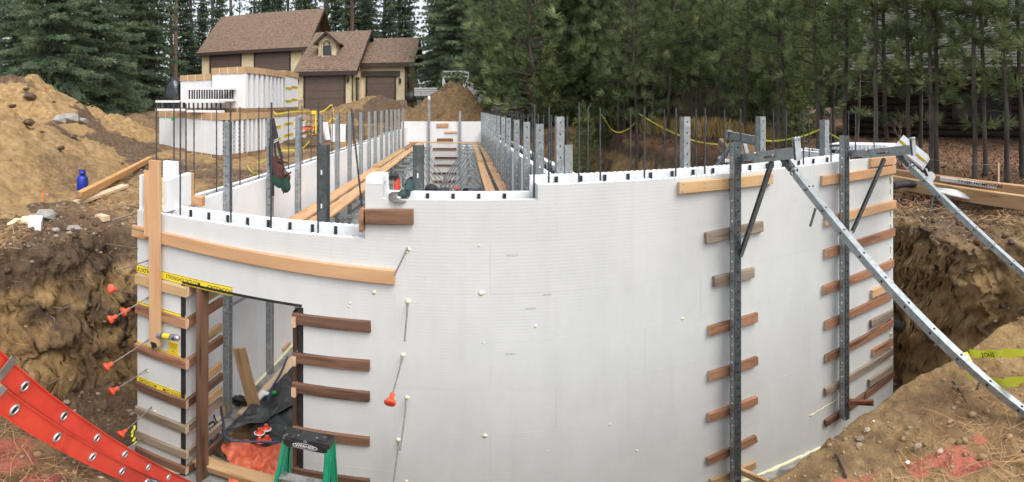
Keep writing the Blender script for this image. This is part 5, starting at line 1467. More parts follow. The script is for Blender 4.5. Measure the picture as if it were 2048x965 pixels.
# ------------------------------------------------------------------ angle grinder lying in the notch
gr_ = empty('angle_grinder', tuple(pY(800, 392, D + .1)), 'dark green angle grinder lying on the wall in the notch, its cutting disc in front', 'angle grinder')
def G(px, py, Y): return pY(px, py, Y)
a = G(822, 366, D + .36); b = G(812, 388, D + .06); c = G(797, 393, D + .05)
m = MB(); m.tube([a, a.lerp(b, .35), a.lerp(b, .45), a.lerp(b, .8), b], [.040, .044, .030, .028, .034], 14); m.build('body', M['tool_green'], gr_)
m = MB(); m.tube([b, b.lerp(c, .5), c], [.034, .036, .026], 12); m.build('gear_head', M['tool_green'], gr_)
m = MB(); d = (b - a).normalized(); m.tube([a - d * .05, a + d * .03], [.036, .046], 14); m.bar(a - d * .02 + Vector((.04, 0, .01)), a - d * .02 + Vector((.05, 0, -.10)), .03, .05); m.build('battery', M['black'], gr_)
p = G(797, 395, D + .035); q = Matrix.Translation(p) @ Matrix.Rotation(.3, 4, 'X') @ Matrix.Rotation(.15, 4, 'Y')
m = MB(); m.lathe([(0, .0), (.078, 0), (.078, .003), (0, .003)], q, 28); m.build('cutting_disc', pmat('disc', (.09, .08, .07), (.2, .19, .17), 14, .7, bump=.2), gr_)
m = MB(); m.lathe([(.025, .003), (.024, .010), (.012, .013), (0, .013)], q, 14); m.build('disc_nut', M['alu'], gr_)

# red stepladder inside the room
rl = empty('red_stepladder', tuple(pR(785, 380, 8.0)), 'red stepladder with a black top inside the long room behind the notch', 'ladder')
tp = pR(782, 350, 8.0)
m = MB(); m.box((tp.x - .12, tp.y - .10, tp.z - .06), (tp.x + .12, tp.y + .10, tp.z)); m.build('top_cap', M['black'], rl)
for s_ in (-1, 1):
    for yb in (-.45, .35):
        m = MB(); m.bar(tp + Vector((s_ * .10, .06 * (1 if yb > 0 else -1), -.05)), Vector((tp.x + s_ * .26, tp.y + yb, Z(3.7))), .06, .03, (0, 1, 0)); m.build('rail', M['ladder_red'], rl)
for k in range(1, 6):
    t = k * .3; m = MB(); m.box((tp.x - .1 - t * .07, tp.y - .10 - t * .18, tp.z - .07 - t), (tp.x + .1 + t * .07, tp.y - .02 - t * .18, tp.z - .04 - t)); m.build('step', M['alu'], rl)
# bundles on the floor far inside (bags, orange vest)
for (x_, y_, r_, mt, nm, lb) in ((862, 377, .2, 'blackrub', 'bag', 'dark bag lying in the long room left of the floor clutter'), (930, 377, .22, 'blackrub', 'bag', 'dark bag with blue in the long room near the right brackets'),
                                 (917, 377, .14, 'cap_red', 'vest', 'orange bundle between the dark bags in the long room'), (948, 381, .2, 'grey_rock', 'sack', 'grey sack on the floor of the long room'), (890, 383, .2, 'blackrub', 'hose_coil', 'dark heap of hose in the middle of the long room floor')):
    v0, f0 = ico(); m = MB(); p = pR(x_, y_, 13)
    vs = []
    for a_ in v0: vs.append(p + Vector((a_[0] * r_ * rr.uniform(.8, 1.2), a_[1] * r_ * .8, a_[2] * r_ * .6 * rr.uniform(.7, 1.2))))
    m.add(vs, [tuple(int(k) for k in t) for t in f0], 0, True); m.box((p.x - r_ * .6, p.y - r_ * .4, Z(3.78)), (p.x + r_ * .6, p.y + r_ * .4, p.z))
    tag(m.build(nm, M[mt]), lb, 'bag' if nm in ('bag', 'sack') else nm.replace('_', ' '))

# ------------------------------------------------------------------ stacked bundles of foam blocks
def bundle(A_, B_, back, z0, z1, label, front_panels=2, side='ribs', straps=True, nribs=5, name='foam_bundle', edge_top=True, bands=True, web=False):
    """A_ and B_ are the two lower front corners (left, right as seen), back is the vector to the rear"""
    A_ = Vector(A_); B_ = Vector(B_); back = Vector(back); A_.z = B_.z = 0; back.z = 0
    e = empty(name, ((A_.x + B_.x) / 2, (A_.y + B_.y) / 2, z0), label, 'foam block bundle')
    u = (B_ - A_); 
    # body
    def prism(P, n_, zz0, zz1, mat, nm):
        m = MB(); b = [(q.x, q.y, zz0) for q in P]; t = [(q.x, q.y, zz1) for q in P]
        if (P[1] - P[0]).cross(P[2] - P[1]).z < 0: b = b[::-1]; t = t[::-1]
        m.hexa(b, t); return m.build(nm, mat, e)
    ud = u.normalized(); bd_ = back.normalized(); L = u.length; W = back.length
    eps = .03
    epb = .13 if side == 'ribs' else .03
    prism([A_ + ud * eps + bd_ * eps, B_ - ud * epb + bd_ * eps, B_ - ud * epb + back - bd_ * eps, A_ + ud * eps + back - bd_ * eps], 4, z0 + .02, z1 - .02, M['foam_gap_shade'], 'core')
    # front faces: big flat panels
    k = front_panels
    for i in range(k):
        a = A_ + u * (i / k) + ud * .004; b = A_ + u * ((i + 1) / k) - ud * .004
        o_ = bd_ * (-.012 if i % 2 else 0)
        prism([a + o_, b + o_, b + bd_ * eps, a + bd_ * eps], 4, z0, z1, M['foam_plain'], 'foam_panel')
    # right-hand side
    if side == 'ribs':
        for i in range(nribs):
            a = B_ + back * ((i + .0) / nribs) + bd_ * .008; b = a + bd_ * (W / nribs * .46)
            if i == 0: a = B_ + bd_ * .001
            prism([a, b, b - ud * .12, a - ud * .12], 4, z0 + .005, z1 - .005, M['foam_plain'], 'foam_panel')
            if web:
                m = MB(); q = b + bd_ * .02 - ud * .02
                zz = z0 + .06
                while zz < z1 - .08:
                    m.box((q.x - .012, q.y - .02, zz), (q.x + .012, q.y + .02, zz + .05)); zz += .115
                tag(m.build('tie_ends', M['black'], e), kind='stuff')
    else:
        for i in range(2):
            a = B_ + back * (i / 2) + bd_ * .004; b = B_ + back * ((i + 1) / 2) - bd_ * .004
            prism([a, b, b - ud * eps, a - ud * eps], 4, z0, z1, M['foam_plain'], 'foam_panel')
        if bands:
            H = z1 - z0
            for j in range(3):
                for i in range(2):
                    zc = z0 + H * (j + .62) / 3 + (.03 if i else -.03)
                    a = B_ + back * (.06 + .46 * i) + ud * .001; b = B_ + back * (.44 + .46 * i) + ud * .001
                    m = MB(); m.hexa([(a.x, a.y, zc), (a.x + ud.x * .004, a.y + ud.y * .004, zc), (b.x + ud.x * .004, b.y + ud.y * .004, zc), (b.x, b.y, zc)],
                                     [(a.x, a.y, zc + .10), (a.x + ud.x * .004, a.y + ud.y * .004, zc + .10), (b.x + ud.x * .004, b.y + ud.y * .004, zc + .10), (b.x, b.y, zc + .10)])
                    o_ = m.build('printed_band', M['yellow'], e)
                    c_ = (a + b) / 2 + ud * .007
                    q = lettering('STRONGHOLDICF.COM', .09, (c_.x, c_.y, zc + .05), bd_, (0, 0, 1), M['ink'], o_)
    # cardboard edge protectors, top and bottom
    def wrap(zz0, zz1, mat, ends=((0, 1), (0, 1)), o_=.012):
        for P, Q in ((A_, B_), (B_, B_ + back)):
            d_ = (Q - P).normalized(); nn = Vector((d_.y, -d_.x, 0))
            if nn.dot((A_ + B_ + back) / 2 - P) > 0 and False: nn = -nn
            k = 3
            for i in range(k):
                a = P + (Q - P) * (i / k) - d_ * .005; b = P + (Q - P) * ((i + 1) / k) + d_ * .01
                j_ = rr.uniform(-.012, .012); off = o_ + rr.uniform(0, .006)
                prism([a + nn * off, b + nn * off, b + nn * (off - .006), a + nn * (off - .006)], 4, zz0 + j_, zz1 + j_ * .3, mat, 'cardboard_edge')
    if edge_top: wrap(z1 - .17, z1 + .005, M['cardboard'], o_=.022)
    wrap(z0 - .02, z0 + .10, M['cardboard_dk'], o_=.02)
    P = [A_ - ud * .01 - bd_ * .02, B_ + ud * .01 - bd_ * .02, B_ + ud * .01 + back, A_ - ud * .01 + back]
    prism(P, 4, z1 + .001, z1 + .012, M['cardboard'], 'cardboard_top')
    if straps:
        m = MB()
        for t in (.25, .5, .78):
            a = A_ + u * t - bd_ * .032
            m.box((a.x - .006, a.y - .003, z0), (a.x + .006, a.y + .003, z1 + .01))
        m.build('strap', M['white'], e)
    return e
def q2(px, r): return pR(px, 300, r)
zb = lambda px, py, r: pR(px, py, r).z
# lower tier
b1a, b1b = q2(318.5, 17.2), q2(374, 15.9); w1 = Vector((-.5, 2.4, 0))
LZ0, LZ1 = Z(1.47), Z(.27)
bundle(b1a, b1b, w1, LZ0, LZ1, 'lower left foam bundle, white front with a small green sticker', 2)
b2a, b2b = q2(372.5, 15.4), q2(440, 14.0); b2c = q2(492, 14.75)
bundle(b2a, b2b, b2c - b2b, LZ0, LZ1, 'lower foam bundle nearest the camera with black tie ends on its ribbed side', 1, nribs=5, web=True)
b3b = q2(494, 14.9); b3c = q2(534, 15.9)
bundle(b3b - Vector((1.1, -.3, 0)), b3b, b3c - b3b, LZ0, LZ1, 'lower foam bundle with plain ribbed end behind the near one', 1, nribs=5, straps=False)
b4b = q2(534.5, 15.95); b4c = q2(592, 19.2)
bundle(b4b - Vector((1.1, -.3, 0)), b4b, b4c - b4b, LZ0 + .06, LZ1 + .02, 'lower foam bundle with yellow printed bands along its long side', 1, side='flat', straps=False)
b5a, b5b = q2(593, 19.3), q2(611, 18.9)
bundle(b5a, b5b, Vector((-.3, 1.2, 0)), LZ0 + .14, LZ1 + .05, 'narrow foam bundle at the right end of the lower row with printed bands', 1, side='flat', straps=False)
# upper tier
UZ0, UZ1 = Z(.235), Z(-1.0)
u1a, u1b = q2(361, 16.9), q2(423, 15.9)
bundle(u1a, u1b, Vector((-.4, 1.6, 0)), UZ0, UZ1 - .12, 'upper left foam bundle with brown cardboard along its top', 1)
u2a, u2b = q2(424, 15.7), q2(491, 14.9); u2c = q2(532, 15.9)
bundle(u2a, u2b, u2c - u2b, UZ0, UZ1 + .03, 'tallest upper foam bundle with a deeply ribbed end', 1, nribs=4)
u3b = q2(533, 15.9); u3c = q2(570, 17.6)
bundle(u3b - Vector((1.1, -.3, 0)), u3b, u3c - u3b, UZ0, UZ1 + .03, 'upper foam bundle with narrow ribs in the middle of the row', 1, nribs=5, straps=False)
u4b = q2(570.5, 17.7); u4c = q2(596, 19.4)
bundle(u4b - Vector((1.1, -.3, 0)), u4b, u4c - u4b, UZ0 + .01, UZ1 + .1, 'upper foam bundle at the right with yellow printed bands', 1, side='flat', straps=False)
# stickers
for x_, y_, r_ in ((347, 238, 15.75),):
    p = pR(x_, y_, 16.35); m = MB(); m.box((p.x - .07, p.y - .03, p.z - .06), (p.x + .07, p.y - .02, p.z + .06)); tag(m.build('sticker', pmat('green_sticker', (.02, .55, .08), (.03, .65, .1), 3, .6, bump=0)), 'small bright green sticker on the lower left foam bundle', 'sticker')
# loose blocks lying on the lower bundles
def loose_block(x1, x2, yb, yt, r1, r2, label, nw=9):
    a = pR(x1, yb, r1); b = pR(x2, yb, r2); b.z = a.z; d = (b - a).normalized(); zt = pR(x1, yt, r1).z
    nn = Vector((-d.y, d.x, 0)); e = empty('foam_block', tuple(a), label, 'foam block')
    for z_ in (a.z, zt):
        m = MB(); P = [a, b, b + nn * .4, a + nn * .4]
        m.hexa([(q.x, q.y, z_) for q in P], [(q.x, q.y, z_ + .064) for q in P]); nub = MB()
        L = (b - a).length; k = int(L / .07)
        for i in range(k):
            c = a + d * ((i + .5) * L / k); m.box((c.x - .02, c.y - .012, z_ + .01), (c.x + .02, c.y + .01, z_ + .05))
        m.build('foam_panel', M['foam_plain'], e)
    L = (b - a).length
    for i in range(nw):
        c = a + d * (.1 + (L - .2) * i / (nw - 1)) + nn * .05
        m = MB(); m.bar(Vector((c.x, c.y, a.z + .064)), Vector((c.x, c.y, zt)), .05, .012, nn); m.build('web', M['black'], e); m = MB(); m.bar(Vector((c.x, c.y, a.z + .064)) + nn * .28, Vector((c.x, c.y, zt)) + nn * .28, .05, .012, nn); m.build('web', M['black'], e)
loose_block(311, 372, 222, 205.5, 15.6, 15.4, 'left loose foam block lying on the lower bundles', 6)
loose_block(371, 437, 225, 206, 14.9, 14.3, 'front loose foam block lying on the lower bundles', 7)
loose_block(372, 466, 203, 180, 15.2, 14.75, 'loose foam block stacked on top of the other two', 9)
# black wrapped coil at the left end
wr = empty('wrapped_bundle', tuple(pR(352, 215, 18)), 'shiny black wrapped coil left of the upper foam bundles', 'wrapped coil')
m = MB(); c = pR(352, 200, 17.6); m.lathe([(0, -.3), (.45, -.3), (.62, -.1), (.62, .25), (.4, .36), (0, .38)], Matrix.Translation(c) @ Matrix.Rotation(math.pi / 2, 4, 'X') @ Matrix.Diagonal((.6, 1.2, 1, 1)), 20); m.build('wrapping', pmat('black_film', (.012, .014, .016), (.03, .035, .04), 6, .18, bump=.6, bscale=5, bdist=.05), wr)
m = MB()
for k in range(3): m.tube([pR(354, 172 + k * 14, 17.3), pR(359, 178 + k * 13, 17.28), pR(355, 184 + k * 12, 17.3)], .025, 6)
m.build('cord', M['white'], wr)

# ------------------------------------------------------------------ heaps of soil
def heap(c, rx, ry, H, label, rot=0, seed=0, peak=(0, 0), sand=.85, ridge=0.0, name='dirt_pile', n=150, dark=.35, pw=1.05, off_z=0.0):
    u = np.linspace(0, 1, 70); a = np.linspace(0, 2 * np.pi, n, endpoint=False)
    U, A_ = np.meshgrid(u, a, indexing='ij')
    lx = U * 1.08 * np.cos(A_) * rx; ly = U * 1.08 * np.sin(A_) * ry
    ca, sa = math.cos(rot), math.sin(rot)
    x = c[0] + lx * ca - ly * sa; y = c[1] + lx * sa + ly * ca
    # the peak is off centre
    px_, py_ = peak
    qx = lx / rx - px_ * (1 - U); qy = ly / ry - py_ * (1 - U)
    d = np.hypot(qx, qy) + .10 * fbm(x * .7, y * .7, 3, seed=seed + 50) + .04 * fbm(x * 3, y * 3, 3, seed=seed + 51)
    prof = np.clip(1 - d, 0, 1) ** pw
    prof = prof / (1 + .0 * prof)
    cap_ = .93
    prof = np.where(prof > cap_ - .1, cap_ - .1 + .1 * (1 - np.exp(-(prof - cap_ + .1) / .1)), prof)
    g_ = ground_z(x, y, rough=False)
    z = g_ + H * prof + (.08 * fbm(x * 1.6, y * 1.6, 5, .6, seed=seed) + .05 * np.abs(fbm(x * 4, y * 4, 4, .6, seed=seed + 2))) * np.clip(prof * 5, 0, 1) - .12 * (U > .99) - .06 * sstep(.9, 1, U) + off_z * np.clip(prof * 6, 0, 1)
    v = np.stack([x - c[0], y - c[1], z], -1).reshape(-1, 3)
    i = np.arange(len(u) - 1)[:, None] * n; j = np.arange(n)[None]; j2 = (j + 1) % n
    f = np.stack([i + j, i + n + j, i + n + j2, i + j2], -1).reshape(-1, 4)
    me = tri_mesh(name, v, f); me.polygons.foreach_set('use_smooth', np.ones(len(f), bool))
    at = me.color_attributes.new('soil', 'FLOAT_COLOR', 'POINT')
    nn = fbm(x * .6, y * .6, 4, seed=seed + 5)
    s = np.clip(sand - dark * (nn > .25) - .35 * sstep(.1, .5, nn), 0, 1).ravel()
    at.data.foreach_set('color', np.stack([s, s * 0, s * 0, s * 0 + 1], -1).astype(np.float32).ravel())
    o = link(name, me, M['soil'], None, Matrix.Translation((c[0], c[1], 0)))
    return tag(o, label, 'dirt pile')
def xy(px, r): q = seg_dir(px, r); return (q.x, q.y)
heap(xy(30, 19.5), 7.2, 5.0, 2.35, 'tallest dirt pile at the far left with dark clods on its face', seed=1, peak=(-.02, 0), rot=-.9)
heap(xy(185, 20.5), 4.0, 3.4, 1.25, 'low right shoulder of sandy soil joining the tallest pile', seed=3, rot=-.7)
heap(xy(-45, 12.6), 6.2, 3.9, 1.42, 'near yellow dirt pile at the left edge, behind the blue sprayer', seed=7, rot=-1.0, pw=.85, sand=1.0, dark=.2)
heap(xy(262, 21.5), 2.6, 2.2, .75, 'small dark lumpy dirt pile left of the foam bundles', seed=9, sand=.35)
heap(xy(235, 16.2), 1.6, 1.3, .42, 'small low heap of dark soil at the foot of the left piles', seed=13, sand=.1)
heap(xy(742, 27.5), 4.2, 3.0, 1.45, 'broad low sandy dirt pile in front of the garage doors', seed=15, sand=.5, pw=.9)
heap(xy(902, 26.5), 3.1, 2.9, 2.2, 'pointed brown dirt pile straight behind the far end of the foundation', seed=21, sand=.42, pw=.95)
heap(xy(1062, 24), 2.2, 1.2, .5, 'low soil ridge beneath the log pile', seed=25, sand=.2)
def lumps(pts, label, mat='soil'):
    for k, (px, py, r, s) in enumerate(pts):
        v0, f0 = ico(); s = s * (.6 if mat == 'soil' else .75); p = pR(px, py, r); m = MB(); vs = [p + Vector((a_[0] * s * rr.uniform(.8, 1.4), a_[1] * s, a_[2] * s * .55 * rr.uniform(.7, 1.2))) for a_ in v0]
        m.add(vs, [tuple(int(i) for i in t) for t in f0], 0, False); o = m.build('dirt_clod', M[mat]); tag(o, label, 'clod', 'clods on the left dirt piles')
lumps(((60, 193, 17.2, .42), (52, 178, 17.4, .22), (57, 245, 11.8, .28), (122, 296, 11.2, .18), (108, 204, 17.2, .14), (84, 264, 11.5, .12), (155, 205, 17.6, .13), (176, 208, 17.8, .10), (185, 212, 17.8, .12), (25, 212, 13, .2)), 'dark clod of earth resting on one of the left dirt piles')
lumps(((50, 368, 9.8, .12), (70, 366, 9.9, .14), (90, 362, 10, .10), (112, 357, 10.3, .10), (135, 354, 10.5, .09), (192, 343, 11, .10), (182, 338, 11.3, .08), (245, 327, 11.5, .09), (40, 334, 10.8, .08)), 'dark clod of earth at the foot of the near left pile')
lumps(((140, 236, 14.5, .45), (120, 240, 14.3, .35), (165, 242, 14.8, .3)), 'grey dusty lump between the two left dirt piles', 'grey_rock')

# ------------------------------------------------------------------ small things on the left ground
def gpt(px, py, r0=8.0):
    """where the view through a pixel meets the ground"""
    f, t = ang(px, py); lo, hi = 1.0, 60.0; r = 1.0
    while r < 60:
        if EYE - r * t <= float(ground_z(np.array([r * math.sin(f)]), np.array([r * math.cos(f)]), rough=False)[0]): break
        r += .02
    return Vector((r * math.sin(f), r * math.cos(f), EYE - r * t))
p = gpt(165, 382)
spr = empty('pump_sprayer', tuple(p), 'blue pump sprayer with a black hose standing on the soil', 'sprayer')
T_ = Matrix.Translation(p)
m = MB(); m.lathe([(0, .0), (.105, .0), (.115, .02), (.115, .235), (.10, .265), (.06, .285), (.05, .29)], T_, 20); m.build('tank', M['blue_pl'], spr)
m = MB(); m.lathe([(.05, .285), (.05, .31), (.075, .315), (.075, .345), (.04, .35), (.028, .38), (0, .38)], T_, 16); m.bar(p + Vector((-.085, 0, .365)), p + Vector((.085, 0, .365)), .035, .03); m.bar(p + Vector((-.06, 0, .31)), p + Vector((-.06, 0, .37)), .02, .02); m.build('pump_handle', M['blue_pl'], spr)
m = MB(); P = [p + Vector(v) for v in ((.03, 0, .34), (.07, -.02, .39), (.12, -.03, .36), (.15, -.03, .25), (.145, -.03, .12), (.12, -.03, .05))]; m.tube(P, .011, 8); m.build('hose', M['blackrub'], spr)
_a, _b = gpt(158, 398), gpt(300, 322); _z = max(gz(*_a.lerp(_b, t)[:2]) for t in np.linspace(0, 1, 15)); a, b = pH(158, 398, EYE - _z), pH(300, 322, EYE - _z)
a.z += .05; b.z += .05
board(a, b, .11, .12, wood('wood_amber', (.50, .25, .09), (.62, .36, .14), (.4, .18, .06)), None, name='timber', label='long amber square timber lying on the soil beside the sprayer', cat='timber', endmat=M['wood_red'])
a = gpt(150, 413); b = gpt(250, 377); a.z += .05; b.z += .05
board(a, b, .05, .17, M['wood_pale'], None, name='plank', label='pale plank lying in front of the amber timber', cat='plank')
p = gpt(204, 443); board(p + Vector((-.1, .02, .05)), p + Vector((.1, .0, .05)), .07, .13, M['wood_pale'], None, name='offcut', label='short pale timber offcut on the edge of the left bank', cat='timber')
p = gpt(86, 410); board(p + Vector((0, 0, -.05)), p + Vector((.01, 0, .22)), .045, .02, pmat('orange_stake', (.7, .16, .06), (.8, .25, .12), 9, .7, bump=.1), None, up=(1, 0, 0), name='survey_stake', label='small orange survey stake in the ground on the left', cat='stake')
def slab(P4, z0, h_, mat, name, label, cat):
    m = MB(); c = [Vector(q) for q in P4]
    m.hexa([(q.x, q.y, q.z + z0) for q in c], [(q.x, q.y, q.z + z0 + h_) for q in c])
    return tag(m.build(name, mat), label, cat)
q = [gpt(14, 452), gpt(70, 447), gpt(74, 434), gpt(32, 440)]
slab(q, .0, .035, M['spray_foam'], 'foam_scrap', 'long flat white foam scrap on the left ground', 'foam scrap')
q = [gpt(56, 460), gpt(82, 462), gpt(86, 448), gpt(60, 446)]
slab(q, .0, .11, M['foam_plain'], 'foam_scrap', 'small white foam block with knobs beside the flat scrap', 'foam scrap')
v0, f0 = ico()
for (x_, y_, s, lb) in ((95, 436, .17, 'rough grey lump of concrete behind the foam scraps'), (150, 463, .11, 'brown flat stone near the foam scraps'), (112, 462, .06, 'small tan stone on the left ground')):
    p = gpt(x_, y_); m = MB(); m.add([p + Vector((a_[0] * s * 1.3 * rr.uniform(.7, 1.2), a_[1] * s, a_[2] * s * .5 + s * .25)) for a_ in v0], [tuple(int(i) for i in t) for t in f0]); tag(m.build('rock', M['grey_rock']), lb, 'rock')
hose([gpt(224, 445) + Vector((0, 0, .03)), gpt(262, 438) + Vector((0, 0, .06)), gpt(285, 431) + Vector((0, 0, .06))], .012, M['rod'], 'loose_rod', 'bent steel rod lying on the left bank by the corner', 'steel rod')
hose([gpt(224, 413) + Vector((0, 0, .03)), gpt(262, 418) + Vector((0, 0, .04)), gpt(288, 424) + Vector((0, 0, .05))], .009, M['rod'], 'loose_rod', 'thin steel rod lying just above the bent one by the corner', 'steel rod')

# ------------------------------------------------------------------ the garage building
house = empty('garage_house', tuple(pY(640, 205, 36)), 'cream garage building with brown shingle roofs and dark garage doors', 'house')
def plane_quad(P, th, mat, name, par=house, nrm=None):
    """slab from four corners with a thickness along its normal"""
    P = [Vector(p) for p in P]
    n_ = (P[1] - P[0]).cross(P[3] - P[0]).normalized() if nrm is None else Vector(nrm)
    m = MB(); m.add([p for p in P] + [p - n_ * th for p in P], [(0, 1, 2, 3), (7, 6, 5, 4), (1, 0, 4, 5), (2, 1, 5, 6), (3, 2, 6, 7), (0, 3, 7, 4)])
    return m.build(name, mat, par)
def garage_door(x0, x1, z0, z1, Y, par=house, rows=5):
    d = MB(); d.box((x0, Y, z0), (x1, Y + .05, z1)); o = d.build('garage_door', M['gdoor'], par)
    hh = (z1 - z0) / rows
    for i in range(rows):
        m = MB(); m.box((x0 + .01, Y - .02, z0 + i * hh + .012), (x1 - .01, Y, z0 + (i + 1) * hh - .012)); m.build('panel', M['gdoor'], o)
    m = MB(); m.box((x0 - .14, Y - .06, z0), (x0, Y + .05, z1)); m.build('door_trim', M['trim'], par); m = MB(); m.box((x1, Y - .06, z0), (x1 + .14, Y + .05, z1)); m.build('door_trim', M['trim'], par)
    m = MB(); m.box((x0 - .45, Y - .12, z1), (x1 + .45, Y + .05, z1 + .38)); m.build('door_header', M['trim'], par)
def wall_lamp(px, py, Y):
    p = pY(px, py, Y); e_ = MB(); T = Matrix.Translation(p - Vector((0, .16, 0)))
    e_.lathe([(0, .22), (.02, .2), (.11, .08), (.12, .05), (.10, -.14), (.05, -.2), (0, -.24)], T, 8); e_.bar(p + Vector((0, .0, .1)), p + Vector((0, -.16, .2)), .03, .03); e_.build('wall_lamp', M['trim'], house)
def volume(Yf, dep, xl, xr, ze, zb_, zr, oh, nm, over_l=.5, over_r=.7, gable_mat='siding', side_wall=True):
    """gabled block with the ridge along X; eaves height ze, ridge zr"""
    m = MB(); m.box((xl, Yf, zb_), (xr, Yf + dep, ze - .02)); m.build('wall', M['stucco'], house)
    yr = Yf + dep / 2; s = (zr - ze) / (dep / 2)
    fz = ze - oh * s
    A_ = [(xl - over_l, Yf - oh, fz), (xr + over_r, Yf - oh, fz), (xr + over_r, yr, zr), (xl - over_l, yr, zr)]
    B_ = [(xr + over_r, Yf + dep + oh, fz), (xl - over_l, Yf + dep + oh, fz), (xl - over_l, yr, zr + .001), (xr + over_r, yr, zr + .001)]
    r = plane_quad([(a_[0], a_[1], a_[2] + .16) for a_ in A_], .10, M['shingle'], 'roof'); plane_quad([(a_[0], a_[1], a_[2] + .16) for a_ in B_], .10, M['shingle'], 'roof')
    # fascia, gutter and rake boards
    m = MB(); m.box((xl - over_l, Yf - oh - .05, fz - .14), (xr + over_r, Yf - oh - .003, fz + .15)); m.build('fascia', M['trim'], house)
    m = MB(); m.add([(xl - over_l + .01, Yf - oh + .01, fz - .04), (xr + over_r - .01, Yf - oh + .01, fz - .04), (xr + over_r - .01, Yf, fz - .04), (xl - over_l + .01, Yf, fz - .04)], [(0, 3, 2, 1)]); m.build('soffit', M['trim'], house)
    for X_ in (xl - over_l - .04, xr + over_r + .002):
        for (ya, yb) in ((Yf - oh, yr), (Yf + dep + oh, yr)):
            m = MB(); m.add([(X_, ya, fz - .16), (X_ + .04, ya, fz - .16), (X_ + .04, yb, zr - .16), (X_, yb, zr - .16), (X_, ya, fz + .15), (X_ + .04, ya, fz + .15), (X_ + .04, yb, zr + .15), (X_, yb, zr + .15)], BOXF); m.build('rake_board', M['trim'], house)
    for X_ in (xl, xr):
        m = MB(); m.add([(X_ - .02, Yf, ze - .02), (X_ + .02, Yf, ze - .02), (X_ + .02, yr, zr - .05), (X_ - .02, yr, zr - .05), (X_ - .02, Yf + dep, ze - .02), (X_ + .02, Yf + dep, ze - .02)], [(0, 3, 4), (1, 5, 2), (0, 1, 2, 3), (3, 2, 5, 4), (1, 0, 4, 5)]); m.build('gable', M[gable_mat], house)
        k = int(dep / .35)
        m = MB()
        for i in range(1, k):
            yy = Yf + dep * i / k; zt = ze + (zr - ze) * (1 - abs(2 * i / k - 1)) - .1
            if zt - ze > .1:
                m = MB(); m.box((X_ - .045, yy - .03, ze), (X_ + .045, yy + .03, zt)); m.build('batten', M['siding'], house)
    # a rain gutter downpipe
    return r
GB = EYE - .30
# right-hand block
Y3, Y2, Y1 = 37.5, 35.0, 43.0
x3l, x3r = pY(716, 130, Y3).x, pY(812, 130, Y3).x
volume(Y3, 7.6, x3l, x3r, pY(770, 125, Y3).z, GB - .6, pY(785, 80, Y3 + 3.8).z, .35, 'right', over_l=.0)
garage_door(pY(735, 180, Y3).x, pY(789, 180, Y3).x, GB - .4, pY(760, 153, Y3).z, Y3 - .06)
wall_lamp(800.5, 161, Y3)
m = MB(); m.tube([(x3r - .05, Y3 - .10, pY(810, 124, Y3).z), (x3r - .03, Y3 - .08, GB - .3)], .05, 8); m.build('downpipe', M['trim'], house)
p = pY(815, 170, Y3 + .8); m = MB(); m.box((x3r, Y3 + .6, p.z - .25), (x3r + .12, Y3 + .9, p.z + .25)); m.build('meter_box', M['trim'], house)
# middle block
x2l, x2r = pY(593, 145, Y2).x, pY(706.5, 145, Y2).x
ze2 = pY(650, 141, Y2).z; zr2 = pY(700, 66, Y2 + 5.0).z
volume(Y2, 10.0, x2l, x2r, ze2, GB - .6, zr2, .35, 'middle', over_l=.1, over_r=.35, gable_mat='stucco')
garage_door(pY(611, 180, Y2).x, pY(688, 180, Y2).x, GB - .5, pY(650, 150, Y2).z, Y2 - .06)
wall_lamp(696.5, 159, Y2); wall_lamp(596.5, 162, Y2)
m = MB(); m.tube([(x2r - .05, Y2 - .10, pY(705, 138, Y2).z), (x2r - .03, Y2 - .08, GB - .3)], .05, 8); m.build('downpipe', M['trim'], house)
w_ = MB(); w_.box((x2r, Y2 + .8, pY(712, 200, Y2).z), (x2r + .04, Y2 + 1.7, pY(712, 157, Y2).z)); wi = w_.build('side_window', M['glass_dk'], house)
w_ = MB(); w_.box((x2r - .0, Y2 + .7, pY(712, 157, Y2).z), (x2r + .06, Y2 + 1.8, pY(712, 153, Y2).z)); w_.build('window_head', M['trim'], wi)
# dormer
Yd = Y2 + 1.6
dl, dr = pY(637, 90, Yd).x, pY(672, 90, Yd).x; dzb = pY(655, 120, Yd).z; dze = pY(655, 83, Yd).z; dzr = pY(654, 66, Yd).z; xc = (dl + dr) / 2
dorm = MB(); dorm.box((dl, Yd, dzb), (dr, Yd + 3.2, dze)); dorm = dorm.build('dormer', M['stucco'], house)
m = MB(); m.add([(dl, Yd, dze), (dr, Yd, dze), (xc, Yd, dzr - .1), (dl, Yd + .1, dze), (dr, Yd + .1, dze), (xc, Yd + .1, dzr - .1)], [(0, 1, 2), (5, 4, 3), (0, 3, 4, 1), (1, 4, 5, 2), (2, 5, 3, 0)]); m.build('dormer_gable', M['stucco'], dorm)
for sgn in (-1, 1):
    xo = xc + sgn * (dr - dl) * .5 * 1.45; zo = dzr - (dzr - dze) * 1.45
    P = [(xo, Yd - .35, zo), (xc, Yd - .35, dzr), (xc, Yd + 3.5, dzr), (xo, Yd + 3.5, zo)]
    if sgn > 0: P = P[::-1]
    P = [Vector(q) for q in P]
    n_ = (P[1] - P[0]).cross(P[3] - P[0]).normalized()
    if n_.z < 0: P = P[::-1]
    plane_quad([q + Vector((0, 0, .12)) for q in P], .08, M['shingle'], 'dormer_roof', dorm)
    m = MB(); m.add([(xo, Yd - .39, zo - .08), (xc, Yd - .39, dzr - .08), (xc, Yd - .35, dzr - .08), (xo, Yd - .35, zo - .08), (xo, Yd - .39, zo + .13), (xc, Yd - .39, dzr + .13), (xc, Yd - .35, dzr + .13), (xo, Yd - .35, zo + .13)], BOXF); m.build('dormer_trim', M['trim'], dorm)
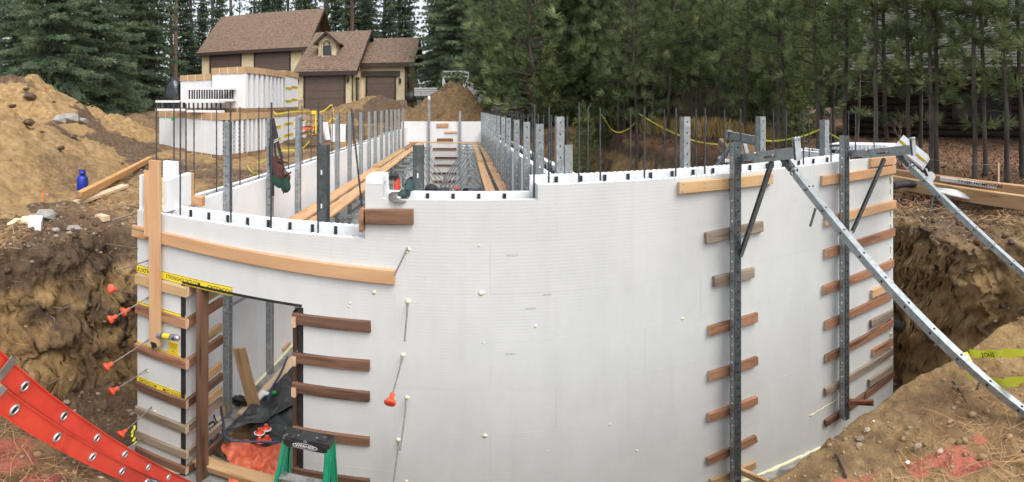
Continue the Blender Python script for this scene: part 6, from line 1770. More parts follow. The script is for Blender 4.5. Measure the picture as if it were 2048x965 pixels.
wx0, wx1 = pY(645, 90, Yd).x, pY(663, 90, Yd).x; wz0, wz1 = pY(655, 113, Yd).z, pY(655, 90, Yd).z; wr = (wx1 - wx0) / 2; wc = (wx0 + wx1) / 2
m = MB(); pts = [(wx0, Yd - .03, wz0), (wx1, Yd - .03, wz0)] + [(wc + wr * math.cos(a_), Yd - .03, wz1 + wr * math.sin(a_)) for a_ in np.linspace(0, math.pi, 13)]
m.add(pts, [tuple(range(len(pts)))]); m.box((wx0, Yd - .02, wz0), (wx1, Yd - .005, wz1)); m.build('window_pane', M['glass_dk'], dorm)
m = MB(); fr_ = [(wx0, Yd - .06, wz0)] + [(wc - wr * math.cos(a_), Yd - .06, wz1 + wr * math.sin(a_)) for a_ in np.linspace(0, math.pi, 13)] + [(wx1, Yd - .06, wz0), (wx0, Yd - .06, wz0)]
m.tube(fr_, .05, 6); m.bar((wx0, Yd - .05, wz1), (wx1, Yd - .05, wz1), .04, .04); 
for a_ in (.28, .5, .72): m.bar((wc, Yd - .05, wz1), (wc + wr * math.cos(a_ * math.pi), Yd - .05, wz1 + wr * math.sin(a_ * math.pi)), .03, .03)
m.build('window_frame', M['stucco'], dorm)
# big left block
x1l, x1r = pY(404, 110, Y1).x, pY(604, 110, Y1).x
volume(Y1, 9.5, x1l, x1r, pY(500, 96, Y1).z, GB - .8, pY(560, 26, Y1 + 4.75).z, .45, 'left', over_l=.4, over_r=.8)
garage_door(pY(422, 130, Y1).x, pY(481, 130, Y1).x, GB, pY(450, 109, Y1).z, Y1 - .06)
garage_door(pY(511, 130, Y1).x, pY(579, 130, Y1).x, GB, pY(540, 105, Y1).z, Y1 - .06)
# stone feet of the door piers
for px_ in (600, 806):
    Yx = Y2 if px_ < 700 else Y3
    p = pY(px_, 203, Yx); m = MB(); m.box((p.x - .35, Yx - .14, GB - .5), (p.x + .35, Yx + .0, p.z + .12)); m.build('stone_pier', M['stone'], house)

# ------------------------------------------------------------------ rack, white boards, log pile behind the heaps
YR = 33
rk = empty('truck_rack', tuple(pY(915, 190, YR)), 'white overhead ladder rack of a vehicle showing above the pointed dirt pile', 'vehicle rack')
def bars(list_, w, par, name, mat='white', split=False):
    if split:
        for a_, b_ in list_: m = MB(); m.bar(a_, b_, w, w); m.build(name, M[mat], par)
        return
    m = MB()
    for a_, b_ in list_: m.bar(a_, b_, w, w)
    return m.build(name, M[mat], par)
A1, A2 = pY(886, 153, YR), pY(937, 153, YR); Bv = Vector((0, 1.6, 0)); up_ = Vector((0, 0, .32))
bars([(A1, A2), (A1 + Bv, A2 + Bv), (A1, A1 + Bv), (A2, A2 + Bv), (A1 + up_, A2 + up_), (A1 + Bv + up_, A2 + Bv + up_), (A1 + up_, A1 + Bv + up_), (A2 + up_, A2 + up_ + Bv)] + [(A1.lerp(A2, t), A1.lerp(A2, t) + up_) for t in (0, .33, .66, 1)] + [(A1.lerp(A2, t), A1.lerp(A2, t) + Bv) for t in (.2, .4, .6, .8)], .05, rk, 'top_rail')
G0 = EYE - .3
bars([(A1, Vector((A1.x, A1.y, G0))), (A2, Vector((A2.x, A2.y, G0))), (A1 + Bv, Vector((A1.x, A1.y + 1.6, G0))), (A2 + Bv, Vector((A2.x, A2.y + 1.6, G0))), (A1, A1 + Vector((.3, 0, -.9))), (A2, A2 + Vector((-.35, 0, -.8))), (A2 + Vector((-.35, 0, -2)), A2 + Vector((-.35, 0, 0)))], .07, rk, 'upright', split=True)
m = MB(); m.box((A2.x - .1, A2.y - .2, G0 - .3), (A2.x + .35, A2.y + 1.8, A2.z - .25)); m.build('cab_side', M['alu'], rk)
m = MB(); p = pY(938, 190, YR - .3); m.box((p.x - 2.2, p.y, G0 - .4), (p.x + 1.2, p.y + 1.8, pY(938, 180, YR).z)); m.build('truck_bed', M['alu'], rk)
wb = empty('stacked_trim', tuple(pY(845, 190, 32)), 'stack of long white boards beside the house corner', 'boards')
for k in range(4):
    a = pY(829, 190 - k * 4.2, 32); b = pY(872, 190 - k * 4.2, 32); b.z = a.z; m = MB(); m.bar(a, b + Vector((rr.uniform(-.1, .2), 0, 0)), .3, .10); m.build('board', M['alu'], wb)
m = MB(); p = pY(822, 196, 33); m.lathe([(0, -.3), (.3, -.25), (.38, .0), (.3, .3), (0, .4)], Matrix.Translation(p), 12); m.bar(p + Vector((-.1, 0, .1)), p + Vector((-.25, 0, -.8)), .08, .08); m.bar(p + Vector((.1, 0, .1)), p + Vector((.1, 0, -.8)), .08, .08); tag(m.build('grill', M['black']), 'small black covered grill at the corner of the house', 'grill')
lp = empty('log_pile', tuple(pR(1050, 235, 24)), 'pile of weathered logs and branches at the edge of the wood', 'log pile')
rl_ = random.Random(4)
logme = []
for k in range(150):
    px_ = rl_.uniform(1003, 1098); top = 200 + 28 * abs((px_ - 1045) / 55) ** 2 + (0 if px_ > 1015 else 6)
    py_ = rl_.uniform(top, 240); p = pR(px_, py_, 24 + rl_.uniform(-.6, .9)); L = rl_.uniform(.4, 1.5); a_ = rl_.uniform(-.5, .5); e_ = rl_.uniform(-.22, .22)
    d = Vector((math.cos(a_) * math.cos(e_), math.sin(a_), math.sin(e_))); m = MB(); m.tube([p - d * L / 2, p + d * L / 2], rl_.uniform(.03, .075), 7); m.build('log', M['pile_wood'], lp)

# ------------------------------------------------------------------ caution tape
def tape(pts, label, w=.038, mat='tape_yel', sag=.0, lettered=None, cat='caution tape'):
    P = [Vector(p) for p in pts]; out = []
    for i in range(len(P) - 1):
        a, b, c_, d_ = P[max(i - 1, 0)], P[i], P[i + 1], P[min(i + 2, len(P) - 1)]
        for k in range(8):
            t = k / 8; out.append(.5 * ((2 * b) + (c_ - a) * t + (2 * a - 5 * b + 4 * c_ - d_) * t * t + (3 * b - a - 3 * c_ + d_) * t ** 3))
    out.append(P[-1]); m = MB(); vs = []; n = len(out)
    for i, q in enumerate(out):
        tw_ = .5 * math.sin(i * .35); s = Vector((math.sin(tw_) * .3, math.sin(tw_) * .5, math.cos(tw_))) * w / 2
        vs += [q - s, q + s, q + s + Vector((0, .002, 0)), q - s + Vector((0, .002, 0))]
    fs = []
    for i in range(n - 1):
        for k in range(4): fs.append((i * 4 + k, i * 4 + (k + 1) % 4, i * 4 + 4 + (k + 1) % 4, i * 4 + 4 + k))
    m.add(vs, fs); o = m.build('caution_tape', M[mat]); return tag(o, label, cat)
tape([pR(1145, 246, 22), pR(1166, 243, 21), pR(1180, 233, 20)], 'short yellow tape at the left end, going up to a thin tree')
tape([pR(1201, 227, 19), pR(1210, 240, 18.6), pR(1222, 258, 18.3), pR(1238, 265, 18), pR(1258, 257, 17.6), pR(1270, 245, 17), pR(1277, 229, 16.6)], 'yellow tape hanging in a deep loop between two trees')
tape([pR(1277, 227, 16.6), pR(1310, 247, 15.8), pR(1345, 265, 15), pR(1380, 279, 14.4), pR(1410, 286, 13.9), pR(1440, 289, 13.4), pR(1475, 287, 12.8)], 'long yellow tape running down from the tree to the inner bracket')
tape([pR(1528, 281, 11.9), pR(1550, 282, 11.8), pR(1580, 278, 11.5), pR(1610, 271, 11.2), pR(1640, 259, 11)], 'yellow tape between the two posts behind the front wall')
tape([pR(1656, 265, 11), pR(1685, 281, 10.6), pR(1720, 298, 10.2), pR(1740, 305, 10)], 'yellow tape sloping down right behind the second brace')
tape([pR(547, 223, 12.6), pR(555, 228, 12.6), pR(580, 224, 13.5), pR(620, 222, 15)], 'yellow tape over the top of the lower foam bundles', mat='tape_yel')
tape([pR(632, 226, 15.2), pR(629, 245, 15), pR(626, 262, 14.8), pR(620, 280, 14.2), pR(612, 290, 13.8), pR(600, 298, 13.4), pR(560, 302, 12.8)], 'yellow tape trailing down behind the left posts to the ground')
tape([pR(636, 226, 15.3), pR(650, 220, 15.6), pR(664, 210, 16), pR(666, 232, 16), pR(658, 245, 15.8), pR(667, 236, 16), pR(674, 250, 16)], 'orange yellow tape looped behind the left posts near the low heap', mat='yellow', cat='tape')
tape([pR(494, 332, 11.5), pR(503, 343, 10.8), pR(515, 348, 10.4)], 'scrap of lime tape on the ground by the left wall', mat='tape_lime')
tape([pR(515, 325, 11.4), pR(533, 319, 11.8)], 'second scrap of lime tape near the foam bundles', mat='tape_lime')
m = MB(); p = pR(632, 228, 15.3); m.box((p.x - .03, p.y, p.z - .55), (p.x + .01, p.y + .04, p.z + .08)); m.box((p.x - .2, p.y + .01, p.z + .0), (p.x + .01, p.y + .05, p.z + .09)); tag(m.build('tape_post', M['yellow']), 'short yellow post holding the tape behind the left wall', 'post')
for k, (x_, y_, lb) in enumerate(((650, 258, 'narrow leaning strip of white foam behind the left posts'), (676, 262, 'white foam offcut standing on the bank behind the left posts'))):
    p = pR(x_, y_, 15.5); m = MB(); w_ = .06 if k == 0 else .24; m.hexa([(p.x - w_ + (.10 if k == 0 else 0), p.y, p.z - .32), (p.x + w_ + (.1 if k == 0 else 0), p.y, p.z - .32), (p.x + w_ + (.1 if k == 0 else 0), p.y + .1, p.z - .32), (p.x - w_, p.y + .1, p.z - .32)],
                                        [(p.x - w_ - (.06 if k == 0 else 0), p.y, p.z + .2), (p.x + w_ - (.06 if k == 0 else .06), p.y, p.z + .2), (p.x + w_, p.y + .1, p.z + .2), (p.x - w_, p.y + .1, p.z + .2)])
    tag(m.build('foam_scrap', M['foam_plain']), lb, 'foam scrap')
for k, (x_, y_, c_, lb) in enumerate(((617, 258, 'tarp_orange', 'torn red and orange wrapping beside the lower foam bundles'), (625, 268, 'cardboard', 'flattened cardboard by the foam bundles'), (618, 240, 'cardboard_dk', 'loose dark boards heaped behind the foam bundles'))):
    p = pR(x_, y_, 16.5); cloth([p + Vector((-.5, -.2, -.02)), p + Vector((.5, -.25, 0)), p + Vector((.5, .3, .05)), p + Vector((-.4, .3, .05))], .08, M[c_], lb, name='wrapping', nx=20, ny=14, seed=30 + k, cat='wrapping')

# ------------------------------------------------------------------ right-hand side: foam pieces, timbers, sheet, pipe
# tilted corner piece with printed bands, its back part behind the scaffold arm
fc = empty('foam_corner', tuple(pR(1820, 300, 5.2)), 'tilted white foam corner block with yellow printed bands near the right scaffold arm', 'foam block')
c1, c2, c3, c4 = pR(1807, 270, 5.25), pR(1857, 311, 5.0), pR(1843, 334, 4.95), pR(1790, 291, 5.2)
n_ = (c2 - c1).cross(c4 - c1).normalized()
if n_.y > 0: n_ = -n_
m = MB(); m.add([c4, c3, c2, c1] + [q - n_ * .065 for q in (c4, c3, c2, c1)], [(0, 1, 2, 3), (7, 6, 5, 4), (1, 0, 4, 5), (2, 1, 5, 6), (3, 2, 6, 7), (0, 3, 7, 4)]); fp = m.build('foam_panel', M['foam_plain'], fc)
m = MB(); k4 = [q - n_ * .28 + Vector((0, 0, -.03)) for q in (c4, c3, c2, c1)]; m.add(k4 + [q - n_ * .06 for q in k4], [(0, 1, 2, 3), (7, 6, 5, 4), (1, 0, 4, 5), (2, 1, 5, 6), (3, 2, 6, 7), (0, 3, 7, 4)]); m.build('foam_panel', M['foam_plain'], fc)
m = MB()
for t in np.linspace(.1, .9, 6):
    for s in (.3, .7):
        q = c4.lerp(c3, t).lerp(c1.lerp(c2, t), s) - n_ * .065; m.bar(q, q - n_ * .2, .03, .01)
m.build('web', M['black'], fc)
def lerp2(a, b): return (c1.lerp(c2, a)).lerp(c4.lerp(c3, a), b)
for (u0, u1, v0_, v1_, txt, uu) in ((.02, .99, .42, .64, 'STRONGHOLDICF.COM', 1),):
    q = [lerp2(u0, v0_) + n_ * .002, lerp2(u1, v0_) + n_ * .002, lerp2(u1, v1_) + n_ * .002, lerp2(u0, v1_) + n_ * .002]
    m = MB(); m.add(q[::-1] + [a_ - n_ * .001 for a_ in q[::-1]], [(0, 1, 2, 3), (1, 0, 4, 5), (2, 1, 5, 6), (3, 2, 6, 7), (0, 3, 7, 4)]); o = m.build('printed_band', M['yellow'], fc)
    xd = (q[1] - q[0]).normalized(); ud_ = (q[0] - q[3]).normalized()
    lettering('THOLDICF', .036, lerp2(.17, .53) + n_ * .004, xd, ud_, M['ink'], o, .0006); lettering('WOOHOLDICF', .036, lerp2(.83, .53) + n_ * .004, -xd, -ud_, M['ink'], o, .0006)
m = MB()
for k in range(26):
    p = pR(1795 + rr.uniform(-12, 40), 322 + rr.uniform(-8, 12), 5.1); v0, f0 = ico(); s = rr.uniform(.008, .02); m.add([p + Vector(a_) * s for a_ in v0], [tuple(int(i) for i in t) for t in f0])
# long ICF piece lying behind the wall
li = empty('foam_block', tuple(pR(1717, 294, 6.0)), 'white foam block lying on its side behind the second brace', 'foam block')
a = pR(1657, 288, 6.0); b = pR(1775, 291, 5.7); d = (b - a).normalized(); nn = Vector((-d.y, d.x, 0))
m = MB(); m.hexa([a + Vector((0, 0, -.065)), b + Vector((0, 0, -.06)), b + nn * .35 + Vector((0, 0, -.06)), a + nn * .35 + Vector((0, 0, -.06))], [a, b, b + nn * .35, a + nn * .35]); fp = m.build('foam_panel', M['foam_plain'], li)
m = MB(); L = (b - a).length; k = int(L / .05)
for i in range(k):
    c = a + (b - a) * ((i + .5) / k); m.box((c.x - .012, c.y - .014, c.z - .055), (c.x + .012, c.y, c.z - .008))
tag(m.build('interlock_nubs', M['foam_plain'], li), kind='stuff')
m = MB(); a2, b2 = a + Vector((0, 0, -.24)), b + Vector((0, 0, -.24)); m.hexa([a2, b2, b2 + nn * .35, a2 + nn * .35], [q + Vector((0, 0, .06)) for q in (a2, b2, b2 + nn * .35, a2 + nn * .35)]); m.build('foam_panel', M['foam_plain'], li)
for i in range(8):
    c = a.lerp(b, (i + .5) / 8) + nn * .04; m = MB(); m.bar(c + Vector((0, 0, -.18)), c + Vector((0, 0, -.064)), .04, .012, nn); m.build('web', M['black'], li)
hose([pR(1650, 285, 5.9), pR(1653, 292, 5.85), pR(1690, 291, 5.8), pR(1700, 296, 5.8)], .01, M['black'], 'cable', 'thin black cable along the foam block behind the second brace', 'cable')
# beams on the ground at the right
def beam(a, b, w, t, mt, label, name='beam'):
    return board(a, b, w, t, M[mt], None, name=name, label=label, cat='beam', endmat=M['wood_end'])
beam(pR(1780, 348, 9.6), pR(2075, 388, 7.6), .20, .14, 'wood_new', 'upper long timber beam lying across the ground at the right')
beam(pR(1780, 362, 9.0), pR(2075, 409, 7.2), .20, .12, 'wood_tan', 'lower long timber beam in front of the upper one at the right')
beam(pR(1520, 300, 9.5), pR(1470, 297, 10), .25, .1, 'wood_new', 'orange timber lying behind the inner bracket')
beam(pR(1460, 308, 10), pR(1440, 287, 10.4), .22, .1, 'wood_grey', 'grey weathered board end propped on the bank by the inner bracket')
cloth([pR(1500, 325, 9.6), pR(1436, 328, 10), pR(1440, 314, 10.3), pR(1505, 312, 9.9)], .08, M['logwrap'], 'pale crumpled sheet under the orange timber on the far bank', name='sheet', nx=24, ny=14, seed=77, cat='sheet')
# white printed wrap hanging under the beams
P = []
for (x_, y0, y1) in ((1868, 375, 380), (1900, 378, 392), (1935, 383, 399), (1960, 387, 402), (1985, 390, 405), (2003, 392, 412), (2025, 396, 404)):
    P.append((pR(x_, y0, 7.9), pR(x_, y1, 7.75)))
vs = []; ny = 8
for (a, b) in P:
    for j in range(ny): 
        t = j / (ny - 1); q = a.lerp(b, t) + Vector((0, -.05 * math.sin(t * math.pi) + rr.uniform(-.012, .012), 0)); vs.append(q)
fs = [(i * ny + j, (i + 1) * ny + j, (i + 1) * ny + j + 1, i * ny + j + 1) for i in range(len(P) - 1) for j in range(ny - 1)]
m = MB(); m.add(vs, fs, 0, True); o = m.build('house_wrap', M['logwrap']); tag(o, 'white printed wrap sheet hanging out below the lower beam', 'sheet'); so = o.modifiers.new('t', 'SOLIDIFY'); so.thickness = .004
o_ = o
for t_, x_, y_, s_ in (('TYVEK HOMEWRAP', 1965, 368, .055),):
    p = pR(x_, y_ + 2, 7.88); b = pR(x_ + 40, y_ + 7, 7.7); 
m = MB(); m.hexa([pR(1880, 362, 8.36), pR(2000, 379, 7.88), pR(2000, 377, 8.0), pR(1880, 360, 8.5)], [pR(1880, 355, 8.36), pR(2000, 371, 7.88), pR(2000, 369, 8.0), pR(1880, 353, 8.5)]); q = m.build('wrap_strip', M['logwrap']); tag(q, 'white strip of wrap with black lettering tucked between the two beams', 'sheet')
pA, pB = pR(1915, 362.5, 8.20), pR(2000, 374, 7.86)
lettering('TYVEK HOMEWRAP', .065, (pA + pB) / 2 + Vector((0, -.03, 0)), pB - pA, (0, 0, 1), M['ink'], q, .001, 1.5)
hose([pR(1786, 372, 8.2), pR(1815, 368, 8.5), pR(1850, 371, 8.5)], .06, M['blackrub'], 'black_sheet', 'black plastic sheet edge beneath the beams by the wall corner', 'sheet')
hose([pR(1600, 274, 12.5), pR(1860, 319, 9.2), pR(1995, 331, 9.1)], .006, M['rod'], 'string_line', 'taut builder string running to the small stake', 'string')
p = pR(1997, 338, 9); board(p + Vector((0, 0, -.25)), p + Vector((0, 0, .10)), .05, .02, M['wood_pale'], None, up=(1, 0, 0), name='stake', label='small pale stake holding the string in front of the trees', cat='stake')
# corrugated pipe crossing the pit at the right
a, b, c_ = pR(1770, 643, 6.2), pR(1830, 657, 6.0), pR(1905, 690, 5.6)
m = MB(); pts = []; rs = []
for i in range(90):
    t = i / 89; q = (a * (1 - t) ** 2 + b * 2 * t * (1 - t) + c_ * t * t); pts.append(q); rs.append(.072 if i % 2 else .060)
m.tube(pts, rs, 12); tag(m.build('drain_pipe', M['pipe']), 'black corrugated drain pipe lying in the pit beyond the right corner', 'pipe')
# lime tape and small litter on the near right mound
def near(px, py, dz=.01): q = gpt(px, py); q.z += dz; return q
m = MB()
def ribbon(pts, w, label, mat='tape_lime', wv=0.02):
    P = [Vector(p) for p in pts]; out = []
    for i in range(len(P) - 1):
        a, b, cc_, d_ = P[max(i - 1, 0)], P[i], P[i + 1], P[min(i + 2, len(P) - 1)]
        for k in range(8):
            t = k / 8; out.append(.5 * ((2 * b) + (cc_ - a) * t + (2 * a - 5 * b + 4 * cc_ - d_) * t * t + (3 * b - a - 3 * cc_ + d_) * t ** 3))
    out.append(P[-1]); vs = []; fs = []
    for i, q in enumerate(out):
        s = Vector((0, .35, .94)) * w / 2 + Vector((0, wv * math.sin(i * .8), 0)); vs += [q - s, q + s, q + s + Vector((0, .0015, 0)), q - s + Vector((0, .0015, 0))]
    for i in range(len(out) - 1):
        for k in range(4): fs.append((i * 4 + k, i * 4 + (k + 1) % 4, i * 4 + 4 + (k + 1) % 4, i * 4 + 4 + k))
    m = MB(); m.add(vs, fs); return tag(m.build('flagging_tape', M[mat]), label, 'tape')
r0 = 2.6
t1 = ribbon([pR(1942, 708, r0 + .25), pR(1975, 709, r0 + .2), pR(2010, 707, r0 + .1), pR(2060, 706, r0)], .05, 'upper strand of lime yellow tape with black letters at the right edge')
t2 = ribbon([pR(1938, 712, r0 + .2), pR(1932, 735, r0 + .1), pR(1945, 752, r0), pR(1985, 763, r0 - .1), pR(2015, 766, r0 - .15), pR(2060, 757, r0 - .2)], .05, 'lower curling strand of lime yellow tape on the near right mound')
pA = pR(1957, 708.5, r0 + .2) ; pB = pR(1985, 708.5, r0 + .14)
lettering('2OHS', .04, (pA + pB) / 2 + Vector((-.01, -.02, .0)), pB - pA, (0, .2, 1), M['ink'], t1, .001)
lettering('IS', .045, pR(1941, 745, r0 - .02), (.5, -.2, -.8), (1, 0, .4), M['ink'], t2, .001)
for k, (x_, y_, s) in enumerate(((1815, 928, .012), (1747, 845, .008), (1798, 400, .03), (1858, 450, .03), (1830, 454, .025), (60, 453, .02))):
    p = near(x_, y_, .008); m = MB(); v0, f0 = ico(); m.add([p + Vector((a_[0] * s * rr.uniform(.6, 1.4), a_[1] * s, a_[2] * s * .5)) for a_ in v0], [tuple(int(i) for i in t) for t in f0]); tag(m.build('foam_crumb', M['foam_plain']), 'small white crumb of foam lying on the soil', 'foam crumb', 'white foam crumbs on the soil')
for (pa, pb, lb) in (((1905, 770), (1932, 812), 'dark twig lying across the pink paint'), ((1965, 772), (1955, 785), 'short dark stick beside the big brace'), ((1670, 915), (1692, 962), 'thin twig at the bottom edge of the right mound')):
    a, b = near(*pa, .02), near(*pb, .02); hose([a, a.lerp(b, .5) + Vector((.01, .01, .01)), b], .006, M['trim'], 'twig', lb, 'twig')
for (x_, y_, s) in ((1720, 880, .02), (1733, 862, .016), (1718, 892, .018), (1835, 895, .02), (1900, 845, .015), (1880, 905, .016)):
    p = near(x_, y_, .005); m = MB(); v0, f0 = ico(); m.add([p + Vector((a_[0] * s * 1.3 * rr.uniform(.7, 1.2), a_[1] * s * rr.uniform(.8, 1.2), a_[2] * s * .8)) for a_ in v0], [tuple(int(i) for i in t) for t in f0]); tag(m.build('stone', M['stone']), 'tan stone on the near right mound', 'stone', 'larger stones on the near right mound')

# ------------------------------------------------------------------ trees
def needles(centres, dirs, per, length, width, spread, rs, bias=None):
    """bunches of thin needle triangles: returns vertices and faces"""
    n = len(centres)
    c = np.repeat(centres, per, 0); d = np.repeat(dirs, per, 0)
    r = rs.normal(size=(n * per, 3)); r /= np.linalg.norm(r, axis=1)[:, None]
    v = d + r * spread; v /= np.linalg.norm(v, axis=1)[:, None]
    L = length * rs.uniform(.6, 1.15, (n * per, 1))
    s = np.cross(v, rs.normal(size=v.shape)); s /= np.linalg.norm(s, axis=1)[:, None]
    w = width * rs.uniform(.7, 1.3, (n * per, 1))
    b = c + r * length * .12
    P = np.stack([b - s * w / 2, b + s * w / 2, b + v * L], 1).reshape(-1, 3)
    return P
def make_crown(name, P, mat):
    f = np.arange(len(P)).reshape(-1, 3)
    me = tri_mesh(name, P, f); me.materials.append(mat)
    return me
def make_pine(seed, H, base, spread, nwh, per_br, needle=(16, .17, .011), droop=-.05, tuft_start=.35, trunk_r=.07, mat='pine_f', bark='bark', full=1.0, lean=.02, step=.12):
    rs = np.random.RandomState(seed)
    zs = np.linspace(0, H, 14)
    lx = np.cumsum(rs.normal(0, lean, 14)); ly = np.cumsum(rs.normal(0, lean, 14)); lx -= lx[0]; ly -= ly[0]
    rad = trunk_r * (1 - .8 * zs / H) + .006; rad[0] *= 1.25
    m = MB(); m.tube([(lx[i], ly[i], zs[i]) for i in range(14)], list(rad), 9)
    tr = m.mesh('trunk', [M[bark]])
    mb = MB(); cs = []; ds = []
    def axis(z): return np.array([np.interp(z, zs, lx), np.interp(z, zs, ly), z])
    z = base; k = 0
    while z < H * .985:
        t = (z - base) / (H - base)
        R = spread * (1 - t) ** .75 * (.35 + .65 * min(1, .25 + t * 4)) * full
        a0 = rs.uniform(0, 6.28)
        for b in range(per_br):
            a = a0 + b * 6.283 / per_br + rs.normal(0, .25); L = R * rs.uniform(.55, 1.15)
            if L < .12: continue
            p = axis(z + rs.uniform(-.08, .08)); up = .15 + .55 * t + droop + rs.normal(0, .08)
            pts = []; q = p.copy(); dirv = np.array([math.cos(a), math.sin(a), up]); dirv /= np.linalg.norm(dirv)
            ns = 5
            for s in range(ns + 1):
                pts.append(q.copy()); q = q + dirv * L / ns; dirv = dirv + np.array([rs.normal(0, .10), rs.normal(0, .10), .07 + droop]); dirv /= np.linalg.norm(dirv)
            br = max(.004, .011 * L ** .8)
            mb.tube([tuple(x) for x in pts], [br * (1 - .75 * s / ns) for s in range(ns + 1)], 4, cap=False)
            pts = np.array(pts); arc = np.linspace(0, 1, ns + 1)
            u = tuft_start
            while u <= 1.0:
                c = np.array([np.interp(u, arc, pts[:, i]) for i in range(3)])
                side = rs.normal(size=3) * [.6, .6, .3]; tw_ = rs.uniform(.04, .34) * (1 if u < .95 else .0) * min(1, L)
                c2 = c + side * tw_; dd = (pts[-1] - pts[0]) / (np.linalg.norm(pts[-1] - pts[0]) + 1e-6) * .7 + side * .5 + np.array([0, 0, .25])
                if tw_ > .1 and rs.rand() < .5: mb.tube([tuple(c), tuple(c2)], [.004, .003], 3, cap=False)
                cs.append(c2); ds.append(dd / np.linalg.norm(dd)); u += step / L * rs.uniform(.7, 1.3) if L > .2 else 1
        z += (H - base) / nwh * rs.uniform(.75, 1.25) * (1.1 - .4 * t); k += 1
    # dead bare twigs low on the trunk
    zz = base * .35
    while zz < base + .4:
        a = rs.uniform(0, 6.28); p = axis(zz); L = rs.uniform(.2, .9)
        mb.tube([tuple(p), tuple(p + np.array([math.cos(a) * L * .5, math.sin(a) * L * .5, .05])), tuple(p + np.array([math.cos(a + .2) * L, math.sin(a + .2) * L, rs.uniform(-.1, .25)]))], [.007, .005, .002], 3, cap=False); zz += rs.uniform(.1, .4)
    li = mb.mesh('limbs', [M[bark]])
    P = needles(np.array(cs), np.array(ds), needle[0], needle[1], needle[2], .62, rs)
    return tr, li, make_crown('crown', P, M[mat])
def make_fir(seed, H, base, spread, nwh, needle=(10, .20, .03), trunk_r=.16, mat='fir_f', step=.22, per_br=7):
    rs = np.random.RandomState(seed)
    m = MB(); m.tube([(0, 0, 0), (rs.normal(0, .05), rs.normal(0, .05), H * .5), (0, 0, H)], [trunk_r, trunk_r * .6, .01], 9); tr = m.mesh('trunk', [M['bark']])
    mb = MB(); cs = []; ds = []; z = base
    while z < H * .99:
        t = (z - base) / (H - base); R = spread * (1 - t) ** .9 * (.75 + .25 * min(1, t * 6)); a0 = rs.uniform(0, 6.28)
        for b in range(per_br):
            a = a0 + b * 6.283 / per_br + rs.normal(0, .2); L = R * rs.uniform(.6, 1.15)
            if L < .15: continue
            pts = []; q = np.array([0, 0, z + rs.uniform(-.15, .15)]); dirv = np.array([math.cos(a), math.sin(a), .12 + .5 * t - .25 * (1 - t)]); dirv /= np.linalg.norm(dirv); ns = 6
            for s in range(ns + 1):
                pts.append(q.copy()); q = q + dirv * L / ns; dirv = dirv + np.array([0, 0, -.10 if s < 3 else .08]); dirv /= np.linalg.norm(dirv)
            mb.tube([tuple(x) for x in pts], [max(.004, .016 * L ** .7) * (1 - .8 * s / ns) for s in range(ns + 1)], 3, cap=False)
            pts = np.array(pts); arc = np.linspace(0, 1, ns + 1); u = .12; sd_ = np.array([-math.sin(a), math.cos(a), 0])
            while u <= 1.0:
                c = np.array([np.interp(u, arc, pts[:, i]) for i in range(3)])
                for s_ in (-1, 1, 0):
                    wS = (1 - u) * L * .42 * rs.uniform(.3, 1) + .05
                    c2 = c + sd_ * s_ * wS + np.array([0, 0, -wS * .25 + rs.normal(0, .03)]); dd = sd_ * s_ * .8 + np.array([math.cos(a), math.sin(a), -.35]) * .8
                    cs.append(c2); ds.append(dd / np.linalg.norm(dd))
                    if wS > .35: cs.append(c + (c2 - c) * .5); ds.append(dd / np.linalg.norm(dd))
                u += step / L * rs.uniform(.7, 1.3)
        z += (H - base) / nwh * rs.uniform(.7, 1.3)
    P = needles(np.array(cs), np.array(ds), needle[0], needle[1], needle[2], .6, rs)
    return tr, mb.mesh('limbs', [M['bark']]), make_crown('crown', P, M[mat])
PROT = {}
def tree(kind, meshes, x, y, rotz, s, label, cat, group, z=None, sz=None):
    zz = gz(x, y) - .08 if z is None else z
    mw = Matrix.Translation((x, y, zz)) @ Matrix.Rotation(rt.gauss(0, .025), 4, 'X') @ Matrix.Rotation(rt.gauss(0, .025), 4, 'Y') @ Matrix.Rotation(rotz, 4, 'Z') @ Matrix.Diagonal((s, s, sz or s, 1))
    e = bpy.data.objects.new(kind, None); e.empty_display_size = .2; COL.objects.link(e); e.matrix_world = mw; WM[e.name] = mw
    tag(e, label, cat, group)
    for nm, me in zip(('trunk', 'limbs', 'crown'), meshes):
        o = link(nm, me, None, e, mw)
        if nm == 'limbs': o['kind'] = 'stuff'
    return e
rt = random.Random(21)
YP = [make_pine(100 + i, 8.5, 1.15 + .3 * i, 1.75, 22, 5, needle=(34, .25, .018), step=.27, trunk_r=.05, lean=.022) for i in range(4)]
YS = [make_pine(140 + i, 8.5, 2.3 + .2 * i, 1.5, 13, 4, needle=(34, .26, .018), step=.24, trunk_r=.055, lean=.022) for i in range(3)]
YB_ = [make_pine(120 + i, 7.5, .35, 2.1, 24, 6, needle=(30, .28, .028), step=.30, trunk_r=.07, full=1.2, lean=.04) for i in range(3)]
BF = [make_fir(200 + i, 15, .4, 3.9, 86, needle=(11, .24, .05), step=.22, per_br=3) for i in range(2)]
DF = [make_fir(220 + i, 20, 1.4, 3.4, 68, needle=(9, .36, .09), mat='dark_f', step=.40, per_br=3) for i in range(3)]
TP = [make_pine(240 + i, 21, 5.5 + i, 2.3, 18, 5, needle=(16, .34, .045), step=.33, trunk_r=.22, mat='dark_f', bark='bark') for i in range(3)]
RP = [make_pine(260, 24, 9.5, 2.4, 14, 5, needle=(14, .34, .05), step=.36, trunk_r=.26, mat='dark_f', bark='bark_red')]
def pt(px, r): q = seg_dir(px, r); return q.x, q.y
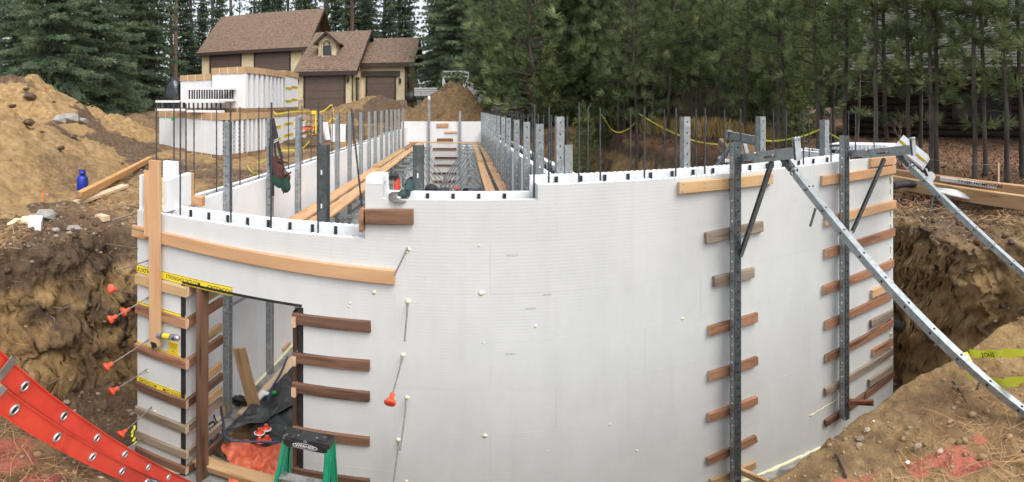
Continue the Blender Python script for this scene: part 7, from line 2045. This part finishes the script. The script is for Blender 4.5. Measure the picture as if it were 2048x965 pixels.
# slim young pines on the right: (px, distance, scale, variant)
slim = [(1159, 25, 1.15), (1182, 23, 1.0), (1199, 22, 1.05), (1236, 19.5, .95), (1248, 21, 1.1), (1275, 16.6, 1.15), (1290, 21, 1.1), (1306, 18.5, 1.05), (1335, 17.5, 1.1), (1362, 22, 1.2), (1398, 20, 1.1), (1440, 18, 1.15),
        (1487, 15.5, 1.15), (1510, 19, 1.2), (1554, 14.5, 1.1), (1572, 13.2, 1.0), (1596, 16, 1.15), (1637, 12.6, 1.05), (1669, 13.5, 1.1), (1689, 12.2, 1.0), (1712, 15, 1.15), (1753, 11.2, 1.0), (1773, 11.8, 1.05), (1820, 11.0, .95),
        (1840, 12.0, 1.1), (1861, 10.6, 1.0), (1874, 11.1, 1.1), (1950, 10.4, 1.0), (1972, 10.9, 1.05), (2015, 10.0, 1.0), (2046, 10.6, 1.1), (2085, 9.8, 1.1), (2130, 11, 1.2)]
for i, (px_, r_, s_) in enumerate(slim):
    x_, y_ = pt(px_, r_)
    near_ = 'slim young pine between the dry grass and the foundation' if px_ < 1500 else ('slim young pine in front of the shake-roofed cabin' if px_ > 1700 else 'slim young pine behind the two wall braces')
    tree('young_pine', YS[i % 3] if px_ > 1640 and i % 2 else YP[i % 4], x_, y_, rt.uniform(0, 6.28), s_, near_, 'pine tree', 'slim young pines: ' + near_)
for (px_, r_, s_, lb) in ((985, 27, 1.35, 'bushy light green pine standing just right of the pointed dirt pile'), (1140, 26, 1.15, 'bushy pine behind the log pile with a yellowish crown'), (1410, 25, 1.0, 'bushy pine with low branches behind the dry grass'),
                          (1030, 34, 1.3, 'bushy pine behind the log pile, darker than its neighbour'), (1215, 25, 1.25, 'bushy pine right of the log pile'), (1330, 27, 1.3, 'bushy pine in the middle of the right wood'), (1600, 20, 1.2, 'bushy pine left of the cabin'),
                          (1470, 24, .95, 'bushy yellowish pine at the right end of the dry grass'), (1540, 17, .8, 'small bushy pine behind the left outer brace')):
    x_, y_ = pt(px_, r_); tree('bushy_pine', YB_[rt.randrange(3)], x_, y_, rt.uniform(0, 6.28), s_, lb, 'pine tree', None)
for (px_, r_, s_, lb) in ((105, 27, 1.1, 'large dark fir with drooping branches behind the tallest dirt pile'), (190, 30, 1.05, 'dark fir right of the large fir behind the dirt piles'), (30, 33, .95, 'dark fir at the left edge behind the dirt piles'), (250, 38, 1.0, 'dark fir at the gap left of the garage'),
                          (905, 36, 1.05, 'dark fir straight above the pointed dirt pile'), (884, 46, .75, 'small fir beside the right end of the garage'), (960, 40, 1.1, 'dark fir behind the vehicle rack')):
    x_, y_ = pt(px_, r_); tree('fir_tree', BF[rt.randrange(2)], x_, y_, rt.uniform(0, 6.28), s_, lb, 'fir tree', None)
for (px_, r_, s_) in ((896, 38, 1.0), (922, 39, 1.05), (703, 56, 1.2), (566, 66, 1.1), (283, 40, .9), (303, 46, 1.0), (350, 50, 1.0), (275, 60, .8), (1060, 31, .9)):
    x_, y_ = pt(px_, r_); tree('tall_pine', RP[0], x_, y_, rt.uniform(0, 6.28), s_, 'tall pine with a long bare reddish trunk', 'pine tree', 'tall red-barked pines')
# the wood itself
def wood_label(px):
    t = 'behind the dirt piles at the left' if px < 330 else 'rising beyond the roofs of the garage' if px < 880 else 'behind the log pile and the dry grass' if px < 1560 else 'beyond the shake-roofed cabin'
    return 'dark conifer standing ' + t, 'conifer', 'dark conifers ' + t
px_ = -60; k = 0
while px_ < 2200:
    r_ = rt.uniform(57, 68) if 330 < px_ < 860 else rt.uniform(36, 55)
    if 1100 < px_ < 1560: r_ = rt.uniform(34, 44)
    if px_ > 1560: r_ = rt.uniform(32, 42)
    if px_ < 280: r_ = rt.uniform(40, 60)
    gap = (834 < px_ < 872)
    x_, y_ = pt(px_, r_)
    if not gap: tree('forest_tree', (DF + TP[:1])[rt.randrange(4)], x_, y_, rt.uniform(0, 6.28), rt.uniform(.7, 1.1), *wood_label(px_))
    px_ += rt.uniform(24, 46); k += 1
px_ = -60
while px_ < 2200:
    r_ = rt.uniform(64, 80); x_, y_ = pt(px_, r_)
    if not (836 < px_ < 866 or 30 > px_): tree('forest_tree', (DF + TP)[rt.randrange(6)], x_, y_, rt.uniform(0, 6.28), rt.uniform(.8, 1.15) * (1.45 if 330 < px_ < 880 else 1), *wood_label(px_))
    px_ += rt.uniform(26, 44) if px_ < 1100 else rt.uniform(45, 75)
# second rows close behind the slim pines on the right
for k in range(14):
    px_ = 1080 + k * 38 + rt.uniform(-12, 12); r_ = rt.uniform(19, 27) if px_ < 1600 else rt.uniform(14.5, 16.5)
    if px_ > 1640 and k % 3: continue
    x_, y_ = pt(px_, r_ + (3 if px_ < 1600 else 0)); tree('bushy_pine', YB_[rt.randrange(3)], x_, y_, rt.uniform(0, 6.28), rt.uniform(1.1, 1.7), 'full-crowned pine deeper in the right wood', 'pine tree', 'full-crowned pines deeper in the wood')
YL = []
for (tr, li, cr) in YB_:
    c2 = cr.copy(); c2.materials.clear(); c2.materials.append(M['pine_y']); YL.append((tr, li, c2))
for i, (px_, r_, s_) in enumerate(((1176, 19, .5), (1213, 21, .55), (1292, 20, .5), (1322, 22, .6), (1352, 21, .55), (1384, 23, .7), (1404, 22, .6), (1432, 22, .55), (1462, 21, .5), (1502, 18, .5), (1536, 17.5, .5), (1586, 15.5, .45), (1120, 23, .6), (1100, 22, .5), (1006, 25, .7))):
    x_, y_ = pt(px_, r_ + (6 if 1280 < px_ < 1480 else 0)); tree('sapling', YL[i % 3], x_, y_, rt.uniform(0, 6.28), s_, 'low yellowish young pine with branches down to the ground', 'pine tree', 'low yellowish saplings in the right wood')
# brushwood at the feet of the trees
nb = 2600; f_ = RN.uniform(.45, .62, nb); r_ = RN.uniform(18, 26, nb); x = r_ * np.sin(f_); y = r_ * np.cos(f_)
strips('brushwood', x, y, ground_z(x, y), 1.6, .018, M['twig'], 'brown tangled brushwood at the feet of the pines', tall=True, curve=.9)
for (px_, py_, r_, lb) in ((1800, 300, 9.2, 'bare leafless sapling in front of the cabin, behind the wall corner'), (1560, 250, 15, 'bare leafless bush behind the left brace')):
    rs_ = random.Random(px_); m = MB(); p = pR(px_, py_ + 10, r_)
    def br(q, d, L, w, n):
        e = q + d * L; m.tube([q, e], [w, w * .6], 4, cap=False)
        if n:
            for _ in range(3): br(q.lerp(e, rs_.uniform(.4, 1)), (d + Vector((rs_.uniform(-.8, .8), rs_.uniform(-.8, .8), rs_.uniform(-.2, .6)))).normalized(), L * .65, w * .6, n - 1)
    br(p, Vector((0, 0, 1)), .35, .014, 4); tag(m.build('bare_bush', M['twig']), lb, 'bush')

# ------------------------------------------------------------------ the cabin half hidden by the pines
cab = empty('cabin', tuple(pR(1860, 280, 19)), 'dark log cabin with grey shake roof half hidden behind the slim right pines', 'cabin')
ca, cb = pR(1672, 148, 19.0), pR(2160, 118, 17.0)
ez = ca.z; u_ = Vector((cb.x - ca.x, cb.y - ca.y, 0)); UL = u_.length; u_.normalize(); nb_ = Vector((-u_.y, u_.x, 0))
if nb_.dot(Vector((ca.x, ca.y, 0))) < 0: nb_ = -nb_
ez = (ca.z + cb.z) / 2 - .1
O_ = Vector((ca.x, ca.y, 0)); gzc = gz(ca.x, ca.y)
def CP(s, w, z): q = O_ + u_ * s + nb_ * w; return Vector((q.x, q.y, z))
wz = gzc - .3
nlog = 12; hl = (ez - .1 - wz) / nlog
for i in range(nlog):
    for (s0, s1) in ((0, 4.6), (6.9, UL + 1)) if 5 <= i <= 8 else ((0, UL + 1),):
        m = MB(); m.tube([CP(s0, .9, wz + hl * (i + .5)), CP(s1, .9, wz + hl * (i + .5))], hl * .54, 8); m.build('log', M['cabin'], cab)
m = MB(); m.hexa([CP(0, 1.02, wz), CP(UL + 1, 1.02, wz), CP(UL + 1, 6, wz), CP(0, 6, wz)], [CP(0, 1.02, ez), CP(UL + 1, 1.02, ez), CP(UL + 1, 6, ez), CP(0, 6, ez)]); m.build('wall', M['cabin'], cab)
m = MB(); m.hexa([CP(4.6, .8, wz + hl * 5), CP(6.9, .8, wz + hl * 5), CP(6.9, .98, wz + hl * 5), CP(4.6, .98, wz + hl * 5)], [CP(4.6, .8, wz + hl * 9), CP(6.9, .8, wz + hl * 9), CP(6.9, .98, wz + hl * 9), CP(4.6, .98, wz + hl * 9)]); wn_ = m.build('window', M['glass_dk'], cab)
m = MB(); m.bar(CP(5.75, .78, wz + hl * 5), CP(5.75, .78, wz + hl * 9), .06, .06); m.bar(CP(4.6, .78, wz + hl * 5), CP(6.9, .78, wz + hl * 5), .08, .1); m.build('window_frame', M['trim'], wn_)
m = MB(); m.hexa([CP(3.5, .55, wz - .1), CP(UL + 1, .55, wz - .1), CP(UL + 1, .9, wz - .1), CP(3.5, .9, wz - .1)], [CP(3.5, .55, wz + .28), CP(UL + 1, .55, wz + .28), CP(UL + 1, .9, wz + .28), CP(3.5, .9, wz + .28)]); m.build('foundation', M['concrete'], cab)
# shake roof, course by course; the larger shakes are parts of their own
rise, run = 3.3, 5.2; nrow = 26
for k in range(1):
    m = MB(); m.add([CP(-.6, -.1, ez), CP(UL + 1.5, -.1, ez), CP(UL + 1.5, run, ez + rise), CP(-.6, run, ez + rise), CP(-.6, -.1, ez - .15), CP(UL + 1.5, -.1, ez - .15), CP(UL + 1.5, run, ez + rise - .15), CP(-.6, run, ez + rise - .15)], [(0, 1, 2, 3), (7, 6, 5, 4), (1, 0, 4, 5), (2, 1, 5, 6), (3, 2, 6, 7), (0, 3, 7, 4)]); m.build('roof', M['trim'], cab)
rs_ = random.Random(9); shk = MB(); sl = math.hypot(rise, run) / nrow
for i in range(nrow):
    w0 = -.1 + run * i / nrow; s = -.6
    while s < UL + 1.4:
        ww = rs_.uniform(.10, .26); t0 = i / nrow; j = rs_.uniform(-.015, .015); th = rs_.uniform(.025, .05)
        a0 = w0 + j; a1 = w0 + run / nrow * 1.05
        z0_ = ez + rise * (a0 + .1) / (run + .1) * 1.0; z1_ = ez + rise * (a1 + .1) / (run + .1)
        shk.add([CP(s, a0, z0_ + .003), CP(s + ww - .012, a0, z0_ + .003), CP(s + ww - .012, a0, z0_ + th), CP(s, a0, z0_ + th), CP(s, a1, z1_ + .006), CP(s + ww - .012, a1, z1_ + .006)], [(0, 1, 2, 3), (3, 2, 5, 4), (1, 0, 4, 5), (0, 3, 4), (1, 5, 2)])
        s += ww
tag(shk.build('shakes', M['shake'], cab), kind='stuff')
m = MB(); m.bar(CP(-.6, -.14, ez - .08), CP(UL + 1.5, -.14, ez - .08), .04, .2); m.build('fascia', M['trim'], cab)
